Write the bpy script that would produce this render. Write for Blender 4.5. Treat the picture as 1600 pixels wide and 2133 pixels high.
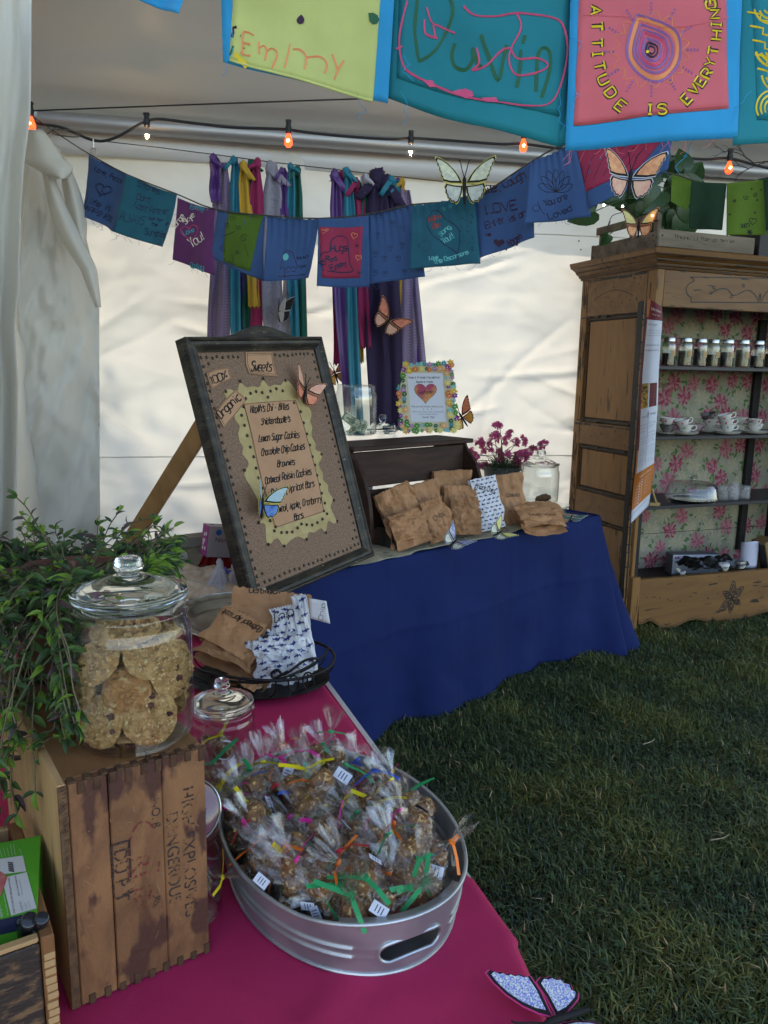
import bpy, math, random
import numpy as np
from mathutils import Vector, Matrix, noise
R = math.radians
rnd = random.Random(7)
SC = bpy.context.scene
COL = SC.collection
for o in list(bpy.data.objects): bpy.data.objects.remove(o)

# ------------------------------------------------------------------ camera
FPX, EYE, PITCH, ROLL = 1600.0, 1.62, R(10.5), R(1.05)
CAM = Vector((0, 0, EYE))
fwd = Vector((0, math.cos(PITCH), -math.sin(PITCH)))
rt0 = Vector((1, 0, 0)); up0 = rt0.cross(fwd)
rgt = rt0 * math.cos(ROLL) + up0 * math.sin(ROLL)
upv = -rt0 * math.sin(ROLL) + up0 * math.cos(ROLL)
cam = bpy.data.objects.new('camera', bpy.data.cameras.new('camera'))
COL.objects.link(cam)
cm = Matrix((rgt, upv, -fwd)).transposed().to_4x4(); cm.translation = CAM
cam.matrix_world = cm
cam.data.sensor_fit = 'VERTICAL'; cam.data.sensor_height = 24.0
cam.data.lens = 24.0 * FPX / 2133.0
cam.data.clip_start = 0.02; cam.data.clip_end = 400
SC.camera = cam
# ------------------------------------------------------------------ light
SUN_EL, SUN_AZ = R(46), R(-50)          # azimuth from +Y towards +X
w = bpy.data.worlds.new('World'); SC.world = w; w.use_nodes = True
nt = w.node_tree; bg = nt.nodes['Background']
sky = nt.nodes.new('ShaderNodeTexSky'); sky.sky_type = 'NISHITA'; sky.sun_disc = False
sky.sun_elevation = SUN_EL; sky.sun_rotation = SUN_AZ
nt.links.new(sky.outputs[0], bg.inputs[0]); bg.inputs[1].default_value = 0.15
sl = bpy.data.lights.new('sun', 'SUN'); sl.energy = 2.1; sl.angle = R(0.9); sl.color = (1.0, 0.91, 0.76)
so = bpy.data.objects.new('sun', sl); COL.objects.link(so)
sd = Vector((math.sin(SUN_AZ) * math.cos(SUN_EL), math.cos(SUN_AZ) * math.cos(SUN_EL), math.sin(SUN_EL)))
so.rotation_euler = sd.to_track_quat('Z', 'Y').to_euler(); so.location = (-6, 10, 14)
vs = SC.view_settings
vs.view_transform = 'Standard'; vs.look = 'None'; vs.gamma = 1.0; vs.use_curve_mapping = False
vs.exposure = 2.15
vs.use_white_balance = True; vs.white_balance_temperature = 7300; vs.white_balance_tint = 11
SC.render.engine = 'CYCLES'
cy = SC.cycles
cy.max_bounces = 10; cy.diffuse_bounces = 5; cy.glossy_bounces = 4; cy.transmission_bounces = 8
cy.transparent_max_bounces = 40; cy.use_denoising = True; cy.sample_clamp_indirect = 6.0

# ------------------------------------------------------------------ pixel rays (where the photo's points stand in the place)
def ray(px, py): return fwd + rgt * ((px - 800) / FPX) - upv * ((py - 1066.5) / FPX)
def atz(px, py, z):
    d = ray(px, py); return CAM + d * ((z - EYE) / d.z)
def aty(px, py, Y):
    d = ray(px, py); return CAM + d * (Y / d.y)
def atp(px, py, p0, n):
    d = ray(px, py); return CAM + d * ((Vector(p0) - CAM).dot(n) / d.dot(n))

# ------------------------------------------------------------------ materials
MATS = {}
def lin(c):
    return tuple(((x / 12.92) if x <= 0.04045 else ((x + 0.055) / 1.055) ** 2.4) for x in c)
def mat(name, col, col2=None, scale=8, rough=0.7, bump=0.0, bscale=60, metal=0.0, transl=0.0, st=(1, 1, 1),
        lo=0.35, hi=0.65, spec=0.3, col3=None, s3=40, t3=0.62, coat=0.0, alpha=1.0, emit=0, sheen=0, detail=5, dist=0.0, var=0.0):
    if name in MATS: return MATS[name]
    m = bpy.data.materials.new(name); m.use_nodes = True; MATS[name] = m
    n = m.node_tree; N = n.nodes; L = n.links; b = N['Principled BSDF']
    b.inputs['Roughness'].default_value = rough; b.inputs['Metallic'].default_value = metal
    b.inputs['Specular IOR Level'].default_value = spec
    b.inputs['Base Color'].default_value = (*col, 1); b.inputs['Coat Weight'].default_value = coat
    b.inputs['Alpha'].default_value = alpha
    if sheen: b.inputs['Sheen Weight'].default_value = sheen
    if emit:
        b.inputs['Emission Color'].default_value = (*col, 1); b.inputs['Emission Strength'].default_value = emit
    tc = N.new('ShaderNodeTexCoord'); mp = N.new('ShaderNodeMapping'); mp.inputs['Scale'].default_value = st
    L.new(tc.outputs['Object'], mp.inputs[0])
    cout = None
    if col2:
        t = N.new('ShaderNodeTexNoise'); t.inputs['Scale'].default_value = scale; t.inputs['Detail'].default_value = detail
        t.inputs['Roughness'].default_value = 0.6; t.inputs['Distortion'].default_value = dist
        L.new(mp.outputs[0], t.inputs['Vector'])
        r = N.new('ShaderNodeValToRGB'); r.color_ramp.elements[0].position = lo; r.color_ramp.elements[1].position = hi
        r.color_ramp.elements[0].color = (*col, 1); r.color_ramp.elements[1].color = (*col2, 1)
        L.new(t.outputs[0], r.inputs[0]); cout = r.outputs[0]
        if col3:
            t2 = N.new('ShaderNodeTexNoise'); t2.inputs['Scale'].default_value = s3; t2.inputs['Detail'].default_value = 4
            L.new(mp.outputs[0], t2.inputs['Vector'])
            r2 = N.new('ShaderNodeValToRGB'); r2.color_ramp.elements[0].position = t3; r2.color_ramp.elements[1].position = t3 + 0.05
            L.new(t2.outputs[0], r2.inputs[0])
            mx = N.new('ShaderNodeMix'); mx.data_type = 'RGBA'
            L.new(r2.outputs[0], mx.inputs[0]); L.new(cout, mx.inputs[6]); mx.inputs[7].default_value = (*col3, 1)
            cout = mx.outputs[2]
        if var:
            oi = N.new('ShaderNodeObjectInfo'); hs = N.new('ShaderNodeHueSaturation'); mm = N.new('ShaderNodeMapRange'); mm.inputs[3].default_value = 1 - var; mm.inputs[4].default_value = 1 + var
            L.new(oi.outputs['Random'], mm.inputs[0]); L.new(mm.outputs[0], hs.inputs['Value']); L.new(cout, hs.inputs['Color']); cout = hs.outputs[0]
        L.new(cout, b.inputs['Base Color'])
    if bump:
        t = N.new('ShaderNodeTexNoise'); t.inputs['Scale'].default_value = bscale; t.inputs['Detail'].default_value = 4
        L.new(mp.outputs[0], t.inputs['Vector'])
        bp = N.new('ShaderNodeBump'); bp.inputs['Strength'].default_value = bump; bp.inputs['Distance'].default_value = 0.004
        L.new(t.outputs[0], bp.inputs['Height']); L.new(bp.outputs[0], b.inputs['Normal'])
    if transl:
        tr = N.new('ShaderNodeBsdfTranslucent'); tr.inputs[0].default_value = (*col, 1)
        if cout: L.new(cout, tr.inputs[0])
        ms = N.new('ShaderNodeMixShader'); ms.inputs[0].default_value = transl
        out = N['Material Output']
        L.new(b.outputs[0], ms.inputs[1]); L.new(tr.outputs[0], ms.inputs[2]); L.new(ms.outputs[0], out.inputs[0])
    return m

def thin_glass(name, tint=(1, 1, 1), fac=1.0, rough=0.02, ior=1.5, haze=0.0, hcol=(0.8, 0.8, 0.8), bump=0, bscale=20):
    m = bpy.data.materials.new(name); m.use_nodes = True; N = m.node_tree.nodes; L = m.node_tree.links
    N.remove(N['Principled BSDF'])
    t = N.new('ShaderNodeBsdfTransparent'); t.inputs[0].default_value = (*tint, 1)
    g = N.new('ShaderNodeBsdfGlossy'); g.inputs['Roughness'].default_value = rough
    f = N.new('ShaderNodeLayerWeight'); f.inputs[0].default_value = .5
    pw = N.new('ShaderNodeMath'); pw.operation = 'POWER'; pw.inputs[1].default_value = 3.5; L.new(f.outputs['Facing'], pw.inputs[0])
    mu = N.new('ShaderNodeMath'); mu.operation = 'MULTIPLY_ADD'; mu.inputs[1].default_value = .85; mu.inputs[2].default_value = .04 * fac; mu.use_clamp = True
    L.new(pw.outputs[0], mu.inputs[0])
    ms = N.new('ShaderNodeMixShader'); L.new(mu.outputs[0], ms.inputs[0]); L.new(t.outputs[0], ms.inputs[1]); L.new(g.outputs[0], ms.inputs[2])
    last = ms
    if haze:
        d = N.new('ShaderNodeBsdfDiffuse'); d.inputs[0].default_value = (*hcol, 1)
        tr = N.new('ShaderNodeBsdfTranslucent'); tr.inputs[0].default_value = (*hcol, 1)
        dm = N.new('ShaderNodeMixShader'); dm.inputs[0].default_value = 0.5
        L.new(d.outputs[0], dm.inputs[1]); L.new(tr.outputs[0], dm.inputs[2])
        m2 = N.new('ShaderNodeMixShader'); m2.inputs[0].default_value = haze
        L.new(ms.outputs[0], m2.inputs[1]); L.new(dm.outputs[0], m2.inputs[2]); last = m2
    if bump:
        tc = N.new('ShaderNodeTexCoord'); tx = N.new('ShaderNodeTexNoise'); tx.inputs['Scale'].default_value = bscale
        L.new(tc.outputs['Object'], tx.inputs['Vector'])
        bp = N.new('ShaderNodeBump'); bp.inputs['Strength'].default_value = bump; bp.inputs['Distance'].default_value = 0.01
        L.new(tx.outputs[0], bp.inputs['Height']); L.new(bp.outputs[0], g.inputs['Normal']); L.new(bp.outputs[0], f.inputs['Normal'])
    L.new(last.outputs[0], N['Material Output'].inputs[0]); MATS[name] = m
    return m
def glass(name, col=(0.96, 1, 0.98)):
    m = bpy.data.materials.new(name); m.use_nodes = True; b = m.node_tree.nodes['Principled BSDF']
    b.inputs['Base Color'].default_value = (*col, 1); b.inputs['Transmission Weight'].default_value = 1
    b.inputs['Roughness'].default_value = 0.01; b.inputs['IOR'].default_value = 1.5; MATS[name] = m
    return m

def fbm(x, y, z=0.0, o=4):
    return noise.fractal(Vector((x, y, z)), 0.9, 2.0, o)

# ------------------------------------------------------------------ geometry collector
class G:
    def __init__(s): s.v = []; s.f = []; s.mi = []; s.k = 0
    def add(s, vs, fs, M=None):
        o = len(s.v)
        s.v += [(M @ Vector(p)) if M else Vector(p) for p in vs]
        s.f += [tuple(i + o for i in f) for f in fs]; s.mi += [s.k] * len(fs)
        return s
    def box(s, c, d, M=None, tap=1.0):
        x, y, z = c; a, b, h = d[0] / 2, d[1] / 2, d[2] / 2
        vs = [(x + i * a * (tap if k > 0 else 1), y + j * b * (tap if k > 0 else 1), z + k * h) for k in (-1, 1) for j in (-1, 1) for i in (-1, 1)]
        return s.add(vs, [(0, 2, 3, 1), (4, 5, 7, 6), (0, 1, 5, 4), (2, 6, 7, 3), (0, 4, 6, 2), (1, 3, 7, 5)], M)
    def bbox(s, c, d, M=None, b=0.003, warp=0.0, seed=0):   # chamfered, slightly uneven box
        x, y, z = c; h = [q / 2 for q in d]; vs = []; b = min(b, min(h) * .6)
        idx = {}
        for i in (-1, 1):
            for j in (-1, 1):
                for k in (-1, 1):
                    for ax in range(3):
                        p = [i * h[0], j * h[1], k * h[2]]
                        for q in range(3):
                            if q != ax: p[q] -= (i, j, k)[q] * b
                        if warp:
                            nz = noise.noise_vector(Vector((x + p[0] + seed, y + p[1], z + p[2])) * 9); p = [p[q] + nz[q] * warp for q in range(3)]
                        idx[(i, j, k, ax)] = len(vs); vs.append((x + p[0], y + p[1], z + p[2]))
        fs = []
        for ax in range(3):
            o = [q for q in range(3) if q != ax]
            for sg in (-1, 1):
                f = []
                for (a, c2) in ((-1, -1), (1, -1), (1, 1), (-1, 1)):
                    t = [0, 0, 0]; t[ax] = sg; t[o[0]] = a; t[o[1]] = c2
                    f.append(idx[(t[0], t[1], t[2], ax)])
                if (sg > 0) == (ax == 1): f.reverse()
                fs.append(tuple(f))
        for ax in range(3):
            o = [q for q in range(3) if q != ax]
            for a in (-1, 1):
                for c2 in (-1, 1):
                    f = []
                    for sg, fa in ((-1, o[0]), (1, o[0]), (1, o[1]), (-1, o[1])):
                        t = [0, 0, 0]; t[ax] = sg; t[o[0]] = a; t[o[1]] = c2; f.append(idx[(t[0], t[1], t[2], fa)])
                    fs.append(tuple(f))
        for i in (-1, 1):
            for j in (-1, 1):
                for k in (-1, 1): fs.append(tuple(idx[(i, j, k, a)] for a in range(3)))
        return s.add(vs, fs, M)
    def tube(s, pts, r, n=8, M=None, caps=True, closed=False):
        pts = [Vector(p) for p in pts]; m = len(pts); vs = []; fs = []
        rr = r if isinstance(r, (list, tuple)) else [r] * m
        t0 = (pts[1] - pts[0]).normalized(); a = t0.orthogonal().normalized()
        for i, p in enumerate(pts):
            if closed: t = pts[(i + 1) % m] - pts[i - 1]
            else: t = pts[min(i + 1, m - 1)] - pts[max(i - 1, 0)]
            if t.length < 1e-9: t = t0.copy()
            t.normalize(); a = (a - t * a.dot(t))
            a = a.normalized() if a.length > 1e-6 else t.orthogonal().normalized()
            b = t.cross(a)
            for k in range(n):
                q = 2 * math.pi * k / n; vs.append(p + (a * math.cos(q) + b * math.sin(q)) * rr[i])
        for i in range(m if closed else m - 1):
            j = (i + 1) % m
            for k in range(n):
                l = (k + 1) % n; fs.append((i * n + k, i * n + l, j * n + l, j * n + k))
        if caps and not closed: fs += [tuple(range(n - 1, -1, -1)), tuple(range((m - 1) * n, m * n))]
        return s.add(vs, fs, M)
    def lathe(s, prof, n=32, M=None, cap0=True, cap1=True, wob=None):
        vs = []; fs = []; m = len(prof)
        for i, (r, z) in enumerate(prof):
            for k in range(n):
                a = 2 * math.pi * k / n; q = r if not wob else r * wob(a, z, i)
                vs.append((q * math.cos(a), q * math.sin(a), z))
        for i in range(m - 1):
            for k in range(n):
                l = (k + 1) % n; fs.append((i * n + k, i * n + l, (i + 1) * n + l, (i + 1) * n + k))
        if cap0 and prof[0][0] > 1e-5: fs.append(tuple(range(n - 1, -1, -1)))
        if cap1 and prof[-1][0] > 1e-5: fs.append(tuple(range((m - 1) * n, m * n)))
        return s.add(vs, fs, M)
    def sheet(s, fn, nu, nv, th=0.0, M=None):
        P = [[Vector(fn(i / nu, j / nv)) for i in range(nu + 1)] for j in range(nv + 1)]
        vs = [p for row in P for p in row]; W = nu + 1
        fs = [(j * W + i, j * W + i + 1, (j + 1) * W + i + 1, (j + 1) * W + i) for j in range(nv) for i in range(nu)]
        if th:
            N_ = []
            for j in range(nv + 1):
                for i in range(nu + 1):
                    a = P[j][min(i + 1, nu)] - P[j][max(i - 1, 0)]; b = P[min(j + 1, nv)][i] - P[max(j - 1, 0)][i]
                    c = a.cross(b); N_.append(c.normalized() * th if c.length > 1e-12 else Vector((0, 0, th)))
            o = len(vs); vs = vs + [vs[k] - N_[k] for k in range(o)]
            fs += [tuple(q + o for q in reversed(f)) for f in fs[:]]
            for i in range(nu):
                fs.append((i + 1, i, i + o, i + 1 + o)); a = nv * W + i; fs.append((a, a + 1, a + 1 + o, a + o))
            for j in range(nv):
                a = j * W; fs.append((a, a + W, a + W + o, a + o)); a = j * W + nu; fs.append((a + W, a, a + o, a + W + o))
        return s.add(vs, fs, M)
    def prism(s, out, z0, z1, M=None):
        n = len(out)
        vs = [(x, y, z0) for x, y in out] + [(x, y, z1) for x, y in out]
        fs = [tuple(range(n - 1, -1, -1)), tuple(range(n, 2 * n))] + [(i, (i + 1) % n, n + (i + 1) % n, n + i) for i in range(n)]
        return s.add(vs, fs, M)
    def blob(s, c, r, M=None, sub=2, amp=0.15, fq=3.0, seed=0, sc=(1, 1, 1)):
        n, m = (8, 6) if sub == 1 else ((14, 10) if sub == 2 else (26, 18)); vs = []; fs = []
        c = Vector(c)
        for j in range(m + 1):
            for i in range(n):
                t = math.pi * j / m; p = 2 * math.pi * i / n
                d = Vector((math.sin(t) * math.cos(p), math.sin(t) * math.sin(p), math.cos(t)))
                k = 1 + amp * noise.fractal(d * fq + Vector((seed * 3.7, seed, 0)), 1.0, 2.0, 3)
                q = d * r * k; vs.append(c + Vector((q.x * sc[0], q.y * sc[1], q.z * sc[2])))
        for j in range(m):
            for i in range(n):
                l = (i + 1) % n; fs.append((j * n + i, (j + 1) * n + i, (j + 1) * n + l, j * n + l))
        return s.add(vs, fs, M)

BASE = {}
def tag(o, label=None, cat=None, group=None, kind=None):
    if label: o['label'] = label
    if cat: o['category'] = cat
    if group: o['group'] = group
    if kind: o['kind'] = kind
    return o
def thing(name, label, cat, loc=(0, 0, 0), group=None, M=None):
    o = bpy.data.objects.new(name, None); o.empty_display_size = 0.05; COL.objects.link(o)
    mw = M if M is not None else Matrix.Translation(Vector(loc))
    o.matrix_world = mw; BASE[o.name] = mw.copy()
    return tag(o, label, cat, group)
def mesh_of(name, g, ms, smooth=True, inv=None):
    me = bpy.data.meshes.new(name)
    vs = [tuple(inv @ v) if inv else tuple(v) for v in g.v]
    me.from_pydata(vs, [], g.f)
    ms = ms if isinstance(ms, (list, tuple)) else [ms]
    for m in ms: me.materials.append(m)
    if len(ms) > 1: me.polygons.foreach_set('material_index', g.mi)
    if smooth:
        me.polygons.foreach_set('use_smooth', [True] * len(g.f))
        if smooth is not True: me.set_sharp_from_angle(angle=R(smooth))
    me.update(); return me
def chain(o):
    m = Matrix.Identity(4)
    if o is None: return m
    return BASE[o.name]
def part(th, name, g, ms, smooth=38, label=None, local=False, kind=None):
    """one mesh object; g in world coordinates unless local"""
    inv = None if (local or th is None) else chain(th).inverted()
    me = mesh_of(name, g, ms, smooth, inv)
    o = bpy.data.objects.new(name, me); COL.objects.link(o)
    if th is not None: o.parent = th; BASE[o.name] = BASE[th.name]
    else: BASE[o.name] = Matrix.Identity(4)
    if label: o['label'] = label
    if kind: o['kind'] = kind
    return o
def inst(th, name, me, M, label=None):     # a piece that shares its mesh
    o = bpy.data.objects.new(name, me); COL.objects.link(o); o.parent = th; o.matrix_local = M
    BASE[o.name] = BASE[th.name] @ M
    if label: o['label'] = label
    return o
def single(name, g, ms, label, cat, smooth=38, group=None):
    c = Vector((0, 0, 0))
    for v in g.v: c += v
    c /= len(g.v); c.z = min(v.z for v in g.v)
    T = Matrix.Translation(c)
    me = mesh_of(name, g, ms, smooth, T.inverted()); o = bpy.data.objects.new(name, me); COL.objects.link(o)
    o.matrix_world = T; BASE[o.name] = T
    return tag(o, label, cat, group)
def struct(name, g, ms, smooth=38, kind='structure'):
    o = part(None, name, g, ms, smooth); o['kind'] = kind; return o
def dup(root, M, label=None, parent=None, group=None):
    c = root.copy(); COL.objects.link(c)
    if parent is None: c.parent = None; c.matrix_world = M; BASE[c.name] = M.copy()
    else: c.parent = parent; c.matrix_local = root.matrix_local.copy(); BASE[c.name] = BASE[parent.name]
    if label: c['label'] = label
    if group: c['group'] = group
    for ch in list(root.children):
        dup(ch, None, parent=c)
    return c
def frame(o, x, y):        # matrix: origin o, x axis x, y axis ~y, z = x cross y
    x = Vector(x).normalized(); z = x.cross(Vector(y)).normalized(); y = z.cross(x)
    m = Matrix((x, y, z)).transposed().to_4x4(); m.translation = Vector(o); return m

# ------------------------------------------------------------------ hand lettering
FONT = {k: v for k, v in (q.split(':') for q in (
 "A:022842 1434;B:0208 0838473605 05364443320 2;C:4738180703123243;D:0208 082847432202;E:48080242 0535;F:480802 0535;"
 "G:47381807031232434525;H:0208 4248 0545;I:1232 2228 1838;J:4843321203;K:0208 480542;L:080242;M:0208254842;N:02084248;"
 "O:183847433212030718;P:02083847463505;Q:183847433212030718 2441;R:02083847463505 2542;S:4738180706354443321203;"
 "T:0848 2822;U:080312324348;V:082248;W:0812253248;X:0842 4802;Y:082548 2522;Z:08480242;"
 "a:4636160503123243 4642;b:0802 0516364543321203;c:4636160503123242;d:4842 4636160503123243;e:04444536160503123242;"
 "f:48382722 0646;g:46413010 4636160503123243;h:0802 0516364542;i:2622 2827;j:36311000 3837;k:0802 460442;l:282332;"
 "m:0602 05162522 25364542;n:0602 0516364542;o:163645433212030516;p:0600 0516364543321203;q:4640 4636160503123243;"
 "r:0602 05163646;s:463616053443321202;t:28233242 0646;u:0603123243 4642;v:062246;w:0612243246;x:0642 4602;y:0623 4610;"
 "z:06460242;':2826;-:1434;!:2824 2322;%:0248 0717160607 3444433334;.:2223;,:2220;&:4216273726041222 44;?:07182847352423 2122;"
 "1:172822;0:183847433212030718").split(';') if q for q in [q])}
FONT = {k: [''.join(s.split()) for s in v.replace('20 2', '202').split(' ')] for k, v in FONT.items()}
ROUND = set("BCDGJOPQRSU0&abcdefghjmnopqrstuy")
def smooth_line(pts, n=4):
    if len(pts) < 3: return pts
    out = []
    for i in range(len(pts) - 1):
        p0 = pts[max(i - 1, 0)]; p1 = pts[i]; p2 = pts[i + 1]; p3 = pts[min(i + 2, len(pts) - 1)]
        for k in range(n):
            t = k / n
            out.append(tuple(0.5 * (2 * p1[c] + (p2[c] - p0[c]) * t + (2 * p0[c] - 5 * p1[c] + 4 * p2[c] - p3[c]) * t * t + (3 * p1[c] - p0[c] - 3 * p2[c] + p3[c]) * t ** 3) for c in range(len(p1))))
    out.append(pts[-1]); return out
def letters(text, p, q, h, slant=0.0, wob=0.04, mirror=False):
    """strokes (pixel space) of text from baseline point p to q, cap height h"""
    adv = [0.62 if c != ' ' else 0.45 for c in text]
    adv = [0.34 if c in "ilI'.,!1" else a for c, a in zip(text, adv)]
    tot = sum(adv) + 0.12 * len(text); L = math.hypot(q[0] - p[0], q[1] - p[1])
    ex = ((q[0] - p[0]) / L, (q[1] - p[1]) / L); ey = (ex[1], -ex[0]); k = L / tot; x = 0; out = []
    r = random.Random(hash(len(text) * 131 + int(p[0])))
    for c, a in zip(text, adv):
        dy = r.uniform(-wob, wob) * h
        for s in FONT.get(c, []):
            pts = [(int(s[i]) / 4, (int(s[i + 1]) - 2) / 6) for i in range(0, len(s) - 1, 2)]
            pts = [(px_ + r.uniform(-wob, wob), py_ + r.uniform(-wob, wob)) for px_, py_ in pts]
            if c in ROUND: pts = smooth_line(pts, 3)
            if c in "ilI'.,!1": pts = [(u - 0.2, v) for u, v in pts]; aw = 0.62
            else: aw = a
            o = []
            for u, v in pts:
                X = (x + u * aw) * k + slant * v * h; Y = v * h + dy
                o.append((p[0] + ex[0] * X + ey[0] * Y, p[1] + ex[1] * X + ey[1] * Y))
            out.append(o)
        x += a + 0.12
    return out
def heart(cx, cy, s, rot=0, n=24):
    o = []
    for i in range(n + 1):
        t = 2 * math.pi * i / n; x = 16 * math.sin(t) ** 3; y = 13 * math.cos(t) - 5 * math.cos(2 * t) - 2 * math.cos(3 * t) - math.cos(4 * t)
        x, y = x * s / 16, -y * s / 16; o.append((cx + x * math.cos(rot) - y * math.sin(rot), cy + x * math.sin(rot) + y * math.cos(rot)))
    return o
def circ(cx, cy, r, n=14, k=1.0, a0=0, a1=2 * math.pi):
    return [(cx + r * math.cos(a0 + (a1 - a0) * i / n), cy + k * r * math.sin(a0 + (a1 - a0) * i / n)) for i in range(n + 1)]
def spiral(cx, cy, r, turns=1.6, n=18, ph=0):
    return [(cx + r * (i / n) * math.cos(ph + turns * 2 * math.pi * i / n), cy + r * (i / n) * math.sin(ph + turns * 2 * math.pi * i / n)) for i in range(n + 1)]
class Surf:                # a surface that knows where the photo's pixels fall on it
    def __init__(s, quad, fn): s.q = quad; s.fn = fn
    def uv(s, x, y):
        (x0, y0), (x1, y1), (x2, y2), (x3, y3) = s.q; u = v = 0.5      # TL TR BR BL ; v down
        for _ in range(12):
            a = (1 - u) * (1 - v); b = u * (1 - v); c = u * v; d = (1 - u) * v
            ex = a * x0 + b * x1 + c * x2 + d * x3 - x; ey = a * y0 + b * y1 + c * y2 + d * y3 - y
            xu = (1 - v) * (x1 - x0) + v * (x2 - x3); xv = (1 - u) * (x3 - x0) + u * (x2 - x1)
            yu = (1 - v) * (y1 - y0) + v * (y2 - y3); yv = (1 - u) * (y3 - y0) + u * (y2 - y1)
            D = xu * yv - xv * yu
            if abs(D) < 1e-9: break
            u -= (ex * yv - ey * xv) / D; v -= (ey * xu - ex * yu) / D
        return u, v
    def P(s, u, v, off=0.0):
        p = Vector(s.fn(u, v))
        if off:
            e = 0.01; a = Vector(s.fn(u + e, v)) - p; b = Vector(s.fn(u, v + e)) - p
            n = a.cross(b).normalized()
            if n.dot(CAM - p) < 0: n = -n
            p = p + n * off
        return p
    def px(s, x, y, off=0.0): return s.P(*s.uv(x, y), off)
def plane_surf(p0, n):
    S = Surf(None, None); n = Vector(n).normalized()
    if n.dot(CAM - Vector(p0)) < 0: n = -n
    S.uv = lambda x, y: (x, y); S.P = lambda u, v, off=0.0: atp(u, v, p0, n) + n * off
    S.px = lambda x, y, off=0.0: S.P(x, y, off); return S
def ink(g, S, strokes, wid, off=0.0012, z=0.0006):
    for st in strokes:
        if len(st) < 2: continue
        q = []
        for (a, b) in zip(st, st[1:]):
            n = max(1, int(math.hypot(b[0] - a[0], b[1] - a[1]) / 9))
            q += [(a[0] + (b[0] - a[0]) * i / n, a[1] + (b[1] - a[1]) * i / n) for i in range(n)]
        q.append(st[-1]); P = [S.px(x, y, off) for x, y in q]
        vs = []; fs = []; m = len(P)
        for i in range(m):
            t = P[min(i + 1, m - 1)] - P[max(i - 1, 0)]
            if t.length < 1e-7: t = Vector((1, 0, 0))
            nn = (CAM - P[i]).normalized(); sd_ = t.cross(nn)
            if sd_.length < 1e-9: sd_ = Vector((1, 0, 0))
            sd_ = sd_.normalized() * wid * 0.5 * (0.8 + 0.35 * noise.noise(P[i] * 60))
            vs += [P[i] - sd_, P[i] + sd_]
        for i in range(m - 1): fs.append((2 * i, 2 * i + 1, 2 * i + 3, 2 * i + 2))
        g.add(vs, fs)
    return g
def fill(g, S, poly, off=0.0012):       # flat filled shape on a surface
    c = (sum(p[0] for p in poly) / len(poly), sum(p[1] for p in poly) / len(poly))
    n = len(poly); ring = lambda k: [S.px(c[0] + (p[0] - c[0]) * k, c[1] + (p[1] - c[1]) * k, off) for p in poly]
    vs = [S.px(c[0], c[1], off)] + ring(0.5) + ring(1.0); fs = []
    for i in range(n):
        j = (i + 1) % n; fs.append((0, 1 + i, 1 + j)); fs.append((1 + i, 1 + n + i, 1 + n + j, 1 + j))
    return g.add(vs, fs)
def patch(g, S, quad, nu=10, nv=10, off=0.001, th=0.0006):
    (a, b, c, d) = quad
    def fn(u, v):
        x = (1 - u) * (1 - v) * a[0] + u * (1 - v) * b[0] + u * v * c[0] + (1 - u) * v * d[0]
        y = (1 - u) * (1 - v) * a[1] + u * (1 - v) * b[1] + u * v * c[1] + (1 - u) * v * d[1]
        return S.px(x, y, off)
    return g.sheet(fn, nu, nv, th)
FC = {}
def printed(g, S, text, p, q, h, off=0.0014, bold=False):
    """typeset text from p to q (pixels) of cap height h laid on S"""
    if text not in FC:
        c = bpy.data.curves.new('t', 'FONT'); c.body = text; c.resolution_u = 2
        o = bpy.data.objects.new('t', c); me = bpy.data.meshes.new_from_object(o)
        V = [tuple(v.co) for v in me.vertices]; F = [tuple(f.vertices) for f in me.polygons]
        bpy.data.objects.remove(o); bpy.data.curves.remove(c); bpy.data.meshes.remove(me); FC[text] = (V, F)
    V, F = FC[text]
    if not V: return g
    x0 = min(v[0] for v in V); x1 = max(v[0] for v in V); L = math.hypot(q[0] - p[0], q[1] - p[1])
    ex = ((q[0] - p[0]) / L, (q[1] - p[1]) / L); ey = (ex[1], -ex[0]); k = L / (x1 - x0)
    vs = [S.px(p[0] + ex[0] * (v[0] - x0) * k + ey[0] * v[1] / 0.72 * h, p[1] + ex[1] * (v[0] - x0) * k + ey[1] * v[1] / 0.72 * h, off) for v in V]
    return g.add(vs, F)
# ================================================================== SETTING
M_vinyl = mat('tent_vinyl', (0.76, 0.74, 0.68), (0.72, 0.70, 0.64), scale=.8, rough=0.45, bump=1.0, bscale=6, transl=0.23, spec=0.35)
M_roof = mat('roof_vinyl', (0.66, 0.66, 0.66), (0.60, 0.60, 0.60), scale=0.8, rough=0.35, transl=0.05, spec=0.5)
M_soil = mat('lawn_soil', (0.018, 0.022, 0.012), (0.03, 0.028, 0.016), scale=20, rough=0.95, bump=0.5)
M_black = mat('black_plastic', (0.012, 0.012, 0.014), rough=0.4)
M_steel = mat('steel', (0.55, 0.55, 0.55), rough=0.35, metal=1.0)
W0 = Vector((-2.056, 4.75, 0)); W1 = Vector((2.6, 5.65, 0)); WU = (W1 - W0).normalized(); WN = Vector((WU.y, -WU.x, 0))   # WN points inside
EAVE = 3.02
g = G()
def gnd(u, v):
    x = -40 + 80 * u; y = -30 + 90 * v
    return (x, y, 0.012 * fbm(x * .5, y * .5))
g.sheet(gnd, 60, 60); struct('ground', g, M_soil)

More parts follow.
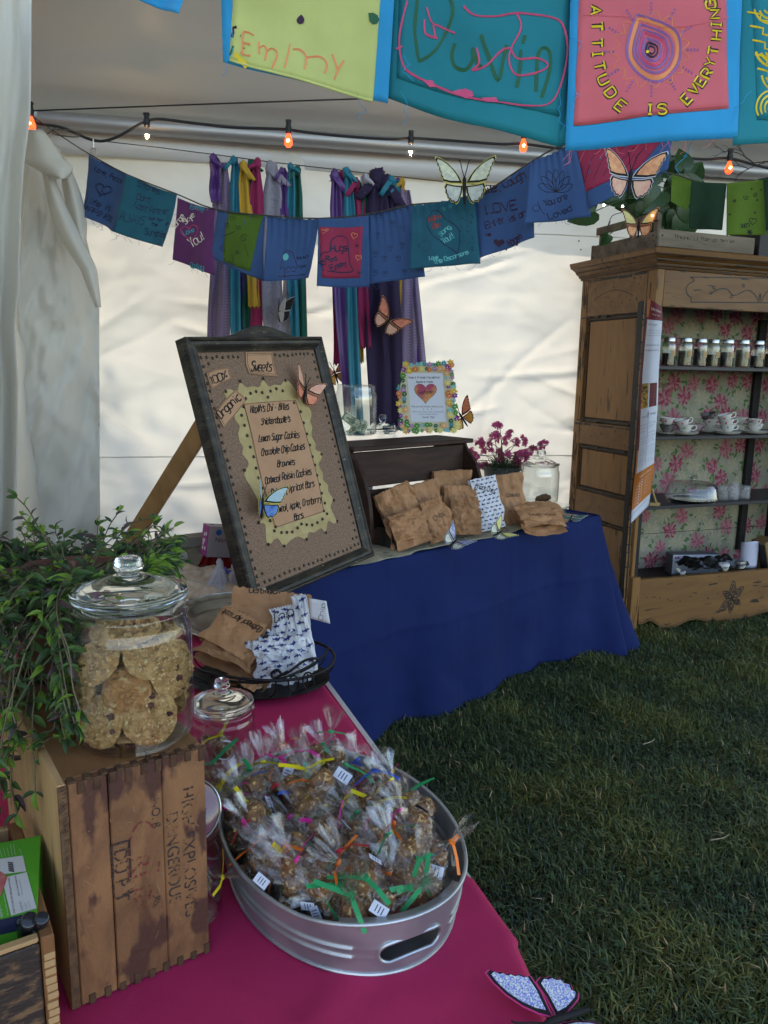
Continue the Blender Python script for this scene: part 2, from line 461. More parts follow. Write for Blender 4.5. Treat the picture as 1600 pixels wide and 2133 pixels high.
tent = thing('party_tent', 'white vinyl marquee with grey ceiling and draped side walls over the stall', 'tent', W0)
_q = random.Random(31); CREASE = [(_q.uniform(0, 5), _q.uniform(.3, 2.7), _q.gauss(0, .35) if k % 3 else _q.uniform(-1.4, 1.4), _q.uniform(.15, .7), _q.uniform(-.035, .035)) for k in range(120)]
def wallfn(u, v):
    s = -0.0 + u * 7.2; z = EAVE * (1 - v) + 0.0
    d = 0.04 * fbm(s * .9, z * 1.3, 3, 4) + .018 * abs(fbm(s * 1.3 + z * .9, z * 2.2 - s * .5, 7, 5))
    for (cs, cz, ca, cl_, am) in CREASE:
        a = (s - cs) * math.cos(ca) + (z - cz) * math.sin(ca)
        if abs(a) < cl_:
            b = -(s - cs) * math.sin(ca) + (z - cz) * math.cos(ca) + .03 * math.sin(a * 4 + cs)
            if abs(b) < .09: d += am * math.exp(-abs(b) / .022) * (1 - (a / cl_) ** 2)
    p = W0 + WU * s + WN * (d + 0.015 * math.sin(s * 2.1)); p.z = z; return p
g = G(); g.sheet(wallfn, 330, 170); part(tent, 'wall_panel', g, M_vinyl, True, label='back wall of wrinkled white vinyl')
# seam welts across the back wall
g = G()
for zz in (1.05, 2.52): g.tube([Vector(wallfn(i / 60, 1 - zz / EAVE)) + WN * 0.001 for i in range(61)], 0.0035, 5)
part(tent, 'seam', g, M_vinyl)
SU = Vector((0.19, -0.98, 0)).normalized(); SN = Vector((-SU.y, SU.x, 0))
def sidefn(u, v):
    s = u * 5.2; z = EAVE * (1 - v)
    d = 0.05 * fbm(s * 1.5, z * .6, 11, 4) + 0.03 * math.sin(s * 5)
    p = W0 + SU * s + SN * d; p.z = z; return p
g = G(); g.sheet(sidefn, 90, 60, 0.002); part(tent, 'wall_panel', g, M_vinyl, True, label='left side wall')
def roof(u, v):
    s = -0.6 + u * 8.6; t = -0.34 + v * 6.0
    z = EAVE + 0.04 + 0.38 * t if t > 0 else EAVE + .04 + 0.55 * t
    p = W0 + WU * s + WN * t; p.z = z - 0.05 * math.sin(math.pi * min(max(u, 0), 1)) * max(0, math.sin(math.pi * min(1, t / 4.6))) + .01 * fbm(s, t)
    return p
g = G(); g.sheet(roof, 60, 50, 0.002); part(tent, 'roof', g, M_roof, True)
e0 = W0 + WN * 0.10 + WU * 0.05; e1 = W0 + WN * 0.10 + WU * 7
g = G(); g.tube([e0 + Vector((0, 0, EAVE - 0.045)), e1 + Vector((0, 0, EAVE - 0.045))], 0.047, 20); part(tent, 'eave_pole', g, mat('aluminium', (0.36, 0.36, 0.37), rough=0.45, metal=0.7))
def val(u, v):
    s = u * 7; p = W0 + WN * (0.02 + .01 * math.sin(s * 3)) + WU * s; p.z = EAVE + 0.02 - v * 0.22; return p
g = G(); g.sheet(val, 50, 3, 0.002); part(tent, 'valance', g, M_roof, True)
# thin rope under the roof
g = G(); g.tube([aty(62, 231, 4.55), aty(400, 218, 4.4), aty(745, 206, 4.3), aty(1000, 190, 4.2)], 0.004, 6); part(tent, 'rope', g, M_black)
# corner flap overlapping the back wall and gathered curtain nearest the camera
FLAP = [(58, 292, 58), (62, 300, 118), (58, 345, 140), (50, 420, 165), (46, 500, 180), (42, 560, 196), (38, 640, 207), (36, 760, 207), (30, 900, 208), (20, 1040, 208), (10, 1180, 208), (0, 1330, 208)]
def edge(tab, v):
    y0, y1 = tab[0][1], tab[-1][1]; y = y0 + (y1 - y0) * v
    for a, b in zip(tab, tab[1:]):
        if y <= b[1] or b is tab[-1]:
            t = (y - a[1]) / (b[1] - a[1]); return a[0] + (b[0] - a[0]) * t, y, a[2] + (b[2] - a[2]) * t
def flapfn(u, v):
    xl, y, xr = edge(FLAP, v); x = xl + (xr - xl) * u
    Yd = 4.5 - 0.35 * (1 - u) + 0.05 * math.sin(u * 7 + v * 3) * (1 - v) + 0.08 * fbm(u * 2 + v * 3, v * 5, 2) + .07 * abs(fbm(u * 2 - v * 4, v * 7, 8, 5)) * (1.2 - v)
    return aty(x, y, Yd)
g = G(); g.sheet(flapfn, 40, 90, 0.002); part(tent, 'wall_panel', g, M_vinyl, True, label='corner flap lapped over the back wall')
# diagonal fold ridges on the flap
def foldfn(pts, wd, dep):
    def f(u, v):
        i = v * (len(pts) - 1); k = min(int(i), len(pts) - 2); t = i - k
        x = pts[k][0] + (pts[k + 1][0] - pts[k][0]) * t; y = pts[k][1] + (pts[k + 1][1] - pts[k][1]) * t
        ww = wd * math.sin(math.pi * (0.12 + .8 * v)); return aty(x + (u - .5) * ww, y, dep - 0.05 * math.sin(math.pi * u))
    return f
g = G(); g.sheet(foldfn([(72, 270), (88, 330), (112, 350), (128, 372), (125, 330), (120, 300)][:4], 90, 4.02), 14, 20, 0.002)
g.sheet(foldfn([(95, 350), (120, 430), (150, 500), (185, 560), (205, 640)], 42, 4.12), 12, 30, 0.002)
g.sheet(foldfn([(130, 330), (150, 400), (165, 470), (172, 520)], 36, 4.2), 12, 20, 0.002)
part(tent, 'wall_fold', g, M_vinyl, True)
CUR = [(-260, -400, 66), (-260, 0, 66), (-260, 180, 65), (-260, 250, 63), (-250, 330, 52), (-250, 430, 44), (-240, 600, 41), (-230, 680, 32), (-220, 800, 38), (-220, 1000, 36), (-200, 1300, 30), (-200, 1600, 20)]
def curfn(u, v):
    xl, y, xr = edge(CUR, v); x = xl + (xr - xl) * u
    return aty(x, y, 3.35 + 0.10 * math.sin(u * 22 + 2 * v) * (.35 + .6 * v) + 0.05 * fbm(u * 5, v * 3, 9))
g = G(); g.sheet(curfn, 70, 80, 0.002); part(tent, 'wall_panel', g, M_vinyl, True, label='gathered side curtain nearest the camera')
def cur2(u, v):
    y = 430 + 620 * v; xr = 42 + 6 * math.sin(v * 3); x = -40 + (xr + 40) * u
    return aty(x, y, 3.2 + 0.07 * math.sin(u * 9 + 3 * v) + .03 * fbm(u * 4, v * 4, 19))
# curtain hook with ring, loose cord end
g = G(); h0 = aty(194, 290, 4.35)
g.tube([h0 + Vector((.01 * math.sin(i * .5) * (i > 7), 0, -.008 * i)) for i in range(10)], 0.003, 6)
h1 = aty(195, 316, 4.35); g.tube([h1 + Vector((.016 * math.cos(a * .45), 0, .016 * math.sin(a * .45))) for a in range(14)], 0.0045, 6, closed=True)
part(tent, 'hook', g, M_steel)
g = G()
g.tube([aty(*q) for q in smooth_line([(70, 262, 4.3), (95, 280, 4.32), (120, 262, 4.35), (110, 278, 4.3), (150, 285, 4.3), (165, 283, 4.3), (150, 272, 4.3), (118, 270, 4.3)], 5)], 0.0035, 6)
part(tent, 'wire', g, mat('wire', (.12, .11, .10), rough=.5))

# neighbouring trees outside whose shade dapples the vinyl
M_oleaf = mat('outside_leaf', (0.05, 0.09, 0.02), (0.08, 0.12, 0.03), scale=3, rough=0.6, transl=0.3)
M_bark = mat('bark', (0.10, 0.075, 0.05), (0.05, 0.04, 0.03), scale=12, rough=0.9, bump=0.6, bscale=30, st=(1, 1, .2))
def tree(x, y, h, r, n, label, seed):
    q = random.Random(seed); t = thing('shade_tree', label, 'tree', (x, y, 0), group='trees outside the tent')
    g = G(); g.tube([(x, y, 0), (x + .1, y, h * .4), (x, y + .1, h * .75)], [.16, .12, .05], 10)
    for k in range(9):
        a = q.uniform(0, 6.3); z0 = h * q.uniform(.4, .7); g.tube([(x, y, z0), (x + r * .7 * math.cos(a), y + r * .7 * math.sin(a), z0 + r * q.uniform(.2, .8))], [.05, .015], 6)
    part(t, 'trunk', g, M_bark)
    g = G(); cl = [(q.gauss(0, r * .45), q.gauss(0, r * .45), q.gauss(0, r * .4)) for _ in range(26)]
    for k in range(n):
        c = q.choice(cl); p = Vector((x + c[0] + q.gauss(0, r * .16), y + c[1] + q.gauss(0, r * .16), h * .8 + c[2] + q.gauss(0, r * .14)))
        a = Vector((q.gauss(0, 1), q.gauss(0, 1), q.gauss(0, 1))).normalized(); b = a.orthogonal().normalized() * .06; a *= .11
        g.add([p, p + a * .5 + b, p + a, p + a * .5 - b], [(0, 1, 2, 3)])
    part(t, 'crown', g, M_oleaf, False)
tree(-5.2, 7.9, 6.0, 1.9, 2600, 'broadleaf tree standing outside behind the left of the back wall', 1)
tree(-7.5, 4.2, 6.0, 1.8, 1500, 'broadleaf tree standing outside beyond the left side wall', 3)

# ------------------------------------------------------------------ grass
def grass():
    r = np.random.RandomState(3); N = 150000
    y = 0.7 + 4.6 * r.rand(N) ** 0.8; x = -0.25 + r.rand(N) * (y * 0.62 + 0.45)
    keep = ~((x < 0.22 - 0.36 * (y - 1.0)) & (y < 3))
    x = x[keep]; y = y[keep]; n = len(x)
    cl = np.array([noise.noise(Vector((a * 3.1, b * 3.1, 0))) for a, b in zip(x[::1], y[::1])])
    ang = r.rand(n) * 6.283; L = (0.028 + 0.046 * r.rand(n)) * (1 + .7 * cl); lean = 0.25 + 0.95 * r.rand(n)
    wd = 0.0016 + 0.0020 * r.rand(n); dx = np.cos(ang); dy = np.sin(ang)
    V = np.zeros((n, 5, 3)); base = np.stack([x, y, np.zeros(n)], 1)
    side = np.stack([-dy, dx, np.zeros(n)], 1) * wd[:, None]
    mid = base + np.stack([dx * L * lean * .3, dy * L * lean * .3, L * .55], 1)
    tip = base + np.stack([dx * L * lean * 1.1, dy * L * lean * 1.1, L * (1.0 - .55 * lean)], 1)
    V[:, 0] = base - side; V[:, 1] = base + side; V[:, 2] = mid + side * .8; V[:, 3] = mid - side * .8; V[:, 4] = tip
    V = V.reshape(-1, 3); me = bpy.data.meshes.new('grass')
    me.vertices.add(len(V)); me.vertices.foreach_set('co', V.ravel().astype(np.float32))
    o = np.arange(n) * 5
    quads = np.stack([o, o + 1, o + 2, o + 3], 1); tris = np.stack([o + 3, o + 2, o + 4], 1)
    loops = np.concatenate([quads.ravel(), tris.ravel()]); me.loops.add(len(loops)); me.loops.foreach_set('vertex_index', loops.astype(np.int32))
    st = np.concatenate([np.arange(n) * 4, 4 * n + np.arange(n) * 3]); tt = np.concatenate([np.full(n, 4), np.full(n, 3)])
    me.polygons.add(2 * n); me.polygons.foreach_set('loop_start', st.astype(np.int32)); me.polygons.foreach_set('loop_total', tt.astype(np.int32))
    mi = (r.rand(n) * 10).astype(int); k = np.where(mi < 4, 0, np.where(mi < 7, 1, np.where(mi < 9, 2, 3)))
    k = np.where((cl > .12) & (r.rand(n) < .5), 3, k); k = np.where((cl < -.2) & (r.rand(n) < .4), 2, k); k = np.where(r.rand(n) < .022, 4, k); me.polygons.foreach_set('material_index', np.concatenate([k, k]).astype(np.int32))
    for i, c in enumerate([(.050, .085, .040), (.070, .108, .044), (.040, .074, .052), (.10, .135, .05), (.28, .24, .15)]):
        me.materials.append(mat('grass_blade_%s' % 'abcde'[i], c, (c[0] * 2.0, c[1] * 1.55, c[2] * 1.1), scale=1.6, rough=0.5, transl=0.3))
    me.update(calc_edges=True); me.validate()
    ob = bpy.data.objects.new('grass', me); COL.objects.link(ob); tag(ob, 'short mown lawn grass under the tables and in front of the cabinet', 'grass', kind='stuff')
grass()
g = G(); q = random.Random(5)
for k in range(420):      # clover leaves and fallen bits in the lawn
    y = q.uniform(1.0, 4.4); x = .25 + q.random() * y * .55; z = q.uniform(.02, .045); a0 = q.uniform(0, 6.3); s = q.uniform(.006, .010)
    for t in range(3):
        a = a0 + t * 2.1; c = Vector((x + s * math.cos(a), y + s * math.sin(a), z)); g.add([c + Vector((s * .9 * math.cos(b), s * .9 * math.sin(b), .002 * math.sin(2 * b))) for b in (0, 1, 2, 3, 4, 5)], [(0, 1, 2, 3, 4, 5)])
tag(part(None, 'clover', g, mat('clover', (.05, .10, .04), rough=.6, transl=.2), False), 'tiny clover leaves scattered through the lawn', 'clover', kind='stuff')
g = G()
for (px, py, l, a) in ((1480, 1750, .09, .1), (1150, 1880, .05, 1.3), (1020, 1660, .07, 1.2), (1340, 1550, .08, .3), (1560, 1570, .03, 1), (1370, 1965, .02, 1)):
    p = atz(px, py, .04); g.tube([p, p + Vector((math.cos(a) * l * .5, math.sin(a) * l * .5, .006)), p + Vector((math.cos(a + .3) * l, math.sin(a + .3) * l, .002))], [.0022, .002, .001], 6)
tag(part(None, 'twigs', g, mat('straw', (.34, .27, .17), rough=.8)), 'pale dry twigs and straw lying on the lawn', 'twigs', kind='stuff')

# ================================================================== TABLES AND CLOTHS
M_blue = mat('blue_cloth', (0.0075, 0.018, 0.088), (0.006, 0.015, 0.072), scale=3, rough=0.8, bump=0.15, bscale=300, spec=.12)
M_mag = mat('magenta_cloth', (0.48, 0.028, 0.10), (0.42, 0.022, 0.088), scale=3, rough=0.7, bump=0.15, bscale=300, spec=.15)
M_ply = mat('table_plastic', (0.55, 0.53, 0.50), rough=0.5)
T = 0.80; TM = 0.76
A0 = atz(640, 1205, T); B1 = atz(1250, 1075, T); UB = (B1 - A0).normalized(); NB = Vector((-UB.y, UB.x, 0))
def tb(s, n, z=0.0): p = A0 + UB * s + NB * n; p.z = T + z; return p
def onb(px, py, off): return atp(px, py, tb(0, off), NB)
LB = (B1 - A0).length; S0 = -0.34; DB = 0.78
def table(name, label, quad, z, th=0.03):
    c = sum((Vector(q) for q in quad), Vector((0, 0, 0))) / len(quad); K = len(quad)
    t = thing(name, label, 'table', (c.x, c.y, 0)); g = G()
    vs = [(q[0], q[1], z - th) for q in quad] + [(q[0], q[1], z) for q in quad]
    g.add(vs, [tuple(range(K - 1, -1, -1)), tuple(range(K, 2 * K))] + [(i, (i + 1) % K, K + (i + 1) % K, K + i) for i in range(K)]); part(t, 'tabletop', g, M_ply)
    for q in (quad[0], quad[1], quad[-2], quad[-1]):
        p = Vector(q).lerp(c, .18); g = G(); g.tube([(p.x, p.y, 0), (p.x, p.y, z - th)], .013, 10); part(t, 'leg', g, mat('grey_steel', (.25, .25, .25), rough=.4, metal=.8))
    return t
table('folding_table', 'long folding table hidden under the blue cloth', [tb(S0, 0.01)[:], tb(LB - .01, 0.01)[:], tb(LB - .01, DB)[:], tb(S0, DB)[:]], T - .006)
cl = thing('tablecloth', 'royal blue tablecloth draped to the grass over the back table', 'tablecloth', tb(0, 0))
per = []       # perimeter path of the cloth edge: front from left to right, then right end to the back
for i in range(111): per.append((S0 + (LB - S0) * i / 110, 0.0, 0))
for i in range(1, 9):
    a = i / 8 * math.pi / 2; per.append((LB - .015 + .03 * math.sin(a) - .015, .03 - .03 * math.cos(a), i / 8))
for i in range(1, 25): per.append((LB, .03 + (DB - .03) * i / 24, 1))
def skirt(u, v):
    i = u * (len(per) - 1); k = min(int(i), len(per) - 2); t = i - k
    s = per[k][0] + (per[k + 1][0] - per[k][0]) * t; n = per[k][1] + (per[k + 1][1] - per[k][1]) * t; c = per[k][2] + (per[k + 1][2] - per[k][2]) * t
    z = (T - 0.004) * (1 - v) + .012 + (.03 if u < .05 else 0); vv = v ** 0.8
    out = NB * -1 * math.cos(c * math.pi / 2) + UB * math.sin(c * math.pi / 2)
    x = s + n * 1.2
    wv = 0.036 * math.sin(x * 7.5 + 1.2 * math.sin(x * 2.3)) + 0.020 * math.sin(x * 17 + 1 + v) + .03 * fbm(x * 2.3, v * 1.6, 4)
    d = vv * (0.045 + wv) + 0.22 * v ** 1.3 * math.exp(-((c - .5) / .42) ** 2) * (1 if c > 0 else math.exp(-((s - LB) / .16) ** 2))
    if c == 0 and s < LB: d = vv * (0.045 + wv) + .16 * v ** 1.3 * math.exp(-((s - LB) / .13) ** 2)
    d += .007 * (1 - abs(math.sin(s * math.pi / .44))) ** 8 * (1 - .6 * v) + .007 * math.exp(-abs(v - .42) / .02) + .006 * (1 - (1 - min(v * 12, 1)) ** 2)
    p = A0 + UB * s + NB * n + out * d; p.z = z + .012 * math.sin(x * 5) * v; return p
g = G(); g.sheet(skirt, 260, 60, 0.0015); part(cl, 'skirt', g, M_blue, True)
def top(u, v):
    s = S0 + (LB - S0) * u; n = DB * v; p = A0 + UB * s + NB * n; p.z = T + .002 + .0015 * fbm(s * 3, n * 3)
    e = min(n, LB - s); p.z -= .006 * max(0, 1 - e / .012) ** 2; return p
g = G(); g.sheet(top, 90, 40, 0.0015); part(cl, 'top', g, M_blue, True)

# magenta table
def mr(y): return (-.137 - .354 / .935 * (y - 1.99)) if y > 1.042 else .215 + .028 * (1 - math.exp(-(1.042 - y) * 8))
def ml(y): return -.93 - .375 * (y - 1.752)
table('folding_table', 'long folding table under the magenta cloth in the foreground', [(ml(.45), .45, 0), (mr(.9) - .01, .45, 0), (mr(1.1) - .008, 1.1, 0), (mr(1.25) + .004, 1.25, 0), (mr(2.5) + .010, 2.5, 0), (ml(2.5), 2.5, 0)], TM - .005)
cl2 = thing('tablecloth', 'magenta tablecloth spread over the near table', 'tablecloth', (-.3, 1.2, TM))
def mtop(u, v):
    y = .42 + 2.14 * v; a, b = ml(y), mr(y) - (.008 if y > 1.2 else 0); x = a + (b - a) * u
    e = min(u, 1 - u) * (b - a)
    z = TM + .002 + .006 * max(0, fbm(x * 4 + y, y * 2.6 - x * 2, 3)) + .005 * max(0, 1 - abs(((x * .8 + y * 1.3 + .05 * fbm(x * 3, y * 3)) * 3.3) % 1 - .5) * 9) * max(0, min(1, (1.0 - y) * 4)) + .004 * math.exp(-((x - y * .5 + .52) / .03) ** 2) * (y < 1.0)
    return (x, y, z - .008 * max(0, 1 - e / .015) ** 2)
g = G(); g.sheet(mtop, 80, 150, 0.0012); part(cl2, 'top', g, M_mag, True)
def mskirt(u, v):
    y = .42 + .72 * u; y2 = y
    f_ = min(1, (1.14 - y) / .1); x = mr(y) - .004 - .008 * (1 - f_) + f_ * (.02 * v ** 1.3 + v * (.02 + .025 * math.sin(y * 14) + .03 * math.exp(-((y - 1.0) / .1) ** 2)))
    return (x, y2, (TM - .007) * (1 - v) + .002)
g = G(); g.sheet(mskirt, 60, 30, 0.0012); part(cl2, 'skirt', g, M_mag, True)
def mskirt2(u, v):
    y = 1.14 + 1.42 * u; return (mr(y) - .012 - .10 * v * u + .012 * v * math.sin(y * 12), y, (TM - .02) * (1 - v) + .02)
g = G(); g.sheet(mskirt2, 60, 20, 0.0012); part(cl2, 'skirt', g, M_mag, True)
def mskl(u, v):
    y = .42 + 2.14 * u; return (ml(y) - .02 * v + .015 * math.sin(y * 11) * v, y, (TM - .003) * (1 - v) + .02)
g = G(); g.sheet(mskl, 60, 20, 0.0012); part(cl2, 'skirt', g, M_mag, True)
# ================================================================== STRING LIGHTS
def catm(pts, n=6): return smooth_line([tuple(p) for p in pts], n)
M_cord = mat('cord_black', (.02, .02, .024), rough=.5)
lights = thing('string_lights', 'black festoon cord with clear and red bulbs strung under the tent eave', 'string lights', aty(600, 270, 4.45))
g = G()
cp = [(52, 236, 4.3), (75, 256, 4.3), (130, 266, 4.35), (190, 291, 4.4), (225, 292, 4.4), (262, 276, 4.42), (297, 256, 4.45), (330, 248, 4.45), (400, 256, 4.5), (480, 265, 4.5), (560, 268, 4.52), (600, 270, 4.52), (650, 277, 4.55),
      (745, 286, 4.6), (820, 290, 4.6), (858, 288, 4.62), (940, 293, 4.65), (1040, 300, 4.7), (1090, 300, 4.72), (1180, 311, 4.75), (1300, 319, 4.8), (1400, 326, 4.85), (1470, 332, 4.9), (1520, 330, 4.92), (1590, 348, 4.95), (1680, 366, 5.0)]
g.tube(catm([aty(*p) for p in cp], 5), 0.0075, 8); part(lights, 'cord', g, M_cord)
M_clear = thin_glass('bulb_glass', fac=1.0); M_red = mat('red_bulb', (.75, .05, .015), rough=.15, transl=.0, emit=1.3, spec=.5)
M_fil = mat('filament_glow', (1.0, .62, .28), emit=70); M_filr = mat('filament_red_glow', (1.0, .45, .12), emit=22)
def bulb(px, py, Y, red):
    c = aty(px, py, Y); k = Y / 4.5 * .0028
    s = G(); s.lathe([(.010, .058), (.013, .055), (.015, .03), (.0175, .028), (.0175, .012), (.0155, .010), (.0155, -.004), (.012, -.006)], 14, Matrix.Translation(c)); s.box((c.x, c.y, c.z + .058), (.03, .02, .012))
    so_ = part(lights, 'socket', s, M_black)
    b = G(); b.lathe([(.010, -.006), (.011, -.016), (.0185, -.032), (.0225, -.048), (.021, -.062), (.013, -.074), (.0, -.078)], 18, Matrix.Translation(c)); bo = part(lights, 'bulb', b, M_red if red else M_clear, True, label='red bulb' if red else 'clear bulb')
    f = G(); f.tube([c + Vector((.0075 * math.cos(a * .8), .0075 * math.sin(a * .8), -.046 - .002 * (a % 2))) for a in range(7)], .0026 if not red else .002, 6)
    if red: f = G(); f.tube([c + Vector((.006 * math.cos(a * .8), -.0215, -.047 + .006 * math.sin(a * .8))) for a in range(7)], .0024, 6)
    part(bo, 'filament', f, M_filr if red else M_fil)
for q_ in ((64, 240, 4.28, 1), (306, 262, 4.45, 0), (601, 276, 4.5, 1), (856, 298, 4.6, 0), (1091, 287, 4.7, 1), (1520, 334, 4.9, 1)): bulb(*q_)

# ================================================================== TWINE AND RIBBONS
M_twine = mat('twine', (.07, .06, .05), rough=.9)
tw = thing('twine', 'thin dark twine strung along the back wall holding the ribbons', 'twine', aty(560, 340, 4.5))
g = G(); g.tube([aty(x, y, 4.45) for x, y in ((224, 295), (330, 307), (440, 321), (560, 337), (690, 352), (800, 365), (930, 379), (1040, 388), (1180, 400))], .0028, 5); part(tw, 'cord', g, M_twine)
def fab(n, c, **k):
    k.setdefault('transl', .18); k.setdefault('rough', .7); return mat('fabric_' + n, c, tuple(q * .86 for q in c), scale=6, bump=.06, bscale=300, sheen=.1, **k)
F_ = dict(purple=fab('purple', (.11, .035, .22), rough=.35, spec=.5), teal=fab('teal', (.01, .20, .29), rough=.4), yellow=fab('yellow', (.58, .34, .035)), magenta=fab('magenta', (.33, .02, .10)),
          green=fab('green', (.006, .12, .085)), navy=fab('dark_purple', (.028, .014, .055)), white=fab('white', (.50, .46, .52)), grey=fab('grey_lace', (.32, .30, .36)), lilac=fab('lilac', (.25, .18, .30)))
M_lace = mat('lace_line', (.13, .12, .17), rough=.8); M_knit = mat('knit_light', (.42, .35, .45), rough=.9)
def ribbon(name, px, ytop, wpx, ybot, col, Y, sd, xb=None, knot=True, group='', kind='plain'):
    q = random.Random(sd); xb = px if xb is None else xb
    t = thing('ribbon', name, 'ribbon', aty(px, ytop, Y), group=group)
    ph = q.uniform(0, 6); tp = aty(px, ytop, Y)
    def fn(u, v):
        y = ytop + (ybot - ytop) * v; c = px + (xb - px) * v + 2.5 * math.sin(v * 5 + ph)
        ww = wpx * (0.45 + .55 * min(1, v * 7)) * (1 + .08 * math.sin(v * 9 + ph)); x = c + (u - .5) * ww
        f = .012 * math.sin(u * 9 + ph + v * 3) * (1 - .4 * v) + .012 * math.sin(v * 8 + ph * 2)
        if v > .97: y += 3 * math.sin(u * 20 + ph)
        return aty(x, y, Y + f)
    g = G(); g.sheet(fn, 14, 60, .0012); part(t, 'strip', g, F_[col], True)
    if knot:
        g = G(); k = tp + Vector((0, -.012, -.018)); r = wpx * .00085
        g.blob(k, r, sub=2, amp=.35, fq=2.2, seed=sd, sc=(1, .7, 1.3))
        g.sheet(lambda u, v: k + Vector(((u - .5) * r * 1.6 + v * r * 2.4 * (1 if sd % 2 else -1), -.01 - .01 * math.sin(v * 3), -v * r * (1.5 + sd % 3) + .006 * math.sin(u * 7))), 6, 8, .001)
        part(t, 'knot', g, F_[col], True)
    if kind == 'knit':
        g = G(); S = Surf(((px - wpx / 2, ytop), (px + wpx / 2, ytop), (xb + wpx / 2, ybot), (xb - wpx / 2, ybot)), fn)
        n = int((ybot - ytop) / 6)
        for i in range(3, n):
            yy = ytop + i * 6
            for cc in (.25, .75):
                x = px + (xb - px) * i / n + (cc - .5) * wpx; w_ = wpx * .17
                ink(g, S, [[(x - w_, yy - 3), (x, yy), (x + w_, yy - 3)]], .0035, .0014)
        part(t, 'knit_stitches', g, M_knit)
    if kind == 'lace':
        g = G(); S = Surf(((px - wpx / 2, ytop), (px + wpx / 2, ytop), (xb + wpx / 2, ybot), (xb - wpx / 2, ybot)), fn)
        for i in range(130):
            x = px + q.uniform(-.42, .42) * wpx; y = q.uniform(ytop + 20, ybot - 8); a = q.uniform(0, 6.3); l = q.uniform(5, 12)
            ink(g, S, [[(x, y), (x + l * math.cos(a), y + l * math.sin(a)), (x + l * 1.3 * math.cos(a + .5), y + l * 1.3 * math.sin(a + .5))]], .0022, .0012)
        part(t, 'lace_print', g, M_lace)
    return t
GL = 'fabric strips knotted on the twine in the left bunch'; GR = 'fabric strips knotted on the twine in the right bunch'
tw_y = lambda x: 321 + (x - 440) * .125
def rb(label, x, w_, bot, c, Y, sd, xb=None, dy=0, grp=GL, **k): return ribbon(label, x, tw_y(x) + 2 + dy, w_, bot, c, Y, sd, xb, group=grp, **k)
rb('white strip between the purple and teal ribbons of the left bunch', 604, 24, 740, 'white', 4.475, 31, xb=600, dy=12, knot=False)
rb('narrow lilac knit strip behind the leftmost purple ribbon', 452, 20, 752, 'lilac', 4.48, 32, xb=444, dy=30, knot=False, kind='knit')
rb('leftmost purple ribbon of the left bunch', 444, 22, 420, 'purple', 4.43, 1, xb=452)
rb('lilac cable-knit strip hanging left of the teal ribbon', 468, 27, 760, 'lilac', 4.46, 2, xb=466, dy=12, knot=False, kind='knit')
rb('dark green strip behind the yellow one in the left bunch', 524, 26, 752, 'green', 4.47, 3, xb=520, dy=4)
rb('dark purple strip behind the yellow one in the left bunch', 500, 16, 700, 'purple', 4.475, 33, xb=505, dy=10, knot=False)
rb('teal ribbon with satin bow, third from left in the left bunch', 487, 22, 752, 'teal', 4.44, 4, xb=494, dy=0)
rb('short yellow strip tied in the left bunch', 508, 25, 640, 'yellow', 4.42, 5, xb=528, dy=8)
rb('magenta strip in the middle of the left bunch', 537, 27, 752, 'magenta', 4.435, 6, xb=532)
rb('wide grey patterned lace strip of the left bunch', 566, 40, 752, 'grey', 4.44, 7, xb=570, dy=8, kind='lace')
rb('short purple strip beside the white one in the left bunch', 588, 17, 450, 'purple', 4.43, 8, xb=594, dy=8)
rb('teal ribbon with bow near the right of the left bunch', 606, 20, 745, 'teal', 4.43, 9, xb=614, dy=-2)
rb('rightmost dark green strip of the left bunch', 620, 24, 752, 'green', 4.45, 10, xb=628, dy=4)
rb('leftmost purple satin ribbon of the right bunch', 698, 30, 862, 'purple', 4.42, 11, xb=728, grp=GR, dy=4)
rb('magenta strip beside the purple satin in the right bunch', 712, 26, 760, 'magenta', 4.45, 12, xb=704, grp=GR, dy=4)
rb('long teal ribbon crossing the purple satin in the right bunch', 722, 24, 905, 'teal', 4.395, 13, xb=747, grp=GR, dy=-6)
rb('short magenta strip cut off above the jar in the right bunch', 742, 24, 724, 'magenta', 4.40, 14, xb=764, grp=GR, dy=14)
rb('small yellow scrap tied in the right bunch', 740, 16, 756, 'yellow', 4.44, 15, xb=752, grp=GR, dy=10)
rb('widest dark purple strip of the right bunch', 786, 50, 884, 'navy', 4.41, 16, xb=792, grp=GR)
rb('second dark purple strip with a swallow-tail end', 806, 40, 884, 'navy', 4.40, 17, xb=822, grp=GR, dy=6)
rb('dark green strip peeping out beside the widest purple strip', 758, 22, 560, 'green', 4.43, 18, xb=760, grp=GR, dy=14)
rb('white satin scrap knotted in the right bunch', 762, 18, 400, 'white', 4.39, 19, xb=760, grp=GR)
rb('teal scrap knotted at the top of the right bunch', 815, 26, 405, 'teal', 4.385, 20, xb=822, grp=GR)
rb('teal strip showing below the purple ones of the right bunch', 806, 24, 898, 'teal', 4.45, 21, xb=810, grp=GR, knot=False)
rb('yellow strip left of the knit in the right bunch', 838, 20, 752, 'yellow', 4.43, 22, xb=831, grp=GR)
rb('lilac cable-knit strip of the right bunch', 836, 30, 766, 'lilac', 4.42, 23, xb=850, grp=GR, dy=20, knot=False, kind='knit')
rb('purple ribbon behind the knit strips of the right bunch', 828, 26, 770, 'purple', 4.44, 24, xb=862, grp=GR, dy=4)
rb('rightmost lilac knit strip of the right bunch', 846, 24, 768, 'lilac', 4.45, 25, xb=876, grp=GR, dy=22, knot=False, kind='knit')

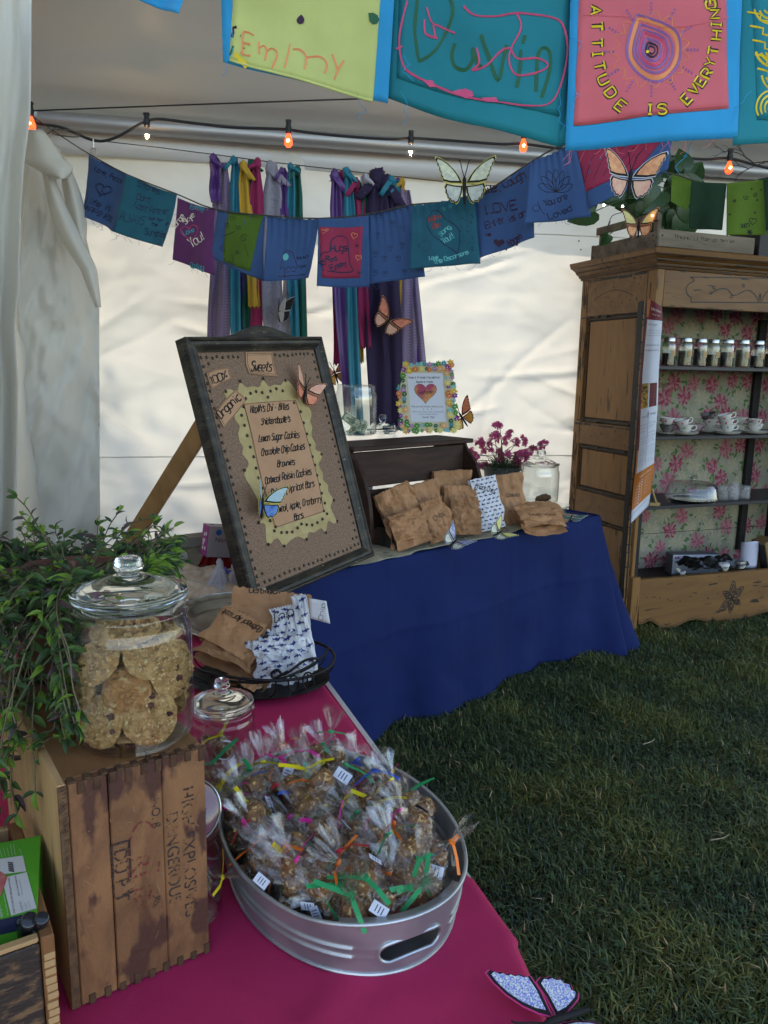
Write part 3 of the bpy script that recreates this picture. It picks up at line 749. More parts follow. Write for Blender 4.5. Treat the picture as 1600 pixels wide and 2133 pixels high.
# ================================================================== BUNTINGS
B_ = dict(blue=fab('flag_blue', (.055, .13, .31), transl=.25), teal=fab('flag_teal', (.02, .165, .235), transl=.25), purple=fab('flag_plum', (0.169, 0.039, 0.156), transl=.2), pink=fab('patch_pink', (.42, .035, .09), transl=.15),
          green=fab('patch_green', (0.120, 0.228, 0.024), transl=.3), dgreen=fab('flag_bottle', (.012, .05, .02), transl=.2), lgreen=fab('flag_lime', (.16, .28, .03), transl=.35),
          cyan=fab('flag_cyan', (.02, .45, .80), transl=.35), sea=fab('flag_sea', (.008, .31, .37), transl=.35), lemon=fab('patch_lemon', (.80, .84, .30), transl=.35), rose=fab('patch_rose', (.86, .19, .22), transl=.3))
def inkm(n, c): return mat('ink_' + n, c, rough=.55)
I_ = dict(dark=inkm('navy', (.012, .02, .06)), black=inkm('black', (.008, .008, .012)), white=inkm('cream', (.72, .66, .5)), teal=inkm('teal', (.02, .28, .32)), red=inkm('red', (.45, .05, .03)), pink=inkm('pink', (.60, .07, .17)),
          orange=inkm('orange', (.80, .27, .10)), green=inkm('green', (.01, .10, .04)), plum=inkm('plum', (.04, .012, .035)), yellow=inkm('yellow', (.80, .58, .03)), violet=inkm('violet', (.28, .12, .32)), aqua=inkm('aqua', (.12, .5, .5)), grey=inkm('grey', (.3, .33, .36)))
def flag(bt, q, Ys, col, seed, label=None, rip=1.7, gather=0.0, th=.0008):
    (tl, tr, br, bl) = q; Yl, Yr = Ys; r = random.Random(seed); ph = r.uniform(0, 6); ph2 = r.uniform(0, 6)
    A, B, C, D = aty(*tl, Yl), aty(*tr, Yr), aty(*br, Yr), aty(*bl, Yl)
    W = (B - A).length; n = (B - A).cross(D - A).normalized()
    if n.dot(CAM - A) < 0: n = -n
    sag = r.uniform(.01, .03)
    def fn(u, v):
        p = A * ((1 - u) * (1 - v)) + B * (u * (1 - v)) + C * (u * v) + D * ((1 - u) * v)
        d = W * rip * (.035 * math.sin(u * 5 + ph) * (.35 + .65 * v) + .02 * math.sin(u * 9 + v * 3 + ph2) * v + .05 * v * v * (math.sin(ph)))
        d += W * gather * .05 * math.sin(u * 46 + ph) * math.exp(-v * 4) + W * .02 * fbm(u * 2 + seed, v * 2, seed)
        p = p + n * d; p.z -= W * sag * math.sin(math.pi * u) * (1 - v) + W * .012 * math.sin(u * 4 + ph2) * v; return p
    g = G(); g.sheet(fn, 26, 26, th)
    # frayed threads
    f = part(bt, 'flag', g, B_[col], True, label=label)
    return f, Surf(q, fn)
def threads(g, S, n, seed, yb=1.0, ln=14, w_=.0007):
    r = random.Random(seed)
    for k in range(n):
        u = r.uniform(.02, .98); p = S.P(u, yb, .001); a = r.uniform(-1.2, 1.2); l = r.uniform(.3, 1) * ln * .001 * (CAM - p).length
        g.tube([p, p + Vector((a * l * .6, 0, -l * .7)), p + Vector((a * l * 1.1 + r.uniform(-.4, .4) * l, -.003, -l * .9))], w_, 4)
def z6(x, y): return (180 + x / 3.077, 300 + y / 3.077)
def z7(x, y): return (650 + x / 2.909, 300 + y / 2.909)
def z2(x, y): return (800 + x / 2, y / 2)
def ze(x, y): return (440 + x / 3.478, y / 3.478)
def words(f, S, lst, wd, off=.0014):
    wd *= 1.3
    by = {}
    for (t, p, q, h, c) in lst:
        by.setdefault(c, []).extend(letters(t, p, q, h))
    for c, st in by.items(): g = G(); ink(g, S, st, wd, off); part(f, 'lettering', g, I_[c], False)
def draw(f, S, strokes, wd, c, name='drawing', off=.0014): g = G(); ink(g, S, strokes, wd, off); return part(f, name, g, I_[c], False)

mid = thing('fabric_bunting', 'bunting of blue, teal, plum and green hand-lettered cloth squares swagged across the tent', 'bunting', aty(700, 450, 3.6))
g = G(); line = [(70, 244, 4.3), (130, 285, 4.28), (188, 322, 4.25), (266, 364, 4.1), (368, 404, 3.95), (448, 436, 3.8), (556, 449, 3.65), (664, 455, 3.55), (765, 446, 3.45), (860, 426, 3.35), (985, 412, 3.2), (1110, 335, 3.0), (1195, 297, 2.9), (1400, 284, 2.7), (1500, 262, 2.5)]
g.tube(catm([aty(*p) for p in line], 3), .0032, 6); part(mid, 'cord', g, M_twine)
MF = [(((188, 323), (266, 364), (247, 485), (182, 453)), (4.25, 4.12), 'blue'), (((264, 363), (369, 405), (347, 519), (249, 486)), (4.1, 3.98), 'teal'), (((369, 411), (449, 437), (446, 572), (356, 541)), (3.93, 3.82), 'purple'),
      (((452, 436), (553, 449), (540, 581), (432, 536)), (3.80, 3.68), 'blue'), (((560, 450), (664, 456), (650, 582), (556, 586)), (3.66, 3.56), 'blue'), (((664, 456), (768, 449), (772, 598), (668, 598)), (3.54, 3.45), 'blue'),
      (((763, 447), (862, 426), (892, 578), (764, 592)), (3.47, 3.36), 'blue'), (((858, 427), (988, 405), (1004, 550), (849, 560)), (3.33, 3.2), 'teal'), (((985, 410), (1112, 334), (1121, 494), (996, 542)), (3.22, 3.05), 'blue'),
      (((1106, 336), (1198, 296), (1234, 452), (1093, 468)), (3.0, 2.92), 'blue'), (((1186, 296), (1402, 278), (1399, 347), (1243, 432)), (2.94, 2.72), 'blue')]
ML = ['navy blue square lettered Love Peace', 'teal square lettered Storms Dont Last Forever', 'plum square lettered Emmy', 'blue square with green patch', 'plain blue square with red doodle', 'blue square with pink hearts patch', 'blue square dotted with little faces', 'teal square with big drawn heart', 'blue square lettered Smile Laugh Love', 'blue square with lotus drawing', 'blue square with magenta patch']
fl = []
for i, (q_, ys, c) in enumerate(MF): fl.append(flag(mid, q_, ys, c, i + 3, ML[i], gather=.9 if i in (4, 6, 7, 9) else .15))
f, S = fl[0]; words(f, S, [('Love, Peace', z6(60, 170), z6(225, 250), 10, 'dark'), ('Life is', z6(25, 385), z6(150, 430), 12, 'dark'), ('HAPPINESS', z6(12, 430), z6(165, 505), 11, 'dark')], .005)
draw(f, S, [heart(*z6(112, 292), 15, .3), heart(*z6(112, 292), 12.5, .3), [z6(112, 270), z6(95, 345)], [z6(108, 300), z6(122, 335)]], .005, 'dark')
f, S = fl[1]; words(f, S, [('Storms', z6(335, 265), z6(465, 315), 12, 'dark'), ('Dont', z6(330, 350), z6(405, 370), 13, 'dark'), ('Last', z6(315, 400), z6(385, 430), 13, 'dark'), ('Forever', z6(405, 435), z6(525, 450), 14, 'dark'), ('ALWAYS', z6(240, 490), z6(380, 520), 18, 'dark'),
    ('look for', z6(400, 480), z6(490, 500), 7, 'dark'), ('the', z6(420, 520), z6(460, 528), 7, 'dark'), ('Sunshine', z6(385, 580), z6(525, 612), 14, 'dark')], .004)
draw(f, S, [[z6(520 + 16 * math.cos(a), 515 + 16 * math.sin(a)), z6(520 - 16 * math.cos(a), 515 - 16 * math.sin(a))] for a in (0, .8, 1.6, 2.4)], .0025, 'dark')
f, S = fl[2]; words(f, S, [('Emmy-', z6(665, 405), z6(795, 435), 11, 'teal'), ('Surge', z6(560, 545), z6(630, 460), 11, 'white'), ('Skye', z6(635, 510), z6(700, 450), 11, 'white'), ('You!', z6(670, 660), z6(775, 600), 20, 'white'), ('Love', z6(625, 580), z6(695, 550), 9, 'teal'), ('Darling', z6(645, 785), z6(765, 808), 11, 'teal')], .0045)
draw(f, S, [heart(*z6(662, 560), 19, -.2)], .004, 'pink')
f, S = fl[3]; g = G(); patch(g, S, [(477, 440), (549, 447), (520, 564), (458, 542)], 12, 12, .0012); part(f, 'patch', g, B_['green'], True)
draw(f, S, [spiral(*z6(910, 515), 7), spiral(*z6(1020, 600), 9, ph=2), spiral(*z6(870, 665), 8, ph=1), spiral(*z6(985, 530), 6), spiral(*z6(968, 685), 6), spiral(*z6(945, 475), 7, ph=3), [z6(1020, 640), z6(1035, 680), z6(1045, 720)], [z6(920, 700), z6(905, 740), z6(925, 765), z6(938, 730), z6(925, 700)], [z6(870, 590), z6(910, 575), z6(960, 555)]], .0024, 'black', off=.0026)
f, S = fl[4]; draw(f, S, [[z6(*p) for p in ((1250, 790), (1258, 740), (1262, 700), (1290, 675), (1325, 690), (1340, 740), (1360, 790), (1345, 800), (1330, 780), (1315, 800), (1300, 782), (1285, 800), (1270, 785), (1250, 800))], [z6(1280, 800), z6(1284, 860)], [z6(1245, 850), z6(1410, 840)], [z6(1290, 820), z6(1345, 815)]], .004, 'plum')
g = G(); fill(g, S, circ(*z6(1280, 718), 6, 12, 1.3), .002); part(f, 'drawing', g, I_['aqua'])
words(f, S, [('this much', z6(1350, 740), z6(1430, 728), 7, 'dark'), ('Love', z6(1370, 795), z6(1410, 790), 7, 'dark')], .003)
f, S = fl[5]; g = G(); patch(g, S, [(667, 473), (757, 471), (752, 578), (677, 580)], 12, 12, .0012); part(f, 'patch', g, B_['pink'], True)
draw(f, S, [catm([z7(*p) for p in ((85, 770), (65, 700), (80, 660), (115, 650), (125, 580), (165, 552), (210, 565), (222, 640), (235, 720), (248, 772), (85, 770))], 4)], .0055, 'dark', off=.0028)
words(f, S, [('Hugs', z7(125, 650), z7(218, 640), 14, 'dark'), ('love', z7(80, 745), z7(125, 690), 13, 'dark'), ('and', z7(122, 715), z7(160, 700), 9, 'dark'), ('Emmy', z7(130, 770), z7(225, 725), 13, 'dark')], .005, off=.0028)
draw(f, S, [heart(*z7(75, 530), 5, .3), heart(*z7(258, 550), 7, .3), heart(*z7(285, 685), 6, .2), heart(*z7(98, 520), 3)], .003, 'orange', off=.0028)
draw(f, S, [[z7(x + 14 * math.cos(a), y + 14 * math.sin(a)), z7(x - 14 * math.cos(a), y - 14 * math.sin(a))] for x, y in ((275, 612), (290, 778)) for a in (0, .8, 1.6, 2.4)], .0025, 'dark', off=.0028)
f, S = fl[6]; st = []
for (x, y) in ((395, 540), (555, 500), (475, 620), (548, 605), (380, 655), (438, 685), (524, 685), (385, 770), (445, 780), (560, 770), (405, 420), (490, 470)):
    st += [circ(*z7(x - 8, y), 2.3, 8, 1.4), circ(*z7(x + 8, y), 2.3, 8, 1.4), [z7(x - 10, y + 18), z7(x, y + 26), z7(x + 10, y + 18)]]
draw(f, S, st, .0026, 'dark')
f, S = fl[7]; draw(f, S, [catm([z7(*p) for p in ((885, 665), (800, 600), (710, 520), (700, 440), (740, 395), (790, 410), (815, 450), (850, 470), (890, 510), (902, 560), (885, 665))], 4), [z7(885, 665), z7(890, 710)]], .0045, 'dark')
words(f, S, [('Love,', z7(710, 700), z7(775, 695), 8, 'aqua'), ('The Oscarsons', z7(740, 728), z7(960, 665), 9, 'aqua'), ('Aloha', z7(705, 465), z7(790, 440), 11, 'red'), ('Be', z7(735, 505), z7(790, 490), 10, 'red'), ('Song', z7(785, 555), z7(850, 500), 9, 'aqua'), ('You!!', z7(800, 600), z7(870, 560), 12, 'aqua'), ('We Luv', z7(805, 400), z7(870, 370), 8, 'teal')], .0035)
r = random.Random(4); draw(f, S, [circ(*z7(r.uniform(900, 990), r.uniform(420, 680)), 1.0, 6) for _ in range(26)] + [circ(*z7(680 + 40 * math.cos(t), 610 + 40 * math.sin(t) * (.8 + .3 * math.cos(t))), .8, 5) for t in [k * .42 for k in range(15)]], .0022, 'dark')
f, S = fl[8]; words(f, S, [('Smile, Laugh', z7(1015, 310), z7(1310, 195), 17, 'plum'), ('LOVE', z7(1058, 418), z7(1258, 380), 20, 'plum'), ('EMMY is an', z7(1062, 510), z7(1325, 425), 14, 'plum'), ("is", z7(1062, 558), z7(1095, 550), 6, 'plum'), (', Hagen', z7(1165, 635), z7(1300, 575), 16, 'plum')], .0055)
g = G(); fill(g, S, heart(*z7(1135, 598), 10, .05), .002); part(f, 'drawing', g, I_['plum'])
f, S = fl[9]; pet = []
for a in (-1.2, -.75, -.35, 0, .35, .75, 1.2):
    c = z7(1478, 285); L = 34 + 14 * math.cos(a); tip = (c[0] + L * math.sin(a), c[1] - L * math.cos(a)); w_ = 8
    l = (c[0] + .55 * L * math.sin(a) - w_ * math.cos(a), c[1] - .55 * L * math.cos(a) - w_ * math.sin(a)); rr = (c[0] + .55 * L * math.sin(a) + w_ * math.cos(a), c[1] - .55 * L * math.cos(a) + w_ * math.sin(a))
    pet.append(catm([c, l, tip, rr, c], 4))
draw(f, S, pet, .0028, 'black'); words(f, S, [('You are', z7(1415, 375), z7(1555, 325), 13, 'dark'), ('Loved', z7(1435, 455), z7(1590, 400), 13, 'dark')], .004)
draw(f, S, [circ(*z7(1360, 390), 7, 12), catm([z7(1370, 350), z7(1390, 400), z7(1410, 430)], 3)], .0028, 'dark')
f, S = fl[10]; g = G(); patch(g, S, [(1197, 294), (1384, 286), (1335, 345), (1219, 404)], 14, 12, .0012); part(f, 'patch', g, B_['pink'], True)
draw(f, S, [[(1215 + 22 * k, 330 + 4 * math.sin(k)), (1228 + 24 * k, 300)] for k in range(6)] + [[(1225 + 20 * k, 380 - 8 * k), (1236 + 22 * k, 340 - 6 * k)] for k in range(5)], .0024, 'plum', off=.0028)
g = G()
for i, (ff, S) in enumerate(fl): threads(g, S, 7, i, ln=9)
part(mid, 'loose_threads', g, B_['blue'], kind='stuff')

grn = thing('fabric_bunting', 'bunting of dark and lime green cloth squares hung in front of the cabinet top', 'bunting', aty(1500, 400, 3.5))
gl = [(1330, 350, 3.7), (1400, 362, 3.65), (1470, 382, 3.6), (1540, 382, 3.5), (1600, 370, 3.4), (1700, 350, 3.2)]
g = G(); g.tube(catm([aty(*p) for p in gl], 3), .003, 6); part(grn, 'cord', g, M_twine)
flag(grn, ((1400, 360), (1462, 378), (1430, 440), (1398, 420)), (3.68, 3.62), 'lgreen', 41, 'narrow lime green square behind the leaves')
flag(grn, ((1440, 376), (1514, 382), (1504, 480), (1434, 474)), (3.6, 3.52), 'dgreen', 42, 'bottle green square')
f, S = flag(grn, ((1514, 382), (1592, 372), (1596, 488), (1514, 492)), (3.5, 3.42), 'lgreen', 43, 'lime green square with mirrored writing')
flag(grn, ((1590, 372), (1670, 360), (1672, 470), (1598, 480)), (3.4, 3.3), 'dgreen', 44, 'bottle green square at the frame edge')
def zg(x, y): return (1180 + x / 3.81, 300 + y / 3.81)
draw(f, S, [heart(*zg(1482, 608), 8, .1), spiral(*zg(1340, 450), 4), spiral(*zg(1430, 420), 6), spiral(*zg(1500, 400), 5, ph=2)] + [[zg(1458 + 24 * math.cos(a), 700 + 24 * math.sin(a)), zg(1458 - 24 * math.cos(a), 700 - 24 * math.sin(a))] for a in (0, .6, 1.2, 1.8, 2.4)] + [circ(*zg(x, y), 1.6, 8) for x, y in ((1470, 352), (1515, 440), (1498, 540), (1300, 560), (1545, 360))], .0034, 'black')
words(f, S, [('LOVE', zg(1450, 628), zg(1378, 640), 8, 'black')], .003)

near = thing('fabric_bunting', 'large cyan and teal hand-painted bunting hanging close in front of the camera', 'bunting', aty(900, -150, 1.05))
g = G(); nl = [(150, -170, 1.15), (455, -235, 1.1), (835, -232, 1.06), (1205, -205, 1.05), (1550, -180, 1.05), (1920, -150, 1.05)]
g.tube(catm([aty(*p) for p in nl], 3), .003, 8); part(near, 'cord', g, M_twine)
flag(near, ((180, -180), (445, -225), (388, 38), (258, 0)), (1.14, 1.1), 'cyan', 51, 'plain cyan square whose corner dips into view')
f, S = flag(near, ((452, -235), (835, -232), (806, 215), (462, 124)), (1.09, 1.06), 'cyan', 52, 'cyan square with lemon patch lettered Emmy', rip=.7)
g = G(); patch(g, S, [(497, -210), (808, -205), (775, 213), (476, 121)], 22, 24, .0010); pt = part(f, 'patch', g, B_['lemon'], True)
g = G(); patch(g, S, [(477, 117), (775, 206), (775, 212.5), (476, 122)], 20, 2, .0022); part(f, 'hem', g, B_['lemon'], True)
draw(f, S, [[ze(235, 205), ze(225, 380)], [ze(235, 205), ze(275, 212), ze(312, 235)], [ze(230, 288), ze(288, 300)], [ze(212, 358), ze(245, 378), ze(290, 386)]] + [catm([ze(*p) for p in s], 4) for s in (
    ((350, 280), (352, 330), (356, 375)), ((352, 335), (385, 310), (412, 345), (400, 425)), ((405, 360), (445, 332), (485, 355), (490, 400), (455, 488)), ((587, 302), (570, 400), (550, 490)),
    ((605, 350), (650, 348), (690, 385), (700, 440), (688, 500)), ((703, 410), (790, 402), (838, 435), (845, 480), (828, 525)), ((885, 380), (905, 450), (918, 495)), ((965, 425), (920, 505), (895, 572)))], .0030, 'orange', 'lettering', off=.0024)
g = G(); fill(g, S, [ze(*p) for p in ((664, 78), (680, 98), (688, 120), (680, 145), (655, 155), (634, 142), (630, 118), (642, 98))], .0024); part(f, 'drawing', g, I_['plum'])
g = G(); fill(g, S, [ze(*p) for p in ((1140, 75), (1175, 72), (1205, 88), (1218, 120), (1205, 148), (1170, 152), (1148, 130))], .0024); part(f, 'drawing', g, I_['green'])
draw(f, S, [[ze(185, 172), ze(160, 180), ze(158, 210), ze(148, 250)]], .0045, 'plum', off=.0024); draw(f, S, [[ze(158, 312), ze(145, 345), ze(130, 385)], [ze(212, 232), ze(216, 236)], [ze(238, 325), ze(242, 332)]], .003, 'green', off=.0024)
g = G()
for p in ((185, 385, 20), (210, 415, 24), (240, 440, 24), (248, 465, 14), (180, 370, 14)): fill(g, S, circ(*ze(p[0], p[1]), p[2] / 3.478), .0024 + p[2] * .00001)
part(f, 'drawing', g, I_['yellow'])
f, S = flag(near, ((828, -232), (1212, -205), (1172, 305), (805, 204)), (1.085, 1.07), 'sea', 53, 'teal square lettered Davin', rip=.9)
g = G(); patch(g, S, [(838, -200), (1203, -180), (1166, 238), (826, 160)], 24, 24, .0010); part(f, 'patch', g, B_['sea'], True)
dv = lambda l: catm([z2(*p) for p in l], 4)
draw(f, S, [dv(s) for s in (((140, -20), (128, 100), (135, 180), (145, 240)), ((150, -60), (250, -60), (290, 10), (265, 100), (210, 190), (145, 240)), ((300, 150), (285, 200), (300, 250), (345, 262), (375, 220), (372, 170), (395, 240), (412, 250)),
    ((408, 118), (440, 210), (478, 318), (500, 230), (515, 165)), ((572, 190), (568, 280), (555, 352)), ((588, 130), (580, 165)), ((632, 372), (636, 280), (645, 210), (668, 188), (690, 215), (688, 290), (655, 398)))], .0052, 'green', 'lettering', off=.0024)
draw(f, S, [dv(s) for s in (((97, -10), (75, 80), (62, 170), (80, 270), (130, 305), (200, 330), (330, 378), (450, 408), (600, 432), (680, 425), (725, 370), (762, 220), (745, 100), (690, 60), (560, 38), (470, 45), (380, 38), (335, 0)),
    ((390, 170), (402, 235), (372, 265), (430, 250), (490, 190), (528, 182), (560, 228), (640, 230), (682, 262), (640, 290), (560, 300), (528, 255), (530, 190), (572, 100), (556, 40)), ((180, 10), (200, 70), (240, 85), (300, 110)), ((170, 60), (175, 120), (225, 135)), ((205, 80), (215, 135)), ((50, 200), (75, 185)))], .0028, 'pink', off=.0028)
g = G(); fill(g, S, [z2(*p) for p in ((280, 360), (310, 350), (345, 345), (372, 360), (378, 380), (350, 392), (320, 375))], .003); fill(g, S, [z2(*p) for p in ((160, 318), (200, 315), (220, 340), (190, 345))], .003)
fill(g, S, [z2(*p) for p in ((410, 390), (470, 392), (478, 415), (430, 410))], .003); part(f, 'drawing', g, I_['pink'])
flag(near, ((1190, -190), (1240, -185), (1250, 300), (1165, 302)), (1.075, 1.07), 'sea', 59, 'teal strip between the squares', rip=.3)
f, S = flag(near, ((1195, -205), (1552, -180), (1541, 288), (1180, 306)), (1.055, 1.04), 'cyan', 54, 'cyan square with rose patch lettered Attitude is everything', rip=.7)
g = G(); patch(g, S, [(1214, -180), (1510, -170), (1521, 224), (1197, 253)], 24, 24, .0010); part(f, 'patch', g, B_['rose'], True)
drop = [(1055, 42), (1030, 110), (1014, 200), (1040, 272), (1100, 326), (1160, 326), (1218, 270), (1237, 190), (1218, 122), (1175, 88), (1105, 62)]
def dr(k): return catm([z2(1112 + (x - 1112) * k, 195 + (y - 195) * k) for x, y in drop + drop[:1]], 4)
for k, c, w_, o in ((1, 'violet', .0035, .0024), (.88, 'orange', .006, .0022), (.72, 'violet', .0032, .0024), (.58, 'violet', .0028, .0026), (.48, 'pink', .004, .0024), (.34, 'violet', .0038, .0024), (.22, 'dark', .003, .0026), (.12, 'dark', .0025, .0026)): draw(f, S, [dr(k)], w_, c, off=o)
g = G(); fill(g, S, circ(*z2(1097, 202), 3.5), .003); part(f, 'drawing', g, I_['yellow'])
draw(f, S, [[z2(1112 + r0 * math.cos(a), 195 + r0 * math.sin(a)), z2(1112 + r1 * math.cos(a), 195 + r1 * math.sin(a))] for a in [k * .5236 for k in range(12)] for r0, r1 in ((150, 158), (166, 172), (180, 186), (194, 200))], .0035, 'violet', off=.0024)
draw(f, S, [catm([z2(1112 + 128 * math.cos(a), 195 + 128 * math.sin(a)), z2(1112 + 165 * math.cos(a + .2), 195 + 165 * math.sin(a + .2)), z2(1112 + 128 * math.cos(a + .42), 195 + 128 * math.sin(a + .42))], 4) for a in [k * .42 for k in range(15)]], .0012, 'orange', off=.0022)
AT = [('A', 884, 25, 92), ('T', 888, 92, 88), ('T', 888, 160, 86), ('I', 892, 205, 84), ('T', 900, 255, 78), ('U', 918, 312, 66), ('D', 948, 368, 55), ('E', 988, 428, 42), ('I', 1106, 452, 4), ('S', 1156, 452, 2), ('E', 1258, 408, -48), ('V', 1290, 368, -52), ('E', 1318, 332, -58), ('R', 1348, 296, -62), ('Y', 1362, 248, -70), ('T', 1376, 198, -80), ('H', 1388, 132, -84), ('I', 1386, 88, -86), ('N', 1380, 45, -92), ('G', 1362, 4, -98)]
st = []
for (c, x, y, a) in AT:
    a = R(a); cx, cy_ = z2(x, y)
    for s in FONT[c]:
        pts = [((int(s[i]) / 4 - .5) * 17, (int(s[i + 1]) - 5) / 6 * 21) for i in range(0, len(s) - 1, 2)]
        if c in ROUND: pts = smooth_line(pts, 3)
        st.append([(cx + u * math.cos(a) + v * math.sin(a), cy_ + u * math.sin(a) - v * math.cos(a)) for u, v in pts])
draw(f, S, st, .0066, 'plum', 'lettering', off=.0022); draw(f, S, st, .0026, 'yellow', 'lettering', off=.0028)
g = G(); threads(g, S, 14, 9, ln=20, w_=.00028); ink(g, S, [[(1198, 246), (1300, 238), (1400, 228), (1520, 218)]], .0008, .003); ink(g, S, [[(1216, 22), (1300, 24), (1380, 50), (1430, 48), (1520, 30)]], .0008, .003); part(f, 'loose_threads', g, B_['rose'], kind='stuff')
f, S = flag(near, ((1540, -180), (1925, -150), (1900, 262), (1512, 316)), (1.07, 1.06), 'sea', 55, 'teal square with yellow maze drawing')
g = G(); patch(g, S, [(1556, -150), (1890, -130), (1880, 240), (1563, 258)], 16, 16, .0010); part(f, 'patch', g, B_['sea'], True)
mz = []
for k in range(4): mz.append(circ(1600, 232, 12 + 9 * k, 16, 1, math.pi * .85, math.pi * 1.75))
for (x, y) in ((1590, 20), (1590, 110), (1600, 160)):
    for k in range(3): mz.append(circ(x, y, 10 + 9 * k, 12, 1.2, .3, 2.6 + k * .2))
mz += [[(1548 + 4 * k, 30 + 30 * k), (1575 + 3 * k, 35 + 30 * k), (1572 + 4 * k, 48 + 30 * k), (1598, 50 + 30 * k)] for k in range(5)]
draw(f, S, mz, .0026, 'yellow', off=.0024)
g = G(); r = random.Random(8)
for (a, b) in ((835, 190), (838, 120), (462, 70), (470, 20), (1198, 160), (1195, 40), (1170, 180), (1440, 300), (1550, 200), (745, 195)):
    p = S.P(*S.uv(a, b), .004) if a > 1400 else aty(a, b, 1.05); pts = [p]
    for k in range(7): pts.append(pts[-1] + Vector((r.gauss(0, .004), r.gauss(0, .001), -.006 + r.gauss(0, .003))))
    g.tube(catm(pts, 3), .00035, 4)
part(near, 'loose_threads', g, B_['cyan'], kind='stuff')

# ================================================================== BUTTERFLIES
M_bk = mat('felt_black', (.012, .011, .012), rough=.8)
def bcol(n, a, b=None, sc=45): return mat('wing_' + n, a, b or tuple(q * .6 for q in a), scale=sc, rough=.5, lo=.42, hi=.6, spec=.5)
FW = [(0.032, 0.014), (0.106, 0.144), (0.233, 0.288), (0.403, 0.418), (0.583, 0.504), (0.7, 0.533), (0.721, 0.475), (0.668, 0.418), (0.668, 0.36), (0.615, 0.317), (0.62, 0.259), (0.572, 0.202), (0.578, 0.144), (0.53, 0.094), (0.519, 0.029), (0.318, 0.0)]
HW = [(0.029, -0.017), (0.255, -0.017), (0.451, 0.008), (0.49, -0.067), (0.461, -0.126), (0.47, -0.185), (0.421, -0.235), (0.412, -0.302), (0.353, -0.319), (0.314, -0.386), (0.245, -0.37), (0.196, -0.42), (0.137, -0.37), (0.098, -0.286), (0.049, -0.168)]
def shrink(o, k, cx=None):
    c = (sum(p[0] for p in o) / len(o), sum(p[1] for p in o) / len(o)); return [(c[0] + (x - c[0]) * k, c[1] + (y - c[1]) * k) for x, y in o]
def butterfly(label, c, span, ang=0, yaw=0, fold=18, rim='cream', fore=None, hind=None, M=None, tilt=0, group=None, spots=True):
    mr_ = Matrix.Rotation
    base = M if M is not None else Matrix.Translation(c) @ mr_(R(yaw), 4, 'Z') @ mr_(R(90 + tilt), 4, 'X') @ mr_(R(ang), 4, 'Z')
    t = thing('butterfly', label, 'butterfly', M=base, group=group or 'craft butterflies clipped around the stall'); k = span / 1.36
    for sx in (1, -1):
        WM = mr_(R(-fold * sx), 4, 'Y') @ Matrix.Diagonal((sx * k, k, k, 1))
        def fl_(g): return g
        g = G(); g.prism(FW, 0, .012, WM); g.prism(HW, -.013, -.001, WM); wo = part(t, 'wing', g, RIM[rim], False, local=True)
        g = G(); g.prism(shrink(FW, .93), .012, .02, WM); g.prism(shrink(HW, .93), -.001, .009, WM); part(wo, 'wing_border', g, M_bk, False, local=True)
        g = G(); g.prism(shrink(FW, .78), .02, .028, WM); part(wo, 'wing_patch', g, fore, False, local=True)
        g = G(); g.prism(shrink(HW, .78), .009, .018, WM); part(wo, 'wing_patch', g, hind, False, local=True)
    g = G(); g.tube([(0, .16 * k, .03 * k), (0, .1 * k, .035 * k), (0, 0, .035 * k), (0, -.3 * k, .03 * k), (0, -.42 * k, .025 * k)], [.02 * k, .042 * k, .04 * k, .034 * k, .02 * k], 10); part(t, 'body', g, M_bk, local=True)
    for sx in (1, -1):
        g = G(); pts = [(0, .14 * k, .03 * k), (sx * .05 * k, .30 * k, .04 * k), (sx * .09 * k, .46 * k, .05 * k), (sx * .13 * k, .5 * k, .05 * k)]; g.tube(smooth_line(pts, 4), .011 * k, 6); part(t, 'antenna', g, M_bk, local=True)
    return t
RIM = dict(cream=mat('rim_cream', (.62, .58, .32), rough=.6), white=mat('rim_white', (.6, .6, .62), rough=.5), yellow=mat('rim_yellow', (.62, .52, .10), rough=.6), pink=mat('rim_pink', (.70, .14, .22), rough=.5), orange=mat('rim_orange', (.65, .25, .12), rough=.6), clearp=mat('rim_magenta', (.62, .05, .20), rough=.3))
cw = bcol('white', (.62, .62, .42), (.42, .42, .32)); cg = bcol('grey', (.38, .40, .36), (.55, .55, .45)); co = bcol('orange', (.62, .22, .09), (.75, .38, .16)); cr = bcol('coral', (.62, .16, .10), (.68, .26, .14)); cy_ = bcol('amber', (.68, .40, .06), (.62, .24, .05)); cb = bcol('blue', (.03, .10, .38), (.12, .25, .55)); cp_ = bcol('pale_blue', (.38, .52, .55), (.50, .58, .52)); cl_ = bcol('lilac', (.20, .22, .42), (.45, .45, .5)); clem = bcol('lemon', (.62, .58, .18), (.5, .48, .2)); cpe = bcol('peach', (.66, .30, .22), (.70, .42, .28)); cgl = bcol('glitter', (.14, .18, .55), (.75, .76, .68), 420)
butterfly('cream and grey paper butterfly clipped on the bunting above the Smile flag', aty(967, 385, 3.1), .235, ang=2, fold=22, rim='yellow', fore=cw, hind=cg)
butterfly('big glittery orange butterfly in front of the magenta flag', aty(1312, 372, 2.62), .205, ang=-3, fold=20, rim='white', fore=co, hind=cpe)
butterfly('small butterfly with lemon forewings and orange hindwings on the planter', aty(1330, 470, 4.12), .195, ang=2, yaw=-10, fold=28, rim='orange', fore=clem, hind=co)
butterfly('coral butterfly pinned on the dark purple ribbons', aty(810, 668, 4.33), .215, ang=-38, fold=12, rim='orange', fore=cr, hind=cpe)
butterfly('coral butterfly half hidden behind the purple ribbon left of the donation jar', aty(697, 778, 4.46), .2, ang=20, yaw=35, fold=35, rim='orange', fore=cr, hind=cy_)
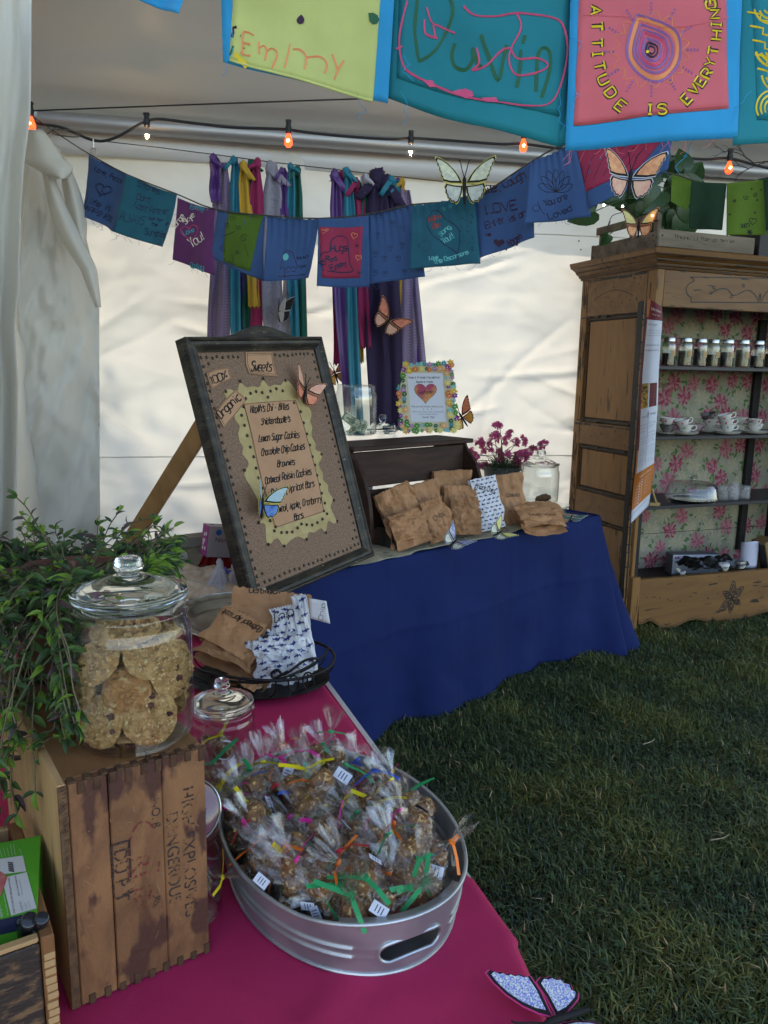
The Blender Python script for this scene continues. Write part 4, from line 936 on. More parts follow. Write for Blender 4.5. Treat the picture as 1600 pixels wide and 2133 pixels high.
butterfly('black-winged butterfly seen edge-on against the grey lace', aty(580, 648, 4.38), .19, ang=8, yaw=75, fold=50, rim='white', fore=M_bk, hind=M_bk)
# ================================================================== SWEETS BOARD
ba, bw, bh, bt_, brl = 1.002, .76, .942, .271, .047
bu = Vector((math.cos(ba), math.sin(ba), 0)); bn = Vector((-math.sin(ba), math.cos(ba), 0)); bup = bn * math.sin(bt_) + Vector((0, 0, 1)) * math.cos(bt_)
bu2 = bu * math.cos(brl) + bup * math.sin(brl); bup2 = bup * math.cos(brl) - bu * math.sin(brl); bN = bu2.cross(bup2)
B0 = Vector((-.448, 2.53, T + .006))
BM = frame(B0, bu2, bup2); BI = BM.inverted()
def bp(px, py): p = BI @ atp(px, py, B0, bN); return (p.x, p.y)
def z3(x, y): return (340 + x / 3.478, 660 + y / 3.478)
def b3(x, y): return bp(*z3(x, y))
M_frame = mat('distressed_black', (.020, .017, .013), (.075, .062, .042), scale=9, rough=.38, st=(1, 3, 1), lo=.45, hi=.75, bump=.4, bscale=60, col3=(.22, .18, .11), s3=34, t3=.68)
M_cork = mat('cork', (.17, .10, .065), (.27, .175, .12), scale=160, rough=.9, bump=.5, bscale=260, lo=.4, hi=.6, col3=(.07, .035, .02), s3=300, t3=.60)
M_stud = mat('bronze_stud', (.06, .05, .04), rough=.3, metal=.9)
M_kraftc = mat('card_brown', (.46, .26, .15), (.40, .22, .125), scale=10, rough=.8); M_parch = mat('parchment', (.44, .34, .16), (.36, .27, .12), scale=14, rough=.75, bump=.3, bscale=30, dist=1.0)
M_ink = mat('marker_black', (.01, .009, .009), rough=.5); M_burnt = mat('burnt_edge', (.10, .055, .03), rough=.8)
bd = thing('menu_board', 'large black framed cork board with the handwritten Sweets menu leaning on the table', 'menu board', M=BM)
RW = .050
def rail(g, L):     # moulded profile swept along x, outer edge at y=0, mitred
    prof = [(0, -.038), (0, .012), (.005, .018), (.012, .019), (.016, .012), (.026, .010), (.034, .013), (.040, .008), (.046, .004), (RW, .002), (RW, -.012)]
    vs = []; n = len(prof)
    for (y, z) in prof: vs.append((y, y, z))
    for (y, z) in prof: vs.append((L - y, y, z))
    g.add(vs, [(i, i + 1, n + i + 1, n + i) for i in range(n - 1)] + [(n - 1, 0, n, 2 * n - 1)])
for M_, L in ((Matrix.Identity(4), bw), (Matrix.Translation((bw, bh, 0)) @ Matrix.Rotation(math.pi, 4, 'Z'), bw), (Matrix.Translation((bw, 0, 0)) @ Matrix.Rotation(math.pi / 2, 4, 'Z'), bh), (Matrix.Translation((0, bh, 0)) @ Matrix.Rotation(-math.pi / 2, 4, 'Z'), bh)):
    g = G(); rail(g, L); g2 = G(); g2.add(g.v, g.f, M_); part(bd, 'frame_rail', g2, M_frame, False, local=True)
g = G(); g.prism([(.16, bh - .002), (bw - .08, bh - .002)] + [(bw - .08 - (bw - .24) * i / 24, bh + .05 * math.sin(math.pi * i / 24) ** 2) for i in range(1, 24)], -.05, -.012); part(bd, 'crest', g, M_frame, False, local=True)
g = G(); g.box((bw / 2, bh / 2, -.012), (bw - .08, bh - .08, .012)); part(bd, 'cork_panel', g, M_cork, False, local=True)
# side of the frame: beading
g = G()
for k in range(60): g.blob((-.0012, .02 + k * .0152, -.004), .0042, sub=1, amp=0)
part(bd, 'beading', g, M_frame, local=True)
PZ = -.006
def lpoly(o, z0, z1): g = G(); g.prism(o, z0, z1); return g
parch = [(545, 560), (560, 475), (610, 510), (655, 500), (700, 508), (728, 455), (770, 502), (815, 490), (860, 492), (895, 450), (960, 520), (1000, 580), (1020, 620), (1065, 660), (1080, 710), (1070, 750), (1085, 800), (1080, 860), (1110, 920), (1108, 960), (1155, 985), (1150, 1030), (1130, 1070), (1160, 1130), (1165, 1180), (1200, 1220), (1200, 1260), (1235, 1320), (1218, 1380), (1262, 1480), (1235, 1495), (1200, 1478), (1182, 1562), (1150, 1530), (1100, 1560), (1060, 1560), (1042, 1612), (980, 1590), (920, 1625), (880, 1662), (830, 1602), (770, 1652), (750, 1600), (745, 1500), (700, 1492), (735, 1440), (700, 1340), (640, 1230), (600, 1160), (598, 1110), (625, 1070), (610, 1030), (580, 990), (585, 940), (560, 900), (550, 840), (560, 790), (525, 740), (520, 690), (470, 600), (450, 535), (500, 525)]
pr = [b3(*p) for p in parch]; part(bd, 'parchment', lpoly(smooth_line(pr + pr[:1], 3)[:-1], PZ, PZ + .0022), M_parch, False, local=True)
card = [b3(*p) for p in ((585, 628), (700, 618), (850, 606), (962, 602), (1020, 790), (1080, 1010), (1130, 1200), (1168, 1412), (1040, 1455), (900, 1500), (812, 1532), (760, 1340), (715, 1190), (680, 1040), (640, 850), (612, 720))]
part(bd, 'menu_card', lpoly(card, PZ + .0024, PZ + .0046), M_kraftc, False, local=True)
labs = [[(600, 258), (790, 256), (800, 340), (825, 430), (740, 428), (625, 408), (602, 340)], [(318, 408), (380, 380), (475, 368), (478, 400), (494, 448), (425, 480), (355, 518), (332, 460)], [(375, 690), (450, 600), (528, 528), (570, 560), (606, 600), (530, 700), (440, 800), (410, 740)]]
for l in labs: part(bd, 'label_scrap', lpoly([b3(*p) for p in l], PZ + .003, PZ + .006), M_kraftc, False, local=True)
SB = Surf(None, None); SB.px = lambda x, y, off=0.0: (lambda q: BM @ Vector((q[0], q[1], PZ + .005 + off)))(bp(x, y))
SB2 = Surf(None, None); SB2.px = lambda x, y, off=0.0: (lambda q: BM @ Vector((q[0], q[1], PZ + .0065 + off)))(bp(x, y))
g = G()
for o in (((587, 632), (700, 622), (850, 610), (960, 606), (1020, 792), (1080, 1012), (1128, 1200), (1164, 1408), (1040, 1450), (900, 1495), (815, 1526), (763, 1340), (718, 1190), (683, 1040), (643, 850), (587, 632)),): ink(g, SB, [[z3(*p) for p in o]], .0028, .0004)
part(bd, 'burnt_outline', g, M_burnt, False)
g = G()
for l in labs:
    c = (sum(p[0] for p in l) / len(l), sum(p[1] for p in l) / len(l)); ink(g, SB2, [[z3(c[0] + (x - c[0]) * .92, c[1] + (y - c[1]) * .92) for x, y in l + l[:1]]], .0022, .0004)
ink(g, SB2, [[z3(605, 278), z3(792, 274)], [z3(622, 396), z3(818, 416)]], .002, .0004)
part(bd, 'burnt_outline', g, M_burnt, False)
g = G()
for (t, p, q, h) in (("Heath's Chi - Bites", (632, 695), (912, 668), 50), ("Snickerdoodle's", (710, 782), (922, 760), 46), ('Lemon Sugar Cookies', (692, 905), (988, 872), 48), ('Chocolate Chip Cookies', (712, 1006), (1028, 958), 48), ('Brownies', (828, 1088), (955, 1070), 44), ('Oatmeal Raisin Cookies', (740, 1212), (1075, 1138), 48), ('Oatmeal, Apricot Bars', (785, 1300), (1098, 1228), 48), ('Oatmeal, Apple, Cranberry', (795, 1424), (1152, 1338), 46), ('Bars', (952, 1474), (1018, 1455), 44)):
    ink(g, SB, letters(t, z3(*p), z3(*q), h / 3.478, slant=.22, wob=.05), .0052, .0008)
part(bd, 'lettering', g, M_ink, False)
g = G(); ink(g, SB2, letters('Sweets', z3(632, 392), z3(785, 392), 20, slant=.2), .0062, .0008); ink(g, SB2, letters('100%', z3(350, 492), z3(470, 440), 16, slant=.1), .0052, .0008); ink(g, SB2, letters('Organic', z3(415, 740), z3(570, 590), 17, slant=.1), .0055, .0008); part(bd, 'lettering', g, M_ink, False)
sg = G(); sg.lathe([(.0062, 0), (.0058, .0022), (.0035, .004), (0, .0046)], 8, cap0=False); stud_me = mesh_of('stud', sg, M_stud, True)
def studs_at(lst, z=PZ):
    for (x, y) in lst: inst(bd, 'stud', stud_me, Matrix.Translation((x, y, z)))
def pl(a, b, n): return [(a[0] + (b[0] - a[0]) * i / (n - 1), a[1] + (b[1] - a[1]) * i / (n - 1)) for i in range(n)]
r = random.Random(3); jt = lambda l: [(x + r.uniform(-.003, .003), y + r.uniform(-.003, .003)) for x, y in l]
i0, i1, j0, j1 = RW + .018, bw - RW - .018, RW + .018, bh - RW - .018
ts = pl((i0, j1), (i1, j1), 25); studs_at(jt([p for p in ts if not (.30 < (p[0] - i0) / (i1 - i0) < .55)]) + jt(pl((i0, j0), (i1, j0), 23)) + jt(pl((i0, j0 + .03), (i0, j1 - .03), 26)) + jt(pl((i1, j0 + .03), (i1, j1 - .03), 24)))
studs_at(jt([(i0 + .03, j1 - .025), (i1 - .03, j0 + .028), (i0 + .03, j0 + .028)]))
ps = [(560, 465), (728, 446), (888, 460), (636, 553), (676, 540), (720, 548), (762, 582), (780, 537), (822, 520), (868, 535), (600, 590), (585, 650), (570, 713), (592, 785), (612, 860), (634, 943), (657, 1013), (676, 1095), (695, 1166), (720, 1240), (950, 622), (998, 686), (1020, 767), (1044, 847), (1066, 927), (1150, 995), (1084, 1012), (1102, 1072), (1118, 1147), (1138, 1213), (1152, 1277), (1174, 1349), (1240, 1328), (1166, 1405), (1190, 1426), (1264, 1480), (1156, 1465), (1120, 1490), (1082, 1507), (1042, 1505), (1005, 1500), (976, 1528), (1182, 1562), (1042, 1610), (938, 1558), (899, 1561), (860, 1562), (880, 1660), (766, 1648), (808, 1550), (816, 1520), (778, 1476), (696, 1490), (592, 1110), (456, 540)]
studs_at([b3(*p) for p in ps], PZ + .0045)
for (lb, px, py, an, sp, rm, fo, hi_) in (('coral orange butterfly on the upper right of the menu board', 1008, 540, -32, .185, 'orange', cpe, cr), ('blue and pale blue butterfly on the lower left of the menu board', 694, 1352, -24, .185, 'yellow', cp_, cb)):
    x, y = b3(px, py); butterfly(lb, None, sp, rim=rm, fore=fo, hind=hi_, M=BM @ Matrix.Translation((x, y, .012)) @ Matrix.Rotation(R(an), 4, 'Z'), fold=18 if fo is cpe else 38)
# timber prop
M_pine = mat('pine_stud', (.42, .24, .10), (.30, .16, .06), scale=3, rough=.6, st=(6, 6, .6), bump=.1, bscale=20)
p1, p2 = aty(446, 852, 3.12), aty(295, 1092, 3.48); dd = (p2 - p1).normalized(); pe = p2 + dd * ((0 - p2.z) / dd.z)
g = G(); Mx = frame(p1.lerp(pe, .5), dd.cross(Vector((0, 1, 0))), Vector((0, 1, .2))); Mx = frame(p1.lerp(pe, .5), Vector((0, 1, 0)).cross(dd), dd)
g.bbox((0, 0, 0), (.075, (pe - p1).length, .042), Mx, b=.003); single('timber_prop', g, M_pine, 'bare pine two-by-four slanting behind the menu board', 'timber')

# ================================================================== RISER AND WHAT STANDS ON IT
M_dwood = mat('dark_stained_wood', (.022, .010, .007), (.045, .02, .013), scale=4, rough=.6, st=(1, 1, 8), bump=.2, bscale=30, spec=.25, col3=(.10, .05, .035), s3=18, t3=.72)
zt = onb(750, 930, .32).z; s0 = (onb(735, 935, .32) - A0).dot(UB); s1 = (onb(978, 910, .32) - A0).dot(UB)
HT = zt - T
FM = frame(tb(s0, .32), UB, NB)       # x along the table, y back, z up; origin front-left-bottom of the riser
rs = thing('wooden_riser', 'dark stained slatted wooden riser with rounded ends behind the paper bags', 'riser', M=FM); LR = s1 - s0
side = [(-.10, .0), (-.125, .06), (-.125, .15), (-.105, .25), (-.06, .35), (-.0, HT - .055), (.02, HT - .022), (.24, HT - .022), (.24, 0)]
side = smooth_line(side[:7], 4) + side[7:]
for x in (0.0, LR - .02):
    g = G(); g.prism([(a, b) for a, b in side], 0, .02, Matrix(((0, 0, 1, x), (1, 0, 0, 0), (0, 1, 0, 0), (0, 0, 0, 1)))); part(rs, 'side_panel', g, M_dwood, False, local=True)
g = G(); g.bbox((LR / 2, .115, HT - .011), (LR + .03, .27, .022), b=.004, warp=.003); part(rs, 'top', g, M_dwood, local=True)
for k, (z0, z1, y0) in enumerate(((HT - .20, HT - .03, .01), (HT - .40, HT - .216, .01), (.02, .09, -.105))):
    g = G(); g.bbox((LR / 2, y0 + .015, (z0 + z1) / 2), (LR - .044, .014, z1 - z0), b=.003, warp=.002); part(rs, 'slat', g, M_dwood, local=True)
ZT = T + HT
def onr(px, py): return atz(px, py, ZT + .001)
M_glassT = thin_glass('jar_glass', (.97, .985, .98), fac=1.7, rough=.03); M_glass = glass('clear_glass'); M_metal_lid = mat('tin_lid', (.55, .55, .54), rough=.35, metal=1)
def jar_body(th, c, r, h, nr=.78, thick=.003, mt=None, nm='glass'):
    """open cookie jar: foot, wall, shoulder, rolled neck"""
    g = G(); P = [(r * .86, .0), (r * .96, .008), (r, .025), (r, h * .72), (r * .985, h * .82), (r * .93, h * .90), (r * nr * 1.1, h * .95), (r * nr * 1.08, h * .975), (r * nr * 1.12, h), (r * nr * 1.02, h + .003)]
    I = [(max(.001, a - thick), b + (.005 if k == 0 else 0)) for k, (a, b) in enumerate(P[:-1])][::-1]
    g.lathe(smooth_line(P, 2) + I, 48, Matrix.Translation(c), cap0=True, cap1=True); return part(th, nm, g, mt or M_glassT, 60)
def jar_lid(th, c, r, hk=.045, name='lid', dome=.03):
    g = G(); P = [(r * .80, -.012), (r * .86, -.012), (r * .88, 0), (r * 1.02, .0), (r * 1.05, .006), (r * 1.03, .012), (r * .9, .015), (r * .6, .012 + dome * .55), (r * .3, .012 + dome), (r * .17, .014 + dome), (r * .15, .02 + dome), (r * .22, .026 + dome), (r * .27, .012 + dome + hk * .5), (r * .27, dome + hk * .8), (r * .22, .01 + dome + hk), (r * .08, .012 + dome + hk), (0.0005, .010 + dome + hk)]
    g.lathe(smooth_line(P, 3), 48, Matrix.Translation(c), cap0=True); o = part(th, name, g, M_glass, 60); return o
c = onr(741, 905); rj = 43 / FPX * c.y
dj = thing('donation_jar', 'open glass donation jar with dollar bills at the left end of the riser', 'jar', c)
jar_body(dj, c, rj, rj * 2.35, nr=.84)
M_bill = mat('banknote', (.60, .62, .46), (.50, .53, .38), scale=40, rough=.8); M_billi = mat('banknote_ink', (.09, .14, .08), rough=.8)
def bill(label, M_, crumple, seed):
    t = thing('banknote', label, 'banknote', M=M_, group='dollar bills in the donation jar')
    fn = lambda u, v: ((u - .5) * .125, (v - .5) * .056, crumple * .02 * math.sin(u * 9 + seed) + .01 * crumple * fbm(u * 3, v * 3, seed))
    g = G(); g.sheet(fn, 18, 8, .0004); part(t, 'paper', g, M_bill, True, local=True)
    g = G(); off = .0008
    def loc(pts, w_):
        for (x0, y0), (x1, y1) in zip(pts, pts[1:]):
            d = math.hypot(x1 - x0, y1 - y0); n = max(1, int(d / .1)); nx, ny = -(y1 - y0) / d * w_, (x1 - x0) / d * w_
            for i in range(n):
                a, b = i / n, (i + 1) / n; q = []
                for (t_, sg) in ((a, 1), (b, 1), (b, -1), (a, -1)):
                    u, v = x0 + (x1 - x0) * t_ + nx * sg, y0 + (y1 - y0) * t_ + ny * sg; p = fn(u, v); q.append((p[0], p[1], p[2] + off))
                g.add(q, [(0, 1, 2, 3)])
    loc([(.05, .1), (.95, .1), (.95, .9), (.05, .9), (.05, .1)], .018); loc([(.5 + .13 * math.cos(a * .6), .5 + .36 * math.sin(a * .6)) for a in range(12)], .02)
    loc([(.46, .3), (.54, .3), (.55, .6), (.5, .75), (.45, .6), (.46, .3)], .03)
    for (x, y) in ((.1, .2), (.9, .2), (.1, .8), (.9, .8)): loc([(x, y - .08), (x, y + .08)], .014)
    loc([(.18, .5), (.34, .5)], .06); loc([(.66, .5), (.82, .5)], .06)
    part(t, 'print', g, M_billi, False, local=True)
RX = Matrix.Rotation
bc = c + Vector((-rj * .18, -rj * .15, .075)); bill('dollar bill standing tilted against the jar wall, highest of the bills', Matrix.Translation(bc) @ RX(R(-8), 4, 'Z') @ RX(R(80), 4, 'X') @ RX(R(-34), 4, 'Z') @ Matrix.Scale(.92, 4), .25, 1)
bill('folded dollar bill at the right inside the donation jar', Matrix.Translation(c + Vector((rj * .38, -rj * .3, .045))) @ RX(R(25), 4, 'Z') @ RX(R(70), 4, 'X') @ RX(R(70), 4, 'Z') @ Matrix.Scale(.7, 4), 1, 2)
bill('crumpled dollar bill lying on the bottom of the donation jar', Matrix.Translation(c + Vector((-.005, -rj * .3, .028))) @ RX(R(10), 4, 'Z') @ RX(R(45), 4, 'X') @ RX(R(20), 4, 'Z') @ Matrix.Scale(.8, 4), 1, 3)
c2 = onr(797, 902); ld = thing('jar_lid', 'clear glass jar lid with square knob lying beside the donation jar', 'jar lid', c2); jar_lid(ld, c2 + Vector((0, 0, .012)), .085, hk=.05, dome=.03)
# artificial twig leaning behind the jar
g = G(); r = random.Random(2); q0 = onr(782, 880) + Vector((0, .08, 0)); g.tube(catm([q0, q0 + Vector((0, 0, .12)), aty(776, 800, q0.y), aty(758, 758, q0.y)], 4), .006, 6)
for k in range(5): p = aty(780 - 3 * k, 860 - 18 * k, q0.y); g.blob(p + Vector((.012 * (-1) ** k, -.01, 0)), .022, sub=1, amp=.3, seed=k, sc=(.5, .3, 1.2))
single('driftwood_twig', g, mat('grey_twig', (.12, .11, .12), (.22, .2, .2), scale=20, rough=.8), 'grey dried seed-pod twig standing behind the donation jar', 'twig')
# flower frame
cf0 = onr(850, 902); FN = Vector((.06, -1, 0)).normalized()
Sf = plane_surf(cf0, Vector((-.10, -1, .12)))
def zf(x, y): return (800 + x / 8, 740 + y / 8)
fr = thing('flower_frame', 'picture frame covered in coloured paper flowers holding the fundraiser sheet', 'picture frame', cf0)
g = G(); q4 = [zf(190, 130), zf(1110, 130), zf(1190, 1260), zf(440, 1270)]
q4 = [(826, 757), (938, 757), (950, 898), (840, 900)]
q4 = [(825, 760), (940, 757), (952, 896), (837, 898)]
def quadslab(S, q, o0, o1):
    a = [S.px(x, y, o0) for x, y in q]; b = [S.px(x, y, o1) for x, y in q]; g = G(); n = len(q)
    g.add(a + b, [tuple(range(n)), tuple(range(2 * n - 1, n - 1, -1))] + [(i, (i + 1) % n, n + (i + 1) % n, n + i) for i in range(n)]); return g
part(fr, 'backing', quadslab(Sf, q4, -.012, 0), mat('frame_cream', (.6, .55, .4), rough=.7), False)
part(fr, 'sheet', quadslab(Sf, [zf(385, 300), zf(975, 300), zf(1045, 1105), zf(455, 1105)], .0005, .0015), mat('paper_white', (.62, .64, .72), rough=.6), False)
g = G()
for (t, p, q, h) in (("Emmy's Friends Foundation", (410, 388), (930, 386), 34), ('Sweets & Treats', (535, 458), (820, 458), 30), ): ink(g, Sf, letters(t, zf(*p), zf(*q), h / 8, slant=.2, wob=.02), .0022, .0022)
printed(g, Sf, 'Help yourself and give what you can.', zf(458, 862), zf(990, 862), 3.2, .0022); ink(g, Sf, [[zf(455, 868), zf(990, 868)]], .0008, .0022)
printed(g, Sf, '100% of your donation will go to furthering the', zf(470, 950), zf(1000, 950), 2.4, .0022); printed(g, Sf, "mission of Emmy's Friends.", zf(580, 990), zf(890, 990), 2.4, .0022)
ink(g, Sf, letters('THANK YOU!', zf(635, 1048), zf(850, 1048), 3.6, wob=.02), .0018, .0022)
for x in (660, 727, 792): fill(g, Sf, heart(*zf(x, 898), 1.1), .0022)
part(fr, 'lettering', g, M_ink, False)
g = G(); fill(g, Sf, heart(*zf(692, 615), 23.5), .0022); ho = part(fr, 'heart', g, mat('heart_print', (.62, .30, .08), (.40, .06, .12), scale=9, rough=.6, lo=.4, hi=.55), False)
g = G(); ink(g, Sf, [heart(*zf(692, 615), 23.5)], .0018, .0028); ink(g, Sf, letters('Fundraiser', zf(560, 645), zf(825, 635), 6.5, slant=.2), .0026, .0034); part(fr, 'heart_outline', g, M_ink, False)
fcs = [mat('flower_' + n, c_, rough=.4, coat=.3) for n, c_ in (('yellow', (.75, .50, .06)), ('peach', (.78, .45, .20)), ('orange', (.75, .22, .05)), ('purple', (.26, .04, .28)), ('teal', (.03, .32, .38)), ('green', (.08, .30, .04)), ('lilac', (.45, .25, .45)), ('lemon', (.78, .66, .22)), ('darkgreen', (.02, .14, .03)), ('aqua', (.2, .52, .5)))]
M_pearl = mat('pearl', (.8, .78, .72), rough=.2)
def flower_mesh(m, n):
    g = G()
    for ring, rr, z in ((0, 1.0, 0), (1, .68, .22)):
        for k in range(n):
            a = 2 * math.pi * (k + ring * .5) / n; w_ = math.pi / n * .95
            P = [(0, 0, z + .1), (rr * .6 * math.cos(a - w_), rr * .6 * math.sin(a - w_), z + .12), (rr * .95 * math.cos(a - w_ * .5), rr * .95 * math.sin(a - w_ * .5), z + .3), (rr * math.cos(a), rr * math.sin(a), z + .26), (rr * .95 * math.cos(a + w_ * .5), rr * .95 * math.sin(a + w_ * .5), z + .3), (rr * .6 * math.cos(a + w_), rr * .6 * math.sin(a + w_), z + .12)]
            g.add(P, [(0, 1, 2, 3), (0, 3, 4, 5)])
    g.k = 1; g.blob((0, 0, .42), .2, sub=1, amp=0); return mesh_of('flower', g, [m, M_pearl], False)
fmes = [flower_mesh(m, 8 if i % 3 else 6) for i, m in enumerate(fcs)]
r = random.Random(12); fp = []
nrm = (Sf.P(880, 800, .01) - Sf.P(880, 800)).normalized()
for (a, b, n) in ((q4[0], q4[1], 12), (q4[3], q4[2], 12), (q4[0], q4[3], 15), (q4[1], q4[2], 15)):
    for row in (-1, 1):
        for i in range(n):
            t = (i + r.uniform(.1, .9)) / n; x = a[0] + (b[0] - a[0]) * t; y = a[1] + (b[1] - a[1]) * t
            cx = sum(p[0] for p in q4) / 4; cy2 = sum(p[1] for p in q4) / 4; inn = 5.5 + row * 5.5 + r.uniform(-1.5, 1.5)
            if abs(a[1] - b[1]) < 20: y += inn * (1 if y < cy2 else -1)
            else: x += inn * (1 if x < cx else -1)
            fp.append((x, y))
Finv = BASE[fr.name].inverted()
for i, (x, y) in enumerate(fp):
    k = r.choice(range(len(fmes))); s = r.uniform(.010, .019) if k not in (0, 1, 7) else r.uniform(.016, .024)
    M_ = frame(Sf.px(x, y, .002 + .003 * r.random()), Vector((1, .1, 0)), Vector((0, 0, 1)));
    inst(fr, 'flower', fmes[k], Finv @ M_ @ RX(r.uniform(0, 6), 4, 'Z') @ Matrix.Scale(s, 4))
butterfly('blue grey butterfly standing on the riser before the flower frame', onr(838, 898) + Vector((0, -.01, .055)), .15, ang=20, yaw=20, fold=-40, rim='white', fore=cp_, hind=cl_, tilt=-20)
butterfly('orange butterfly clipped to the right end of the riser beside the flower frame', aty(962, 868, onr(960, 900).y - .02), .215, ang=35, yaw=-20, fold=20, rim='orange', fore=cr, hind=cy_)

# ================================================================== ON THE BLUE TABLE
M_run = mat('map_runner', (.42, .37, .26), (.30, .27, .19), scale=7, rough=.8, lo=.4, hi=.6, dist=1.4, col3=(.16, .17, .11), s3=13, t3=.60)
rn = thing('table_runner', 'cream and green marbled paper runner along the front of the blue table', 'table runner', tb(.8, .1))
def runf(u, v):
    s = -.02 + 2.06 * u; lo = .012 + .03 * max(0, math.sin(s * 9 + 1)) * (s > .5) + .008 * math.sin(s * 31); n = lo + (.62 - lo) * v
    p = tb(s, n, .0055 + .004 * max(0, fbm(s * 3, n * 5, 2))); return p
g = G(); g.sheet(runf, 120, 30, .001); part(rn, 'sheet', g, M_run, True)
c = atz(757, 1102, T + .006); rr_ = 17.5 / FPX * c.y * 1.05
g = G(); g.lathe([(rr_, 0), (rr_, .245), (rr_ * .98, .25), (rr_ * .4, .25), (rr_ * .38, .2)], 28, Matrix.Translation(c)); 
single('paper_roll', g, mat('paper_roll_white', (.68, .68, .70), rough=.8), 'white paper towel roll standing behind the right edge of the menu board', 'paper roll')
# flat dark tray behind the bags
M_tray = mat('tray_black', (.025, .022, .018), (.05, .045, .035), scale=6, rough=.45, st=(1, 8, 1), bump=.2)
tq = [(782, 1082), (812, 1140), (1000, 1118), (985, 1075)]
ty = thing('wooden_tray', 'dark wooden tray filled with upright kraft bags', 'tray', atz(880, 1110, T + .006))
tA = atz(790, 1098, T + .006); tB = atz(815, 1142, T + .006); tC = atz(992, 1110, T + .006); 
def plank(g, a, b, h, th, lift=0): 
    a = Vector(a); b = Vector(b); d = b - a; M_ = frame((a + b) / 2, d, Vector((0, 0, 1)).cross(d)); g.bbox((0, 0, h / 2 + lift), (d.length, th, h), M_, b=.003); return g
tS0 = (tB - A0).dot(UB); tS1 = (tC - A0).dot(UB)
for a, b in ((tb(tS0, .10, .006), tb(tS1, .10, .006)), (tb(tS0, .10, .006), tb(tS0, .40, .006)), (tb(tS1, .10, .006), tb(tS1, .40, .006)), (tb(tS0, .40, .006), tb(tS1, .40, .006))):
    g = G(); plank(g, a, b, .085 if a != tb(tS0, .10, .006) or b == tb(tS0, .40, .006) else .03, .016); part(ty, 'rim', g, M_tray)
g = G(); a = tb((tS0 + tS1) / 2, .25, .012); g.bbox((0, 0, 0), (tS1 - tS0 - .02, .29, .008), frame(a, UB, NB)); part(ty, 'base', g, M_tray)
M_kraft = mat('kraft_paper', (.40, .205, .10), (.32, .16, .075), scale=12, rough=.6, bump=.6, bscale=30, lo=.4, hi=.62, spec=.2, dist=.6, var=.16)
M_shp = mat('bag_white', (.60, .60, .62), rough=.7, bump=.4, bscale=18); M_shark = mat('print_navy', (.03, .035, .17), rough=.6)
def bagbox(W, H, D, seed, lean=0.0, crump=1.0):
    """crumpled paper bag: closed pinked top, side gussets; local x width, z height, y depth"""
    def f(side):
        def fn(u, v):
            x = (u - .5) * W * (1 - .08 * v + .04 * math.sin(v * 9 + seed)); z = H * v
            d = D / 2 * (1 - v) ** .7 * (1 - .75 * abs(2 * u - 1) ** 4) + .002
            c_ = crump * (.020 * abs(fbm(u * 2.2 + seed, v * 2.6 + u, seed, 5)) + .011 * abs(((u * 2.3 + v * 1.1 + seed * .37) % 1) - .5) + .009 * abs(((u * 1.2 - v * 2.7 + seed * .61) % 1) - .5))
            y = side * (d + c_) + lean * v * v * H + .01 * math.sin(v * 5 + seed) * v
            if v > .98: z += .003 * math.sin(u * 60)
            return (x + .008 * fbm(v * 3, seed, 1), y, z)
        return fn
    return f
def shark(g, fn, u, v, s, a, off, W, H):
    out = [(-1, 0), (-.6, .12), (-.2, .28), (-.05, .62), (.12, .30), (.55, .16), (.85, .42), (.78, 0), (.9, -.30), (.5, -.08), (.1, -.16), (-.1, -.42), (-.25, -.18), (-.7, -.12)]
    P = []
    for (x, y) in out:
        uu = u + (x * math.cos(a) - y * math.sin(a)) * s / W; vv = v + (x * math.sin(a) + y * math.cos(a)) * s / H; uu = min(max(uu, .01), .99); vv = min(max(vv, .01), .99)
        p = fn(uu, vv); P.append((p[0], p[1] + off, p[2]))
    g.add(P, [tuple(range(len(P)))])
def paper_bag(label, M_, W, H, D, seed, kind='kraft', text=None, lean=0, crump=1, group='paper treat bags'):
    t = thing('paper_bag', label, 'paper bag', M=M_, group=group); f = bagbox(W, H, D, seed, lean, crump)
    g = G(); g.sheet(f(-1), 24, 26, .0006); g.sheet(f(1), 12, 12, .0006)
    part(t, 'bag', g, M_kraft if kind == 'kraft' else M_shp, 14, local=True)
    fn = f(-1)
    if kind == 'shark':
        g = G(); r = random.Random(seed); sz = .013
        ny = int(H / .020); nx = int(W / .032)
        for j in range(ny):
            for i in range(nx): shark(g, fn, (i + .5 + .5 * (j % 2)) / (nx + .5), (j + .5) / ny, sz, r.uniform(-.3, .3) + (math.pi if j % 2 else 0), -.0018, W, H)
        part(t, 'shark_print', g, M_shark, False, local=True)
    if text:
        g = G(); S = Surf(None, None); S.px = lambda x, y, off=0: Vector(fn(x, y)) + Vector((0, -off, 0))
        for s in letters(text[0], (text[1], text[2] * 1.0), (text[3], text[4]), .0001):
            pass
        h = text[5]; sts = letters(text[0], (text[1] * W, -text[2] * H), (text[3] * W, -text[4] * H), h, slant=.2)
        for s in sts:
            P = [Vector(fn(min(max(x / W, 0), 1), min(max(-y / H, 0), 1))) + Vector((0, -.0022, 0)) for x, y in s]
            for a, b in zip(P, P[1:]):
                d = b - a; sd_ = d.cross(Vector((0, -1, 0)))
                if sd_.length < 1e-8: continue
                sd_ = sd_.normalized() * .0013; g.add([a - sd_, a + sd_, b + sd_, b - sd_], [(0, 1, 2, 3)])
        part(t, 'lettering', g, M_ink, False, local=True)
    return t
def bs(px, n, z):
    s = 1.0
    for _ in range(12):
        v = tb(s, n, z - T) - CAM; s += (px - 800 - FPX * v.dot(rgt) / v.dot(fwd)) / 520
    return tb(s, n, z - T)
def bagM(px, n, z, yaw=0, tilt=0, roll=0): return Matrix.Translation(bs(px, n, z)) @ RX(R(yaw), 4, 'Z') @ RX(R(tilt), 4, 'X') @ RX(R(roll), 4, 'Y')
